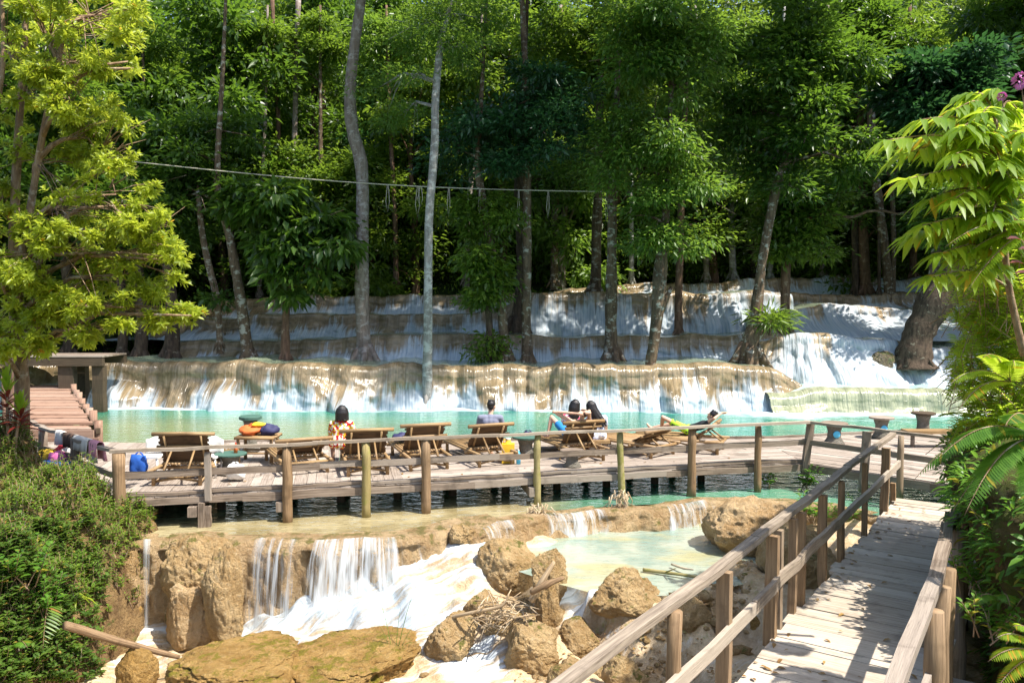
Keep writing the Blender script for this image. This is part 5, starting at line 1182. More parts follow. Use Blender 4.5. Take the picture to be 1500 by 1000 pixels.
def chairback(px, Y, label):   # white moulded chairs flanking the left lounger
    q = at(px, 690, Y); ro = empty('plastic_chair', (q.x, q.y, ZD), label, 'chair', 'white moulded chairs beside the left lounger')
    mb = MB(); mb.beam((q.x-.2, q.y, ZD+.38), (q.x+.2, q.y, ZD+.38), .38, .03, seg=3); mb.build('seat', M['white'], ro)
    mb = MB(); mb.add(*(lambda P: (P, [(i*7+j, i*7+j+1, (i+1)*7+j+1, (i+1)*7+j) for i in range(5) for j in range(6)]))([(q.x-.2+.4*j/6, q.y+.19+.05*math.sin(math.pi*j/6)+.04*i/5, ZD+.38+.36*i/5*(1-.25*abs(j-3)/3*(i == 5))) for i in range(6) for j in range(7)])); o = mb.build('backrest', M['white'], ro, smooth=True); so = o.modifiers.new('t', 'SOLIDIFY'); so.thickness = .02
    for sx in (-1, 1):
        for sy in (-1, 1): mb = MB(); mb.tube([(q.x+sx*.19, q.y+sy*.17, ZD), (q.x+sx*.17, q.y+sy*.15, ZD+.37)], [.018, .022], 7); mb.build('leg', M['white'], ro, smooth=True)
chairback(222, 15.0, 'white moulded chair half hidden left of the left-end lounger')
chairback(306, 15.0, 'white moulded chair half hidden right of the left-end lounger')
q = at(790, 650, 17.6); bagthing('bag', 'small navy bag behind the yellowish railing post near the green-topped stool', 'bag', (q.x-.25, q.y, ZD+.30), (.22, .15, .12), 'navy', 12, handle((q.x-.25, q.y, ZD+.40), .08, 'navy'))
q = at(588, 648, 16.8); bagthing('bag', 'small blue and grey bag behind the empty middle lounger', 'bag', (q.x, q.y, ZD+.45), (.20, .14, .10), 'navy', 13)
# tub with laundry beside the left railing
q = at(86, 690, 15.0); q = Vector((q.x-.05, q.y, .55))
zt = .42
tub = empty('tub', (q.x, q.y, zt), 'large blue plastic tub full of clothes behind the bank plants', 'tub'); mb = MB()
mb.lathe((q.x, q.y, zt), [(.30, 0), (.34, .15), (.38, .38), (.41, .40), (.41, .44), (.38, .44), (.33, .2), (.28, .05)], 22); mb.build('body', M['blue'], tub, smooth=True)
mb = MB(); mb.lathe((q.x, q.y, zt), [(.415, .37), (.43, .40), (.415, .455)], 22); mb.build('rim', M['blue'], tub, smooth=True)
for i, (dx, dy, mt, lb) in enumerate(((-.2, .05, 'yellow', 'yellow bundle of clothes heaped in the blue tub'), (.08, -.05, 'pink', 'pink bundle of clothes heaped in the blue tub'), (.22, .15, 'white', 'white bundle of clothes at the back of the blue tub'), (.02, .25, 'red', 'red bundle of clothes at the back of the blue tub'))):
    o = MB(); lump(o, (q.x+dx, q.y+dy, zt+.5+.06*(i > 1)), .19, .15, .12, i*2.1); tag(o.build('clothes', M[mt], None, smooth=True), lb, 'clothes')

# cable with hanging ropes
mb = MB(); pa = at(196, 237, 31); pb_ = at(905, 281, 31.9); K = []
for i in range(41):
    t = i/40; v = pa+(pb_-pa)*t; v.z -= .28*math.sin(math.pi*t); K.append(v)
mb.tube(K, .022, 6); M['rope'] = plain('rope_fibre', (0.42, 0.38, 0.30), .9, .2, 30)
tag(mb.build('cable', M['rope'], None, pa, smooth=True), 'pale cable strung across the forest from left tree to dark trunk', 'cable')
for px, L1, w_ in ((562, 40, 5), (606, 44, 6), (610, 30, 7), (652, 42, 4), (698, 40, 3), (756, 45, 3), (800, 40, 4), (888, 45, 3)):
    t = (px-196)/(905-196); v = pa+(pb_-pa)*t; v.z -= .28*math.sin(math.pi*t); s1 = 31.5/1167
    mb = MB(); P = [v, v+Vector((-w_*s1/2, 0, -L1*s1*.6)), v+Vector((0, .03, -L1*s1)), v+Vector((w_*s1/2, .04, -L1*s1*.6)), v+Vector((w_*s1*.3, .01, 0))]
    mb.tube(P, .013, 5); place = 'between the two tall pale trunks' if px < 620 else 'between the pale grey trunk and the slim brown trunk' if px < 770 else 'near the dark trunk at the cable end' if px > 850 else 'just right of the slim brown trunk'
    lab = {562: 'thin hanging rope loop nearest the thick bent trunk', 606: 'longer rope loop hanging left of the pale grey trunk', 610: 'short rope loop touching the pale grey trunk', 652: 'rope loop hanging from the cable right of the pale grey trunk', 698: 'rope hanging beside the thin leaning trunk', 756: 'rope hanging left of the slim brown trunk', 800: 'rope hanging right of the slim brown trunk', 888: 'rope hanging by the cable end at the dark trunk'}[px]
    tag(mb.build('hanging_rope', M['rope'], None, v, smooth=True), lab, 'rope', 'ropes hanging from the cable')
mb = MB(); pa = at(1120, 322, 33.5); pb_ = at(1385, 305, 32); mb.tube([pa+(pb_-pa)*(i/12)+Vector((0, 0, .12*math.sin(i*1.9))) for i in range(13)], .05, 7, .3); mb.tube([at(1330, 300, 32.2)+Vector((i*.12, 0, .07*math.sin(i*2.3)+.1)) for i in range(10)], .025, 5)
tag(mb.build('liana', M['bark_brown'], None, pa, smooth=True), 'reddish liana stretched between trunks at the right above the cascades', 'vine')
# ------------------------------------------------------------------ rocks
def boulder(name, label, px0, px1, ytop, ybase, zbase, mat, seed, depth=1.0, cat='boulder', group=None, sub=6, faces=14, sharp=.72, amp=.17, flat=1.0, dy=0.0, cap=None):
    q = onz((px0+px1)/2, ybase, zbase)
    if name == 'boulder' and Vector((q.x, q.y)).length < 14 and px1 < 1100: q = bed_pt((px0+px1)/2, ybase); zbase = q.z-.06
    q.y += dy; w_ = (px1-px0)/1167*q.y*(.93 if name == 'boulder' else 1.02); top = at((px0+px1)/2, ytop, q.y+w_*(.55 if cap is not None else .25)*depth); h = top.z-zbase
    import bmesh
    bm = bmesh.new(); bmesh.ops.create_icosphere(bm, subdivisions=sub, radius=1.0)
    V = np.array([v.co[:] for v in bm.verts]); F = np.array([[v.index for v in f.verts] for f in bm.faces]); bm.free()
    g = np.random.default_rng(seed)
    for k in range(faces):
        n = unit(g.normal(size=(1, 3)))[0]; d = g.uniform(sharp*.78, .96); e = V@n-d; V = V-np.outer(np.clip(e, 0, None)*.80, n)
    nn = fbm(V*1.3+seed, 4)-.5; n2 = fbm(V*4+seed, 4)-.5; n3 = np.abs(fbm(V*8+seed*2, 4)-.5); n4 = np.abs(fbm(V*19+seed, 3)-.5)
    V = V*(1+amp*2*nn+amp*1.1*n2-amp*.95*n3-amp*.5*n4)[:, None]
    if cap is not None: V[:, 2] = np.where(V[:, 2] > cap, cap+(V[:, 2]-cap)*.25, V[:, 2])
    lo, hi = V.min(0), V.max(0); V = (V-(lo+hi)/2)/((hi-lo)/2)
    V[:, 2] = np.where(V[:, 2] < -.6, -.6+(V[:, 2]+.6)*.5, V[:, 2])
    V = V*np.array([w_/2, w_/2*depth, h*.60*flat]); c = Vector((q.x, q.y+w_*.42*depth, zbase+h*.42))
    V[:, 2] += 0
    V[:, 2] = V[:, 2]*(h-(c.z-zbase))/max(1e-3, V[:, 2].max())
    me = np_mesh(name, V, F, smooth=True)
    return tag(link_mesh(name, me, M[mat], None, c), label, cat, group)
boulder('boulder', 'large rounded tan boulder in the middle of the stream beside the white chute', 689, 803, 792, 872, -.55, 'rock', 3, .9)
boulder('boulder', 'large sunlit orange boulder under the walkway railing beside the clear basin', 1038, 1205, 732, 835, -.55, 'orangerock', 8, .85, faces=7)
boulder('boulder', 'shaded lower shoulder of rock joined under the big orange boulder by the walkway posts', 1115, 1242, 768, 880, -.6, 'rock', 14, .8)
boulder('boulder', 'broad craggy boulder with moss spots right of the small cascade', 858, 985, 836, 912, -.75, 'rock', 21, .8, amp=.24)
boulder('boulder', 'angular sunlit boulder at the foot of the white chute', 613, 705, 900, 968, -1.35, 'rock', 33, .9, sharp=.65, amp=.22)
boulder('boulder', 'small angular rock wedged between the middle boulder and the driftwood', 672, 730, 868, 918, -1.0, 'rock', 40, .9, sharp=.6)
boulder('boulder', 'mossy boulder between two white rivulets at bottom centre', 733, 825, 915, 988, -1.35, 'rock', 52, .9, amp=.25)
boulder('boulder', 'low sunlit boulder just above the wet gravel right of bottom centre', 806, 885, 910, 960, -1.2, 'rock', 61, .9, amp=.2)
boulder('boulder', 'flat rock slab lying under the driftwood pile', 700, 765, 892, 930, -1.1, 'rock', 66, .9)
boulder('boulder', 'dark mossy rock beside the walkway post at right', 1082, 1132, 893, 950, -1.1, 'mossrock', 72, .9)
boulder('boulder', 'tan rock partly behind the lower railing bar', 985, 1052, 875, 930, -1.0, 'rock', 79, .9)
boulder('boulder', 'pale rock lying below the left railing at the bottom edge', 880, 960, 960, 1015, -1.35, 'rock', 83, .9, flat=.8)
boulder('boulder', 'small wet stone at the bottom edge left of the railing', 795, 860, 975, 1020, -1.5, 'rock', 85, .9)
BG = 'lobes of the tan rock buttress left of the veil fall'
boulder('rock_buttress', 'broad upper lobe of the tan buttress, just under the overflowing lip', 224, 345, 784, 900, -1.0, 'rock', 91, .7, 'rock', BG, amp=.24)
boulder('rock_buttress', 'right-hand lobe of the tan buttress, beside the veil of falling water', 288, 354, 796, 950, -1.3, 'rock', 92, .8, 'rock', BG, amp=.24, dy=-.05)
boulder('rock_buttress', 'large lower lobe of the tan buttress, sunlit and mossy at its foot', 230, 318, 852, 958, -1.5, 'orangerock', 95, .75, 'rock', BG, amp=.22)
boulder('rock_buttress', 'small lobe at the right foot of the tan buttress by the foam', 296, 352, 872, 955, -1.4, 'rock', 97, .8, 'rock', BG, amp=.24)
boulder('rock_buttress', 'narrow lobe of rock left of the thin waterfall below the bank', 165, 203, 800, 930, -1.4, 'rock', 99, .8, 'rock', BG, amp=.24)
boulder('mossy_ledge', 'long low orange-brown ledge with yellow moss along the bottom', 225, 460, 944, 1050, -1.45, 'mossrock', 101, 1.0, 'rock', amp=.30, flat=1.0, sub=6, cap=.35, dy=-.7)
boulder('mossy_ledge', 'low mossy ledge carrying the tall grass tuft', 370, 622, 938, 1030, -1.40, 'mossrock', 105, 1.0, 'rock', amp=.30, flat=1.0, sub=6, cap=.35, dy=-.6)
boulder('boulder', 'mossy green-tipped rock at the lower left below the bank plants', 158, 222, 948, 1015, -1.7, 'mossrock', 111, .9)
boulder('boulder', 'tan rock at the foot of the left bank above the fallen branch', 120, 205, 850, 935, -1.5, 'mossrock', 113, .8)
boulder('boulder', 'smooth wet dark boulder in the white cascade below the leaning trunk', 1274, 1326, 514, 566, .72, 'wetrock', 121, .8, faces=3)
for i, (a_, b_, t_, c_, z_) in enumerate(((756, 800, 738, 772, -.4), (806, 835, 752, 774, -.4), (895, 925, 728, 752, -.3), (1000, 1040, 733, 757, -.35), (1042, 1090, 728, 756, -.35), (930, 962, 738, 758, -.35))):
    boulder('weir_stone', ['stone heaped with debris at the foot of the yellowish railing post', 'small stone left of the first weir trickle', 'debris-topped stone at the foot of the thin leaning railing post', 'pale stone of the weir left of its dark wet end stone', 'dark wet stone at the right end of the weir', 'small stone in the middle of the weir'][i], a_, b_, t_, c_, z_, 'rock' if i != 4 else 'wetrock', 130+i, .9, 'stone', 'stones along the low weir', sub=4, amp=.3)
boulder('weir_stone', 'small rounded stone on the lip where the white chute begins', 656, 704, 768, 796, -.25, 'rock', 151, .9, 'stone', 'stones along the low weir', amp=.3, dy=-.32)
g = np.random.default_rng(9)
# scattered pebbles and gravel
mb_v = []; mb_f = []
import bmesh
bm = bmesh.new(); bmesh.ops.create_icosphere(bm, subdivisions=1, radius=1.0); IV = np.array([v.co[:] for v in bm.verts]); IF = np.array([[v.index for v in f.verts] for f in bm.faces]); bm.free()
V = []; F = []; n = 0
for k in range(1500):
    px = g.uniform(620, 1100); py = g.uniform(880, 1000); q = onz(px, py, -1.2)
    j = int((q.y-4)/.05); i = int((q.x+9)/.05)
    if not (0 <= j < RX.shape[0] and 0 <= i < RX.shape[1]): continue
    if RW.reshape(RX.shape)[j, i] > .45: continue
    z = RZ.reshape(RX.shape)[j, i]; r = g.uniform(.012, .06)*(1 if k % 9 else 2.2)
    V.append(IV*np.array([r*g.uniform(.8, 1.4), r*g.uniform(.8, 1.4), r*.6])*(1+g.uniform(-.25, .25, size=(len(IV), 1)))+np.array([q.x, q.y, z+r*.1])); F.append(IF+n); n += len(IV)
o = link_mesh('gravel', np_mesh('gravel', np.concatenate(V), np.concatenate(F), smooth=False), M['rock'], None, (0, 0, 0)); tag(o, 'scattered stones and gravel in the shallow stream', 'gravel', None, 'stuff')
# driftwood
M['drift'] = woodmat('driftwood', (0.26, 0.17, 0.09), (0.50, 0.38, 0.24), (0.58, 0.48, 0.34))
def log(name, label, pts, rad, mat='drift', cat='branch', group=None, twigs=()):
    mb = MB(); P, R = trunk_mb(pts, rad); mb.tube(P, R, 9, .12)
    for tw in twigs: mb.tube([Vector(x) for x in tw[0]], tw[1], 6, .1)
    return tag(mb.build(name, M[mat], None, pts[0], smooth=True), label, cat, group)
boulder('rock_slab', 'upright pale rock slab streaked with driftwood beside the middle boulder', 778, 832, 806, 905, -.9, 'rock', 201, .6, 'rock', amp=.3, sharp=.55, dy=-.1)
boulder('rock_slab', 'second narrow slab below the upright one, beside the small white fall', 782, 826, 850, 925, -.95, 'rock', 207, .6, 'rock', amp=.3, sharp=.55, dy=-.3)
log('branch', 'broken grey-brown driftwood branch leaning between the boulder and the rock slab', [at(778, 880, 10.7), at(795, 850, 10.7), at(812, 822, 10.8)], [.05, .045, .02])
log('branch', 'dark split driftwood piece lying across the rock slab', [at(778, 868, 10.6), at(800, 856, 10.55), at(826, 846, 10.6)], [.035, .05, .02], mat='post')
log('branch', 'pale thin branch lying across the small rocks below the middle boulder', [at(655, 905, 10.9), at(690, 897, 10.7), at(735, 887, 10.6), at(745, 870, 10.6)], [.028, .026, .02, .012])
log('branch', 'brown branch poking from the left bank over the water to the mossy ledge', [at(95, 915, 9.8), at(150, 932, 10.2), at(215, 950, 10.6), at(262, 962, 10.9)], [.055, .05, .045, .03], mat='twigs' if 'twigs' in M else 'post')
log('branch', 'mossy yellow-green branch floating in the clear basin', [onz(942, 834, -.32), onz(975, 838, -.31), onz(1030, 846, -.30)], [.03, .028, .018], mat='mosspost', twigs=[([onz(975, 838, -.31), onz(990, 832, -.15)], [.014, .006])])
log('branch', 'small pale twig in the basin left of the mossy branch', [onz(984, 826, -.3), onz(1002, 832, -.28), onz(1016, 834, -.28)], [.02, .018, .01])
V = MB()
for k in range(75):
    a0_ = at(g.uniform(705, 775), g.uniform(875, 925), g.uniform(10.6, 11.1)); d = Vector(g.normal(size=3)); d.z *= .25; d.normalize(); L = g.uniform(.15, .5)
    V.tube([a0_-d*L/2, a0_+Vector((0, 0, .02)), a0_+d*L/2+Vector((0, 0, g.uniform(-.05, .05)))], [.010, .009, .004], 5)
tag(V.build('driftwood_debris', M['drift'], None, smooth=True), 'tangle of dry twigs and roots piled against the rocks', 'debris', None, 'stuff')
for (px, py, Y0, lab) in ((788, 760, 14.6, 'dry roots caught at the yellowish railing post foot'), (912, 742, 15.2, 'dry leaves and roots caught at the thin leaning post foot')):
    V = MB()
    for k in range(55):
        a0_ = at(px+g.normal()*8, py-g.uniform(0, 26), Y0-.3+g.uniform(-.1, .1)); L = g.uniform(.1, .35)
        V.tube([a0_, a0_+Vector((g.normal()*.06, -.02, -L*.5)), a0_+Vector((g.normal()*.14, -.05, -L))], [.012, .009, .003], 5)
    tag(V.build('root_debris', M['drift'], None, smooth=True), lab, 'debris', None, 'stuff')

# ------------------------------------------------------------------ foreground plants
def rich_leaves(C, D, N, size, wid, fold=.22, curl=.25, rnd=None):
    """8-vertex curved leaf: base, two pairs, tip"""
    n = len(C); Sd = unit(np.cross(D, N)); Nn = np.cross(Sd, D); sz = size[:, None]; w_ = (size*wid)[:, None]; dn = np.array([0, 0, -1.0])
    def pt(f, o): return C+D*sz*f+dn*sz*curl*f*f+Sd*w_*o+Nn*w_*fold*abs(o)*2
    v = [pt(0, 0), pt(.3, .42), pt(.3, -.42), pt(.33, 0), pt(.65, .40), pt(.65, -.40), pt(.68, 0), pt(1, 0)]
    V = np.stack(v, 1).reshape(-1, 3); i = (np.arange(n)*8)[:, None]
    T = np.array([[0, 3, 1], [0, 2, 3], [1, 3, 6], [1, 6, 4], [3, 2, 5], [3, 5, 6], [4, 6, 7], [6, 5, 7]])
    F = (i[:, None, :]+T[None]).reshape(-1, 3)
    rr = np.random.default_rng(n).random(n) if rnd is None else rnd
    return V, F, np.repeat(rr, 8)
class Leaves:
    def __init__(s): s.C = []; s.D = []; s.N = []; s.S = []; s.R = []
    def add(s, c, d, n, size, r=None): s.C.append(tuple(c)); s.D.append(tuple(d)); s.N.append(tuple(n)); s.S.append(size); s.R.append(random.random() if r is None else r)
    def build(s, name, mat, parent, wid=.4, fold=.22, curl=.25, loc=None):
        org = ORG[parent.name] if parent is not None else Vector(loc or (0, 0, 0))
        C = np.array(s.C)-np.array(org); V, F, r = rich_leaves(C, unit(np.array(s.D)), unit(np.array(s.N)), np.array(s.S), wid, fold, curl, np.array(s.R))
        return link_mesh(name, np_mesh(name, V, F, rnd=r, smooth=False), mat, parent, org)
random.seed(33)
# big yellow-green tree at the left
yt = empty('yellow_green_tree', (-10.8, 15.2, .6), 'big sunlit yellow-green tree filling the upper left, its boughs over the boardwalk', 'tree')
g = np.random.default_rng(44)
YT = 13.2
tp = [(at(30, 700, 14.0)), at(32, 560, 13.8), at(20, 430, 13.6), at(22, 300, 13.5), at(28, 180, 13.4), at(36, 60, 13.3), at(40, -60, 13.2)]
tp2 = [tp[2], at(40, 330, 13.2), at(62, 200, 13.0), at(85, 90, 12.9), at(110, -30, 12.8)]
tp3 = [tp[2]+Vector((-.3, 0, 0)), at(-8, 330, 13.2), at(-10, 200, 13), at(5, 80, 13), at(0, -40, 13)]
mb = MB()
for P0, R0 in ((tp, [.15, .12, .095, .075, .06, .05, .035]), (tp2, [.07, .06, .05, .04, .025]), (tp3, [.07, .06, .05, .04, .025])):
    P, R = trunk_mb(P0, R0); mb.tube(P, R, 9, .08)
Ys = Leaves(); ends = []
spec = [(70, 60, 150), (150, 20, 120), (110, 150, 95), (60, 230, 95), (140, 200, 80), (40, 130, 90), (90, 300, 100), (170, 285, 85), (60, 370, 95), (140, 370, 95), (200, 400, 60), (245, 450, 38), (30, 430, 70), (110, 440, 70), (180, 450, 50), (150, 482, 42), (215, 335, 35), (0, 300, 70), (10, 60, 70), (0, 400, 60), (280, 462, 16), (240, 380, 45), (215, 300, 40), (120, 90, 90), (30, 480, 45), (70, 470, 50), (-10, 500, 40), (205, 100, 22), (190, 90, 30)]
stems = [trunk_mb(tp, [1]*7)[0], trunk_mb(tp2, [1]*5)[0], trunk_mb(tp3, [1]*5)[0]]
for i_, s_ in enumerate(spec):      # limbs
    c = at(s_[0], s_[1], YT-.3*math.sin(i_)); st = min((p for S_ in stems for p in S_), key=lambda p: (p-c).length+max(0, p.z-c.z+.5)*2)
    mid_ = (st+c)/2+Vector((0, -.1, .12*(c-st).length)); mb.tube([st, st.lerp(mid_, .5)+Vector((0, 0, .05)), mid_, mid_.lerp(c, .6), c], [.05, .042, .034, .024, .012], 7, .08)
    ends.append((mid_, c))
sub_ = []
for i_, s_ in enumerate(spec):
    for q_ in range(max(2, int(s_[2]/9))):
        a = g.uniform(0, 6.28); r_ = s_[2]*g.uniform(.15, .95); sub_.append((s_[0]+math.cos(a)*r_, s_[1]+math.sin(a)*r_*.9, g.uniform(13, 30)*(1 if s_[2] > 30 else .6), YT+g.uniform(-1, 1)*s_[2]/100, i_))
wts = np.array([q_[2]**1.8 for q_ in sub_], float); wts /= wts.sum()
ntw = 4200
for k in range(ntw):
    q_ = sub_[g.choice(len(sub_), p=wts)]; i_ = q_[4]; s_ = spec[i_]; r_ = q_[2]*YT/1167
    d = g.normal(size=3); d /= np.linalg.norm(d); rr = (g.random()**.45)
    c = Vector(at(q_[0], q_[1], q_[3]))+Vector(d*r_*rr*np.array([1.1, 1.0, .6]))
    px, py = proj(c)
    lim = np.interp(py, [-50, 0, 60, 120, 200, 260, 330, 400, 450, 500, 520], [225, 220, 215, 195, 210, 235, 255, 275, 305, 235, 170])
    if px > lim+g.normal()*7: continue
    m_ = ends[i_][0].lerp(ends[i_][1], g.random()); 
    if k % 9 == 0: mb.tube([m_, (m_+c)/2+Vector((0, 0, .05)), c], [.010, .007, .004], 4)
    ax = Vector(d)*.8+Vector((0, -.25, .55)); ax.normalize(); nl = g.integers(7, 11); tr = g.random()
    s1 = ax.orthogonal().normalized(); s2 = ax.cross(s1)
    for j in range(nl):
        a = j*2.4+g.random(); out = s1*math.cos(a)+s2*math.sin(a); dl = (out*(.9-.05*j)+ax*(.25+.09*j)).normalized()
        nn = (ax*1.0-out*.35+Vector((0, 0, .3))).normalized(); Ys.add(c-ax*.05*(1-j/nl), dl, nn, g.uniform(.08, .145), min(1, tr*.5+g.random()*.5))
for k in range(26):     # bare twigs poking out at right of the crown
    px, py = random.choice([(190, 215), (175, 235), (205, 250), (235, 290), (250, 325), (195, 190), (60, 470), (40, 460)]); a_ = at(px-45, py+25, YT+.2); b_ = at(px+random.uniform(-15, 30), py+random.uniform(-30, 15), YT+random.uniform(-.2, .3))
    if py > 440: b_ = at(px+random.uniform(-10, 40), py+random.uniform(20, 60), YT)
    m_ = (a_+b_)/2+Vector((0, 0, random.uniform(-.05, .1))); mb.tube([a_, m_, b_], [.016, .010, .003], 5, .1)
    mb.tube([m_, m_+Vector((random.uniform(.05, .25), 0, random.uniform(-.1, .25)))], [.006, .002], 4)
mb.build('trunk', M['twigbark'] if 'twigbark' in M else M['twig'], yt, smooth=True)
Ys.build('crown', L_['yellow'], yt, .38, curl=.2)

# bank vegetation
def whorl_plant(L, mb, base, h, nl, size, spread=.5, lean=(0, 0)):
    b = Vector(base); top = b+Vector((lean[0], lean[1], h)); mb.tube([b-Vector((0, 0, .05)), (b+top)/2+Vector((random.uniform(-.02, .02), 0, 0)), top], [.008, .006, .003], 4)
    for j in range(nl):
        f = .25+.75*j/nl; c = b.lerp(top, f); a = j*2.4+random.random()*.6
        d = Vector((math.cos(a), math.sin(a), .45+.3*f)); L.add(c, d, Vector((-math.cos(a)*.4, -math.sin(a)*.4, 1)), size*(1.15-.5*f)*random.uniform(.8, 1.2))
L = Leaves(); mb = MB()
for k in range(9500):
    px = random.uniform(-30, 215); py = random.uniform(640, 1000)
    x = random.uniform(-13, -5.9); y = random.uniform(8.2, 14.3); z = bank_z(x, y)
    qx, qy = proj((x, y, z))
    if not (-60 < qx < 222 and 600 < qy < 1040) or z < -1.9: continue
    if qx > 130 and qy > 860 and random.random() < .7: continue
    whorl_plant(L, mb, (x, y, z), random.uniform(.10, .34), random.randint(7, 12), random.uniform(.06, .11), lean=(random.uniform(-.12, .15), random.uniform(-.15, .05)))
def bq(px, py):    # point of the bank under a pixel
    d = ray(px, py)
    for k in range(400):
        p = Vector((0, 0, CZ))+d*(6+k*.03)
        if -17 < p.x < -5.3 and 7 < p.y < 19.4 and p.z < bank_z(p.x, p.y): return tuple(p)
    return tuple(Vector((0, 0, CZ))+d*11)
L3 = Leaves()
for k in range(950):
    px = random.uniform(-20, 150); py = random.uniform(770, 1005)
    if px > 95 and random.random() < .6: continue
    q = bq(px, py); whorl_plant(L3, mb, q, random.uniform(.08, .26), random.randint(6, 11), random.uniform(.08, .16), lean=(random.uniform(-.05, .2), random.uniform(-.22, .0)))
tag(L3.build('slope_plants', L_['slope'], None, .48), 'lush darker green leaves hanging over the lower left bank', 'undergrowth', None, 'stuff')
tag(L.build('bank_plants', L_['weed'], None, .42), 'dense sunlit weeds and creepers covering the left bank', 'undergrowth', None, 'stuff')
tag(mb.build('weed_stems', M['twig'], None), 'thin stems of the weeds on the left bank', 'stems', None, 'stuff')
def plant(name, label, base, stems, leaf, size, wid, cat='plant', group=None, curl=.25, hs=(.3, .6), nl=12, sp=.25, fold=.22):
    ro = empty(name, base, label, cat, group); L = Leaves(); mb = MB()
    for s_ in range(stems): whorl_plant(L, mb, (base[0]+random.uniform(-sp, sp)*.4, base[1]+random.uniform(-sp, sp)*.4, base[2]), random.uniform(*hs), nl, size, lean=(random.uniform(-sp, sp), random.uniform(-sp, sp)))
    mb.build('stems', M['twig'], ro); L.build('leaves', L_[leaf], ro, wid, fold, curl); return ro
def bq(px, py):    # point of the bank under a pixel
    d = ray(px, py); 
    for k in range(400):
        t_ = 6+k*.03; p = Vector((0, 0, CZ))+d*t_
        if -17 < p.x < -5.3 and 7 < p.y < 19.4 and p.z < bank_z(p.x, p.y): return tuple(p)
    return tuple(Vector((0, 0, CZ))+d*11)
plant('leafy_shrub', 'tall bright green weed rising in front of the side railing towels', bq(105, 760), 7, 'weed', .13, .38, 'shrub', hs=(.6, 1.15), nl=22, sp=.3)
plant('leafy_shrub', 'light green shrub on the bank edge in front of the deck corner post', bq(135, 745), 5, 'weed', .11, .38, 'shrub', hs=(.35, .7), nl=16, sp=.25)
plant('leafy_shrub', 'dense dark green leafy shrub low on the left bank', bq(35, 850), 14, 'fern', .14, .5, 'shrub', hs=(.3, .65), nl=16, sp=.5)
plant('leafy_shrub', 'bluish green shrub at the lower left corner of the bank', bq(60, 895), 12, 'fern', .13, .5, 'shrub', hs=(.3, .6), nl=15, sp=.45)
plant('spiky_plant', 'pale narrow-leaved plant hanging at the middle of the bank edge', bq(125, 815), 3, 'weed', .30, .14, hs=(.15, .35), nl=12, sp=.15, curl=.7)
plant('spiky_plant', 'withered pale leaves on the bank above the brown branch', bq(115, 880), 2, 'yellow', .28, .16, hs=(.1, .25), nl=8, sp=.15, curl=.9)
plant('small_plant', 'small rosette plant low on the rock of the left bank', bq(105, 955), 3, 'weed', .14, .5, hs=(.08, .2), nl=9, sp=.12)
# cordyline with red and green leaves
q = bq(15, 640); cq = Vector((q[0]+.15, q[1]-.3, q[2])) if q else Vector((-9, 13, 1))
cr = empty('cordyline', tuple(cq), 'tall cordyline with dark red lower leaves and lime tips by the boardwalk', 'plant'); mb = MB(); L1 = Leaves(); L2 = Leaves()
for (dx, h) in ((0, 1.0), (.22, .55), (-.25, .75)):
    tpv = cq+Vector((dx, 0, h)); mb.tube([cq+Vector((dx*.4, 0, -.3)), tpv], [.025, .02], 6)
    for j in range(34):
        f = j/34; a = j*2.4; c = cq+Vector((dx, 0, h*(.35+.65*f))); (L2 if f > .55 else L1).add(c, (math.cos(a)*(1.1-f*.8), math.sin(a)*(1.1-f*.8), .2+f*1.4), (-math.cos(a), -math.sin(a), .8), .34+.1*random.random())
M['redleaf'] = leafmat('red_leaves', (0.10, 0.012, 0.012), (0.30, 0.05, 0.03), (0.5, 0.10, 0.05), .4)
mb.build('stems', M['twig'], cr); L1.build('red_leaves', M['redleaf'], cr, .2, curl=.35); L2.build('green_leaves', L_['bright'], cr, .2, curl=.2)
# palm frond at the bottom left
def frond(parent, name, base, dirv, length, droop, nper, pl, pw, leaf, up=(0, 0, 1), vee=.35, rach=.008, tiprad=.35, mbx=None):
    b = Vector(base); d = Vector(dirv).normalized(); up = Vector(up); side = d.cross(up).normalized(); P = []
    for i in range(nper+1):
        f = i/nper; P.append(b+d*length*f*(1-.10*f*droop)+Vector((0, 0, -1))*length*droop*f*f*.55+up*length*.05*math.sin(f*3))
    mb = mbx or MB(); mb.tube(P[::2]+([P[-1]] if nper % 2 else []), [rach*(1-.75*i/len(P[::2])) for i in range(len(P[::2])+(1 if nper % 2 else 0))], 5)
    L = Leaves()
    for i in range(1, nper+1):
        f = i/nper; tan = (P[i]-P[i-1]).normalized(); env = math.sin(math.pi*min(1, f*.92+.12))**.6
        for sx in (-1, 1):
            dl = (side*sx+tan*.38+Vector((0, 0, -vee*.6))).normalized(); L.add(P[i], dl, side.cross(tan)*(1)+side*sx*.1+Vector((0, 0, .2)), pl*env*random.uniform(.92, 1.08))
    return L, mb
def frond_plant(name, label, base, fronds, leaf, pl, pw, nper=34, cat='fern', rach=.008):
    ro = empty(name, tuple(base), label, cat)
    for (d, length, droop) in fronds:
        L, mb = frond(ro, 'frond', base, d, length, droop, nper, pl*length, pw, leaf, rach=rach); o = L.build('frond', L_[leaf], ro, pw, fold=.1, curl=.12); mb.build('midrib', M['twig'], o, smooth=True)
    return ro
frond_plant('palm_seedling', 'feather palm frond drooping at the bottom left corner', bq(75, 880), [((-.25, -.35, .25), .95, 1.2), ((.15, -.4, .1), .75, 1.4), ((-.5, -.2, .1), .7, 1.3)], 'weed', .30, .16, 18, 'palm')
frond_plant('fern', 'small fern at the lower left corner of the bank', bq(20, 950), [((-.5, -.3, .6), .5, .9), ((.5, -.3, .6), .5, .9), ((0, -.6, .5), .5, 1)], 'fern', .25, .2, 22)
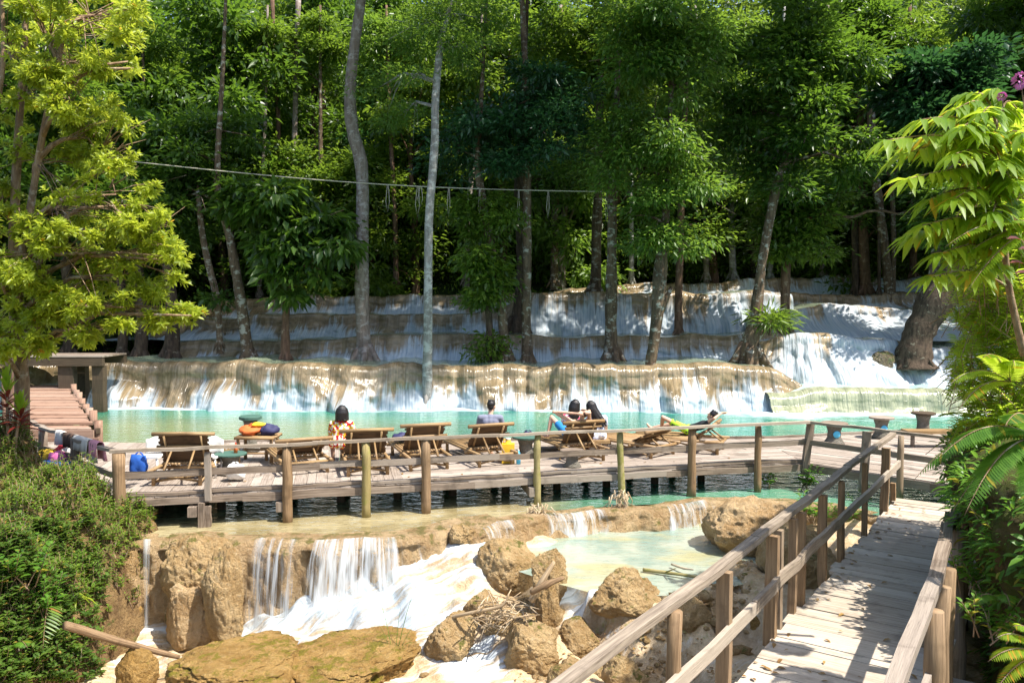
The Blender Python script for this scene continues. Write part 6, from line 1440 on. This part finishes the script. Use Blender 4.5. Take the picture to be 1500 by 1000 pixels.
# grass tuft
gq = onz(578, 972, -1.08); gr = empty('grass_tuft', tuple(gq), 'tall thin grass tuft standing on the mossy ledge before the white water', 'grass')
mb = MB()
for (tx_, ty_, wg) in ((612, 850, 1), (588, 883, .8), (553, 868, .8), (548, 905, .5), (617, 905, .7), (625, 935, .5), (570, 920, .5), (604, 940, .5)):
    e = at(tx_, ty_, gq.y+random.uniform(-.2, .2)); m_ = gq.lerp(e, .5)+Vector((0, 0, .10)); P, R = trunk_mb([gq, m_, e], [.012*wg, .010*wg, .002]); mb.tube(P, R, 4, flat=.4)
mb.build('blades', L_['fern'], gr)
L = Leaves(); 
for k in range(26): a = k*2.4; L.add(gq+Vector((0, 0, .02)), (math.cos(a), math.sin(a), .8+random.random()), (0, 0, 1), random.uniform(.1, .28))
L.build('short_blades', L_['weed'], gr, .08)
# little plants by the deck corner
for (px, py, z, nst, sz, lab) in ((1178, 718, .0, 7, .26, 'glossy broad-leaved plant under the deck corner post'), (1122, 716, .0, 4, .22, 'smaller glossy plant left of the deck corner plant'), (1195, 762, -.15, 9, .24, 'light green leafy plant behind the railing and the orange boulder'), (1240, 765, -.15, 7, .20, 'bushy plant behind the walkway railing near the deck'), (1262, 740, -.1, 5, .16, 'small plant between the walkway posts')):
    q = onz(px, py, z); plant('broadleaf_plant', lab, tuple(q), nst, 'fern', sz, .32, hs=(.2, .55), nl=9, sp=.3, curl=.4)
# grass by the deck corner at left
q = at(190, 775, 12.9); plant('grass_clump', 'wispy grass hanging at the bank edge below the corner post', (q.x, q.y, q.z+.1), 5, 'weed', .28, .07, 'grass', hs=(.08, .2), nl=12, sp=.2, curl=.6)
# tall ferny shrub on the cliff
cs = empty('broadleaf_shrub', tuple(at(1490, 470, 7.4)), 'bright lime shrub with long drooping leaves, backlit at the upper right', 'shrub')
L = Leaves(); mb = MB(); random.seed(8)
base = at(1500, 520, 7.4)
twigs = [(1300, 205, 6.9), (1330, 262, 6.8), (1352, 330, 6.9), (1380, 370, 6.9), (1400, 160, 7.1), (1460, 130, 7.2), (1350, 175, 7.0), (1430, 210, 7.0), (1390, 250, 7.0), (1480, 200, 7.1), (1450, 280, 7.0), (1500, 300, 7.0), (1490, 160, 7.2), (1420, 320, 7.0), (1470, 350, 7.0), (1365, 405, 6.9), (1430, 400, 6.9), (1325, 225, 7.1), (1345, 205, 7.3), (1410, 185, 6.8), (1440, 165, 6.9), (1375, 215, 7.2), (1365, 290, 7.1), (1400, 290, 6.8), (1500, 230, 7.0), (1480, 260, 6.9), (1425, 255, 7.3), (1340, 345, 7.2), (1415, 140, 7.3), (1440, 195, 6.8), (1465, 235, 6.8), (1490, 265, 6.8), (1400, 225, 6.7), (1455, 310, 6.8), (1385, 330, 7.3), (1500, 195, 6.8), (1425, 350, 7.2), (1485, 320, 6.9), (1410, 375, 7.2)]
trk = [base, at(1478, 420, 7.3), at(1470, 340, 7.2), at(1455, 250, 7.2), at(1462, 170, 7.2)]
P, R = trunk_mb(trk, [.035, .03, .026, .02, .012]); mb.tube(P, R, 7, .06)
for (px, py, Y) in twigs:
    e = at(px, py, Y); s_ = min(P, key=lambda p: (p-e).length+max(0, p.z-e.z)*1.0); m_ = (s_+e)/2+Vector((0, 0, .10)); Q_, R_ = trunk_mb([s_, m_, e], [.014, .010, .004], sub=9); mb.tube(Q_, R_, 5)
    d0 = (e-s_); d0.z = 0; d0.normalize(); sd = Vector((-d0.y, d0.x, 0))
    for j, p in enumerate(Q_[5:]):
        for sx in (-1, 1):
            if random.random() < .12: continue
            L.add(p, d0*.55+sd*sx*.8+Vector((random.uniform(-.2, .2), random.uniform(-.2, .2), random.uniform(-.5, .1))), Vector((0, 0, 1))+sd*sx*random.uniform(-.1, .5), random.uniform(.17, .27))
    for a in (-.4, 0, .4): L.add(e, d0+sd*a+Vector((0, 0, -.25)), (0, 0, 1), random.uniform(.20, .28))
mb.build('branches', M['twig'], cs, smooth=True); L.build('leaves', L_['bright'], cs, .29, .15, .5)
# dense cliff cover
def cz_unused(s_i, z):    # point on cliff surface
    j = int(np.clip((z+2.4)/5.7*99, 0, 99)); return Vector(VC[j, s_i])
L = Leaves(); mb = MB(); nS = VC.shape[1]
for k in range(5200):
    si = random.randrange(nS); j = random.randrange(20, 112); p = Vector(VC[j, si])
    if p.y < 5.2: continue
    if random.random() < .55 and j < 78: continue
    nrm = Vector((cnx[si], cny[si], .2 if j < 92 else 1.2)).normalized(); n_ = random.randint(4, 8); sz = random.uniform(.05, .12)
    for q_ in range(n_):
        rd = Vector([random.gauss(0, 1) for _ in range(3)]); L.add(p+rd*.05+nrm*.02, nrm*.8+rd*.6+Vector((0, 0, -.3)), nrm+Vector((0, 0, .6))+rd*.3, sz*random.uniform(.7, 1.3))
tag(L.build('cliff_creepers', L_['fern'], None, .45), 'creepers and moss tufts covering the cliff beside the walkway', 'creeper', None, 'stuff')
L = Leaves(); mb = MB(); 
for k in range(1600):   # sprays on the cliff top
    px = random.uniform(1385, 1540); py = random.uniform(310, 640); Y = random.uniform(9.3, 12.0)
    if k > 1100: px = random.uniform(1425, 1545); py = random.uniform(170, 430); Y = random.uniform(8.0, 10.5)
    if k <= 1100 and px < 1398+max(0, (420-py))*.15: continue
    e = at(px, py, Y); b0 = e+Vector((random.uniform(-.25, .45), random.uniform(-.1, .4), -random.uniform(.05, .5))); 
    d0 = (e-b0).normalized(); mb.tube([b0, (b0+e)/2, e], [.006, .005, .002], 4)
    sd = d0.cross(Vector((0, 0, 1))).normalized()
    for j in range(8):
        p = b0.lerp(e, .3+.7*j/7)
        for sx in (-1, 1): L.add(p, d0*.5+sd*sx*.8+Vector((0, 0, .05)), (0, -.2, 1), random.uniform(.10, .19))
tag(L.build('cliff_sprays', L_['bright'], None, .26, curl=.3), 'mass of bright yellow-green leafy sprays on top of the cliff at right', 'undergrowth', None, 'stuff')
tag(mb.build('spray_stems', M['twig'], None), 'stems of the leafy sprays on the cliff top', 'stems', None, 'stuff')
b = at(1500, 640, 6.3)
frond_plant('fern', 'large fern arching out from the cliff over the end of the railing', tuple(at(1520, 640, 6.6)), [((-1, -.1, .35), 1.0, .85), ((-.9, .25, .15), 1.05, 1.0), ((-.8, -.3, -.1), .9, 1.0), ((-.5, -.3, .6), .8, .9), ((-.9, .0, -.3), .8, .9), ((-.4, -.5, -.2), .7, 1.1)], 'fern', .20, .20, 44, rach=.009)
frond_plant('fern', 'fern with pale fronds in the middle of the cliff top', tuple(at(1480, 560, 7.2)), [((-.9, 0, .5), .7, .9), ((-.5, -.2, .8), .7, .8), ((-.9, -.2, .1), .6, .9), ((-.2, -.4, .7), .6, .9)], 'bright', .22, .2, 34)
frond_plant('fern', 'feathery yellow fern across the right edge above the cliff', tuple(at(1530, 330, 6.8)), [((-1, -.1, .1), .95, .55), ((-.9, .2, -.15), .9, .7), ((-.9, -.1, -.35), .8, .7)], 'bright', .16, .2, 44)
frond_plant('fern', 'yellow-green fern at the bottom right corner', tuple(at(1530, 960, 5.6)), [((-.9, -.1, .35), .5, .7), ((-.7, .1, .7), .5, .8), ((-.9, -.2, -.05), .45, .8), ((-.5, .1, 1.0), .5, .8)], 'bright', .22, .2, 30)
frond_plant('fern', 'dark fern low in the gully between walkway and cliff', tuple(at(1465, 880, 7.2)), [((-.7, -.3, .5), .5, .9), ((-.2, -.6, .6), .5, .9), ((-.8, .1, .2), .45, 1.0)], 'fern', .22, .2, 26)
q = at(1425, 800, 8.2)
for (px, py, Y, lab) in ((1420, 860, 7.9, 'green plant in the gully beside the thick railing post'), (1450, 930, 7.0, 'green plant lower in the gully behind the railing'), (1480, 800, 7.6, 'small leafy plant growing from the middle of the cliff')):
    plant('gully_plant', lab, tuple(at(px, py, Y)), 8, 'fern', .12, .45, hs=(.15, .4), nl=12, sp=.3)
# red-leaved twig and pink blossoms
rt = empty('red_leaf_plant', tuple(at(1520, 370, 6.6)), 'twig with dark red leaves at the right edge', 'plant'); L = Leaves(); mb = MB(); b0 = at(1530, 390, 6.6)
for (x_, y_, px, py) in ((0, 0, 1478, 345), (0, 0, 1482, 380), (0, 0, 1495, 360), (0, 0, 1490, 395)):
    c = at(px+18, py+6, 6.5); d = at(px, py, 6.45)-c; mb.tube([b0, c], [.006, .004], 4); L.add(c, d, (0, -.6, 1), .17)
mb.build('twig', M['twig'], rt); L.build('leaves', M['redleaf'], rt, .34, curl=.2)
M['petal'] = plain('pink_petal', (0.72, 0.25, 0.55), .7, .2, 30)
for (px, py, r0, lab) in ((1496, 117, .075, 'large pink blossom at the right edge of the shrub top'), (1468, 141, .04, 'small pink blossom left of the large one')):
    c = at(px, py, 7.0); ro = empty('blossom', tuple(c), lab, 'flower', 'pink blossoms on the shrub'); L = Leaves()
    for k in range(90): d = Vector([random.gauss(0, 1) for _ in range(3)]).normalized(); L.add(c+d*r0*.6, d, d.orthogonal(), r0*.5)
    L.build('petals', M['petal'], ro, .6); mb = MB(); mb.tube([c, c+Vector((.05, .02, -.3))], [.005, .005], 4); mb.build('stalk', M['twig'], ro)

# fallen leaves on boards, railings' feet and rocks
L = Leaves(); random.seed(4)
for k in range(260):
    if k < 130: q_ = wl(random.uniform(-2, 8))+wr*random.choice([random.uniform(.02, .25), random.uniform(.0, WW)]); z = ZW+.016
    else:
        t_ = random.random(); q_ = fr(t_)+Vector((-.2, 1))*random.uniform(.1, 3.9); z = ZD+.016
    a = random.uniform(0, 6.28); L.add((q_.x, q_.y, z), (math.cos(a), math.sin(a), .05), (random.uniform(-.2, .2), random.uniform(-.2, .2), 1), random.uniform(.04, .10))
M['litter'] = leafmat('dry_leaves', (0.20, 0.10, 0.03), (0.42, 0.26, 0.08), (0.3, 0.2, 0.05), .15)
tag(L.build('fallen_leaves', M['litter'], None, .5), 'dry fallen leaves scattered on the deck and walkway boards', 'leaves', None, 'stuff')
L = Leaves()
for k in range(700):
    q_ = bed_pt(random.uniform(640, 1080), random.uniform(880, 1000)); a = 0
    if RW[min(len(RW)-1, int(round((q_.y-4)/.05))*RX.shape[1]+int(round((q_.x+9)/.05)))] > .5: continue
    a = random.uniform(0, 6.28)
    L.add((q_.x, q_.y, q_.z+.02), (math.cos(a), math.sin(a), .3), (random.uniform(-.4, .4), random.uniform(-.4, .4), 1), random.uniform(.03, .09))
tag(L.build('leaf_debris', M['litter'], None, .5), 'dry leaf debris lying between the stones of the stream', 'leaves', None, 'stuff')
# ------------------------------------------------------------------ people
random.seed(77)
M['skin'] = plain('skin', (0.62, 0.38, 0.26), .5, .06, 10, .4, Subsurface_Weight=0.12)
M['hair'] = None
t = NT('black_hair'); p = obj_co(t); h = t.noise(t.scalev(p, 90, 90, 7), 1.0, 3.0)
M['hair'] = t.finish(t.pbr(t.mix(h, (0.006, 0.005, 0.005), (0.03, 0.024, 0.022)), .38, t.bump(h, .8, .01), .5))
M['brownhair'] = plain('brown_hair', (0.06, 0.03, 0.018), .45, .4, 40)
M['floral_red'] = pattern('red_yellow_shirt', [(0.62, 0.03, 0.03), (0.85, 0.55, 0.03), (0.85, 0.80, 0.70)], 24)
M['shirt_grey'] = plain('blue_grey_shirt', (0.20, 0.21, 0.28), .9, .15, 12)
M['floral_pink'] = pattern('pink_floral_shirt', [(0.85, 0.78, 0.76), (0.75, 0.10, 0.20)], 20)
M['dress_white'] = pattern('white_blue_dress', [(0.80, 0.82, 0.88), (0.74, 0.76, 0.84), (0.45, 0.52, 0.78)], 26)
M['shorts_blue'] = plain('blue_shorts', (0.02, 0.20, 0.48), .8, .3, 9)
t = NT('green_shorts'); p = obj_co(t)
M['shorts_green'] = t.finish(t.pbr(t.mix(t.ss(t.noise(p, 9.0, 2.0), .56, .6), (0.42, 0.78, 0.03), (0.04, 0.10, 0.06)), .7))
M['shirt_black'] = plain('black_shirt', (0.015, 0.018, 0.022), .85, .2, 9)
M['lips'] = plain('lips', (0.50, 0.16, 0.14), .4, .05)
M['eyes'] = plain('eye_dark', (0.02, 0.012, 0.01), .15, .05)
def limb(mb, pts, rad, n=14):
    pts = [Vector(p) for p in pts]; P = []; R = []
    for i in range(len(pts)-1):
        for k in range(4): t_ = k/4; P.append(pts[i].lerp(pts[i+1], t_)); R.append(rad[i]+(rad[i+1]-rad[i])*t_)
    P.append(pts[-1]); R.append(rad[-1]); mb.tube(P, R, n)
    for p, r in zip(pts, rad): mb.ell(p, r, r, r, 12, 8)
def remesh(name, mb, mat, parent, vox=.011, it=4):
    me = bpy.data.meshes.new('tmp'); org = ORG[parent.name]
    me.from_pydata([(v[0]-org[0], v[1]-org[1], v[2]-org[2]) for v in mb.v], [], mb.f); me.update()
    o = bpy.data.objects.new('tmp', me); col.objects.link(o)
    m = o.modifiers.new('r', 'REMESH'); m.mode = 'VOXEL'; m.voxel_size = vox; m.adaptivity = 0
    s_ = o.modifiers.new('s', 'SMOOTH'); s_.factor = .5; s_.iterations = it
    dg = bpy.context.evaluated_depsgraph_get(); ev = o.evaluated_get(dg); me2 = bpy.data.meshes.new_from_object(ev)
    bpy.data.objects.remove(o); me2.name = name; me2.materials.clear()
    me2.polygons.foreach_set('use_smooth', [True]*len(me2.polygons))
    return link_mesh(name, me2, mat, parent)
def frame(fwd, up):
    f = Vector(fwd).normalized(); u = Vector(up); r = f.cross(u).normalized(); u = r.cross(f).normalized()
    return Matrix((r, f, u)).transposed()      # columns: right, forward, up
def hand(mb, wr_, d, nrm, side=1, curl=.5, s=1.0):
    d = Vector(d).normalized(); nrm = Vector(nrm); x = d.cross(nrm).normalized(); nrm = x.cross(d).normalized(); w_ = Vector(wr_)
    limb(mb, [w_, w_+d*.045*s, w_+d*.085*s], [.026*s, .030*s, .028*s], 10)
    for k, (o, L) in enumerate(((-.030, .062), (-.010, .075), (.010, .078), (.030, .070))):
        b = w_+d*.085*s+x*o*side*s; a1 = curl*.5; P = [b]
        for j, f in enumerate((.45, .32, .23)):
            a = a1+curl*.6*j; P.append(P[-1]+(d*math.cos(a)+nrm*math.sin(a))*L*f*s)
        limb(mb, [w_+d*.05*s+x*o*.6*side*s]+P, [.013*s, .0115*s, .0105*s, .0095*s, .008*s], 8)
    b = w_+d*.03*s+x*.022*side*s
    limb(mb, [b, b+(d*.5+x*side*.8+nrm*.3).normalized()*.035*s, b+(d*.9+x*side*.6+nrm*.5).normalized()*.065*s], [.015*s, .012*s, .010*s], 8)
def head(mb, c, Rm, s=1.0):
    c = Vector(c); q = lambda x, y, z: c+Rm @ Vector((x*s, y*s, z*s))
    mb.ell(q(0, -.01, .025), .074*s, .095*s, .092*s, 18, 12, Rm); mb.ell(q(0, .022, -.035), .056*s, .066*s, .078*s, 16, 10, Rm)
    mb.ell(q(0, .068, -.092), .024*s, .022*s, .020*s, 10, 7, Rm)
    limb(mb, [q(0, .085, .012), q(0, .102, -.022)], [.008*s, .014*s], 8)
    for sx in (-1, 1):
        mb.ell(q(sx*.077, -.005, -.008), .012*s, .020*s, .032*s, 10, 7, Rm); mb.ell(q(sx*.034, .066, -.022), .022*s, .018*s, .020*s, 10, 7, Rm)
        mb.ell(q(sx*.030, .078, .022), .022*s, .012*s, .008*s, 8, 6, Rm)
    return q
def person(label, base, J, face, up, cloth_top, top_parts, cloth_bot, bot_parts, hairf, hairm='hair', handspec=None, s=1.08, rad=None, extra=None, vox=.011):
    ro = empty('person', base, label, 'person'); b = Vector(base); g = {k: b+Vector(v) for k, v in J.items()}
    mb = MB(); k = rad or 1.0
    hip = (g['hipL']+g['hipR'])/2; sh = (g['shL']+g['shR'])/2; mid = hip.lerp(sh, .45)
    across = (g['shR']-g['shL']).normalized()
    def torso(m, e=0.0):
        for o, r0 in ((-.075, 1), (0, 1.05), (.075, 1)): limb(m, [hip+across*o, mid+across*o*.8, hip.lerp(sh, .8)+across*o*1.15, sh+across*o*1.1-Vector((0, 0, .01))], [(.098*r0)*k+e, (.082*r0)*k+e, (.092*r0)*k+e, .062*k+e], 16)
    torso(mb)
    limb(mb, [sh, g['neck'], g['head']-(g['head']-g['neck'])*.2], [.062*k, .052*k, .050*k])
    for a in 'LR':
        limb(mb, [sh+(g['sh'+a]-sh)*.6, g['sh'+a], g['el'+a], g['wr'+a]], [.058*k, .053*k, .040*k, .026*k])
        limb(mb, [g['hip'+a], g['kn'+a], g['kn'+a].lerp(g['an'+a], .3), g['an'+a]], [.088*k, .056*k, .054*k, .034*k])
        fd = (g['toe'+a]-g['an'+a]); limb(mb, [g['an'+a]-Vector((0, 0, .03)), g['an'+a]+fd*.6-Vector((0, 0, .035)), g['toe'+a]-Vector((0, 0, .02))], [.036, .034, .022])
    Rm = frame(face, up); q = head(mb, g['head'], Rm, s)
    for a, hs in (handspec or {}).items(): hand(mb, g['wr'+a], hs[0], hs[1], hs[2], hs[3])
    remesh('body', mb, M['skin'], ro, vox, 2)
    mb = MB()
    for sx in (-1, 1): mb.ell(q(sx*.030, .083, .008), .012, .006, .007, 8, 6, Rm)
    mb.build('eyes', M['eyes'], ro, smooth=True); mb = MB(); mb.ell(q(0, .090, -.058), .022, .008, .008, 10, 6, Rm); mb.build('lips', M['lips'], ro, smooth=True)
    if top_parts is not None:
        mb = MB(); torso(mb, .016); 
        for a in 'LR': limb(mb, [sh+(g['sh'+a]-sh)*.5, g['sh'+a], g['sh'+a].lerp(g['el'+a], top_parts)], [.074*k, .070*k, .064*k])
        if cloth_top in ('dress_white',): limb(mb, [hip-Vector((.10, 0, .02)), hip+Vector((.08, .15, -.06))], [.15, .16])
        limb(mb, [sh, sh.lerp(g['neck'], .35)], [.080*k, .068*k])
        remesh('dress' if 'dress' in cloth_top else 'shirt', mb, M[cloth_top], ro, .014, 3)
    mb = MB()
    for a in 'LR': limb(mb, [hip.lerp(g['hip'+a], .6)+Vector((0, 0, .02)), g['hip'+a], g['hip'+a].lerp(g['kn'+a], bot_parts)], [.115*k, .110*k, .092*k])
    remesh('shorts', mb, M[cloth_bot], ro, .014, 3)
    mb = MB(); hairf(mb, q, Rm, g); remesh('hair', mb, M[hairm], ro, .010, 2)
    if extra: extra(ro, g)
    return ro
def hair_short(mb, q, Rm, g):
    mb.ell(q(0, -.022, .042), .087, .102, .092, 18, 12, Rm); mb.ell(q(0, -.055, -.01), .070, .055, .068, 14, 10, Rm)
    for i in range(16): a = i*.8; mb.ell(q(.05*math.cos(a), -.02+.06*math.sin(a), .108+.012*math.sin(i*2.7)), .022, .026, .022, 8, 6, Rm)
def hair_bob(mb, q, Rm, g):
    mb.ell(q(0, -.022, .040), .094, .106, .098, 18, 12, Rm)
    for i in range(17):
        a = math.pi*(1.02+.96*i/16); c, s_ = math.cos(a), math.sin(a); L = .15+.02*math.sin(i*2.1)
        limb(mb, [q(c*.078, -.02+s_*.085, .05), q(c*.100, -.02+s_*.100, -.02), q(c*(.104+.012*math.sin(i*1.7)), -.02+s_*.102, -L)], [.030, .028, .013], 8)
def hair_long(bend=(0, 0, 0), L=.50):
    def f(mb, q, Rm, g):
        mb.ell(q(0, -.022, .038), .092, .106, .096, 18, 12, Rm)
        for i in range(15):
            a = math.pi*(1.02+.96*i/14); c, s_ = math.cos(a), math.sin(a); e = Vector(bend); l = L*(.86+.14*math.sin(i*1.9))
            P = [q(c*.074, -.02+s_*.085, .05), q(c*.092, -.03+s_*.095, -.05)]
            P += [P[-1]+Vector((c*.01, 0, -l*.4))+e*.35, P[-1]+Vector((-c*.02, -.01, -l*.85))+e]
            limb(mb, P, [.030, .030, .030, .012], 8)
    return f
def P_(px, py, Y): return at(px, py, Y)
# woman in red and yellow, sitting sideways on the seat beyond the backrest
hc = P_(501, 603, 15.75); b = Vector((hc.x, hc.y, ZD)); hz_ = hc.z-ZD
def T(*a): return a
person('woman with dark bobbed hair in a red and yellow floral shirt, back turned', tuple(b), dict(
    head=(0, 0, hz_), neck=(-.01, -.015, hz_-.15), shL=(-.19, -.01, hz_-.235), shR=(.17, -.02, hz_-.235), hipL=(-.17, -.02, .50), hipR=(.05, -.02, .50),
    elL=(-.27, .10, hz_-.52), wrL=(-.22, .30, hz_-.62), elR=(.24, .10, hz_-.52), wrR=(.12, .30, hz_-.60),
    knL=(-.30, .42, .50), anL=(-.30, .50, .09), toeL=(-.32, .68, .05), knR=(-.05, .44, .50), anR=(-.06, .52, .09), toeR=(-.06, .70, .05)),
    (-.15, 1, -.08), (0, 0, 1), 'floral_red', .62, 'floral_red', .55, hair_bob, handspec={'L': ((.3, .8, -.3), (0, 0, -1), 1, .5), 'R': ((-.3, .8, -.3), (0, 0, -1), -1, .5)})
# man in grey
hc = P_(720, 595, 16.65); b = Vector((hc.x, hc.y, ZD)); hz_ = hc.z-ZD
person('man with short black hair in a blue-grey shirt, sitting upright, back turned', tuple(b), dict(
    head=(0, 0, hz_), neck=(-.02, -.03, hz_-.145), shL=(-.23, -.06, hz_-.235), shR=(.18, -.05, hz_-.235), hipL=(-.15, -.04, .50), hipR=(.09, -.04, .50),
    elL=(-.29, .06, hz_-.53), wrL=(-.18, .28, hz_-.60), elR=(.25, .08, hz_-.53), wrR=(.12, .30, hz_-.58),
    knL=(-.28, .38, .50), anL=(-.28, .46, .09), toeL=(-.30, .66, .05), knR=(-.02, .42, .50), anR=(-.02, .5, .09), toeR=(.0, .7, .05)),
    (.35, 1, -.12), (0, 0, 1), 'shirt_grey', .60, 'shirt_black', .6, hair_short, rad=1.04, handspec={'L': ((.3, .8, -.2), (0, 0, -1), 1, .5), 'R': ((-.3, .8, -.2), (0, 0, -1), -1, .5)})
# two women with long black hair, sitting close on a bench seat beyond
for (px, py, Y, dxl, mat_, lab, bend, side) in ((842, 593, 17.35, -.04, 'floral_pink', 'woman with long black hair in a pink floral shirt, leaning her head against her friend', (-.02, 0, 0), 1), (866, 595, 17.30, .06, 'dress_white', 'woman with very long black hair in a white dress, leaning against her friend', (.24, -.03, 0), -1)):
    hc = P_(px, py, Y); b = Vector((hc.x, hc.y, ZD)); hz_ = hc.z-ZD
    ox = -.05 if side > 0 else .12
    person(lab, tuple(b), dict(
        head=(0, 0, hz_), neck=(ox*.5, -.02, hz_-.15), shL=(ox-.17, -.04, hz_-.245), shR=(ox+.17, -.04, hz_-.245), hipL=(ox-.11, -.06, .44), hipR=(ox+.11, -.06, .44),
        elL=(ox-.22, .10, hz_-.52), wrL=(ox-.12, .28, hz_-.60), elR=(ox+.22, .10, hz_-.52), wrR=(ox+.10, .28, hz_-.60),
        knL=(ox-.14, .40, .46), anL=(ox-.14, .46, .09), toeL=(ox-.14, .64, .05), knR=(ox+.12, .40, .46), anR=(ox+.12, .46, .09), toeR=(ox+.12, .64, .05)),
        (0, 1, 0), (.22*side, 0, 1), mat_, .5, mat_, .6, hair_long(bend, .46), rad=.92, handspec={'L': ((.3, .8, -.2), (0, 0, -1), 1, .5), 'R': ((-.3, .8, -.2), (0, 0, -1), -1, .5)})
q = P_(855, 640, 17.3); sb = empty('low_bench', (q.x, q.y, ZD), 'low bamboo seat carrying the two long-haired women', 'bench')
mb = MB(); mb.beam((q.x-.5, q.y-.05, ZD+.30), (q.x+.55, q.y-.05, ZD+.30), .40, .06, seg=4, jit=.006); mb.build('seat', M['bamboo'], sb)
for sx in (-.42, .46): mb = MB(); mb.beam((q.x+sx, q.y-.05, ZD), (q.x+sx, q.y-.05, ZD+.27), .10, .30, up=(0, 1, 0), seg=2); mb.build('leg', M['wood'], sb)
# sunbather on lounger 6: hands clasped behind the head, elbows out, left knee up in blue shorts
X = XL[6]; L6 = lambda x, y, z: X @ Vector((x, y, z))
a = math.radians(56); dy, dz = -math.cos(a), math.sin(a)
def on_back(x, f, up=.10): return L6(x, .42+dy*f+math.sin(a)*up, .30+dz*f+math.cos(a)*up)
hd = on_back(.0, .73, .12); b = Vector((hd.x, hd.y, ZD))
rel = lambda v: tuple(v-b)
def w_at(px, py, v): q_ = at(px, py, v); return q_
shL = on_back(-.20, .53, .11); shR = on_back(.20, .53, .11)
elL = at(811, 603, hd.y+.10); elR = at(863, 602, hd.y+.02)
back_h = hd+Vector((0, -.105, .0))
hipL = L6(-.12, .50, .45); hipR = L6(.12, .50, .45)
knL = at(808, 611, hipL.y+.42); anL = L6(-.38, 1.0, .44); knR = L6(.16, .95, .60); anR = L6(.14, 1.35, .42)
def cap_hair(mb, q, Rm, g): mb.ell(q(0, -.022, .035), .086, .100, .088, 18, 12, Rm)
fdir = (X.to_3x3() @ Vector((0, math.sin(a)*.85, .35)))
person('sunbather in blue shorts with hands clasped behind the head and elbows out', tuple(b), dict(
    head=rel(hd), neck=rel(on_back(0, .62, .11)), shL=rel(shL), shR=rel(shR), elL=rel(elL), elR=rel(elR), wrL=rel(back_h+Vector((-.13, 0, .02))), wrR=rel(back_h+Vector((.13, 0, .03))),
    hipL=rel(hipL), hipR=rel(hipR), knL=rel(knL), anL=rel(anL), toeL=rel(anL+Vector((-.10, .15, -.03))), knR=rel(knR), anR=rel(anR), toeR=rel(anR+Vector((-.05, .16, .06)))),
    tuple(fdir), tuple(X.to_3x3() @ Vector((0, dy, dz))), 'shorts_blue', None, 'shorts_blue', .62, cap_hair, 'brownhair',
    handspec={'L': ((1, -.1, -.12), (0, 1, 0), 1, .3), 'R': ((-1, -.1, .02), (0, 1, 0), -1, .3)}, rad=.92)
# boy on lounger 8
X = XL[8]; L8 = lambda x, y, z: X @ Vector((x, y, z)); a = math.radians(33); dy, dz = -math.cos(a), math.sin(a)
def on8(x, f, up=.10): return L8(x, .42+dy*f+math.sin(a)*up, .30+dz*f+math.cos(a)*up)
hd = on8(.05, .58, .21); b = Vector((hd.x, hd.y, ZD)); rel = lambda v: tuple(v-b)
shL = on8(-.16, .38, .12); shR = on8(.20, .38, .12); hipL = L8(-.10, .56, .45); hipR = L8(.12, .56, .45)
knL = at(971, 611, hipL.y-.05); anL = L8(-.12, 1.15, .43); knR = L8(.16, 1.02, .52); anR = L8(.16, 1.42, .42)
person('boy in neon green shorts and black shirt, lying back with one knee raised', tuple(b), dict(
    head=rel(hd), neck=rel(on8(.02, .47, .14)), shL=rel(shL), shR=rel(shR), elL=rel(on8(-.30, .66, .14)), wrL=rel(on8(-.10, .82, .16)), elR=rel(L8(.36, .25, .50)), wrR=rel(L8(.33, .50, .50)),
    hipL=rel(hipL), hipR=rel(hipR), knL=rel(knL), anL=rel(anL), toeL=rel(anL+Vector((-.16, .03, -.01))), knR=rel(knR), anR=rel(anR), toeR=rel(anR+Vector((-.12, .04, .10)))),
    tuple(X.to_3x3() @ Vector((0, .8, .45))), tuple(X.to_3x3() @ Vector((0, -.5, .8))), 'shirt_black', .35, 'shorts_green', .62, hair_short,
    handspec={'L': ((.9, .2, 0), (0, 0, 1), 1, .3), 'R': ((-.9, .1, -.1), (0, 0, -1), -1, .4)}, rad=.88, s=.98)
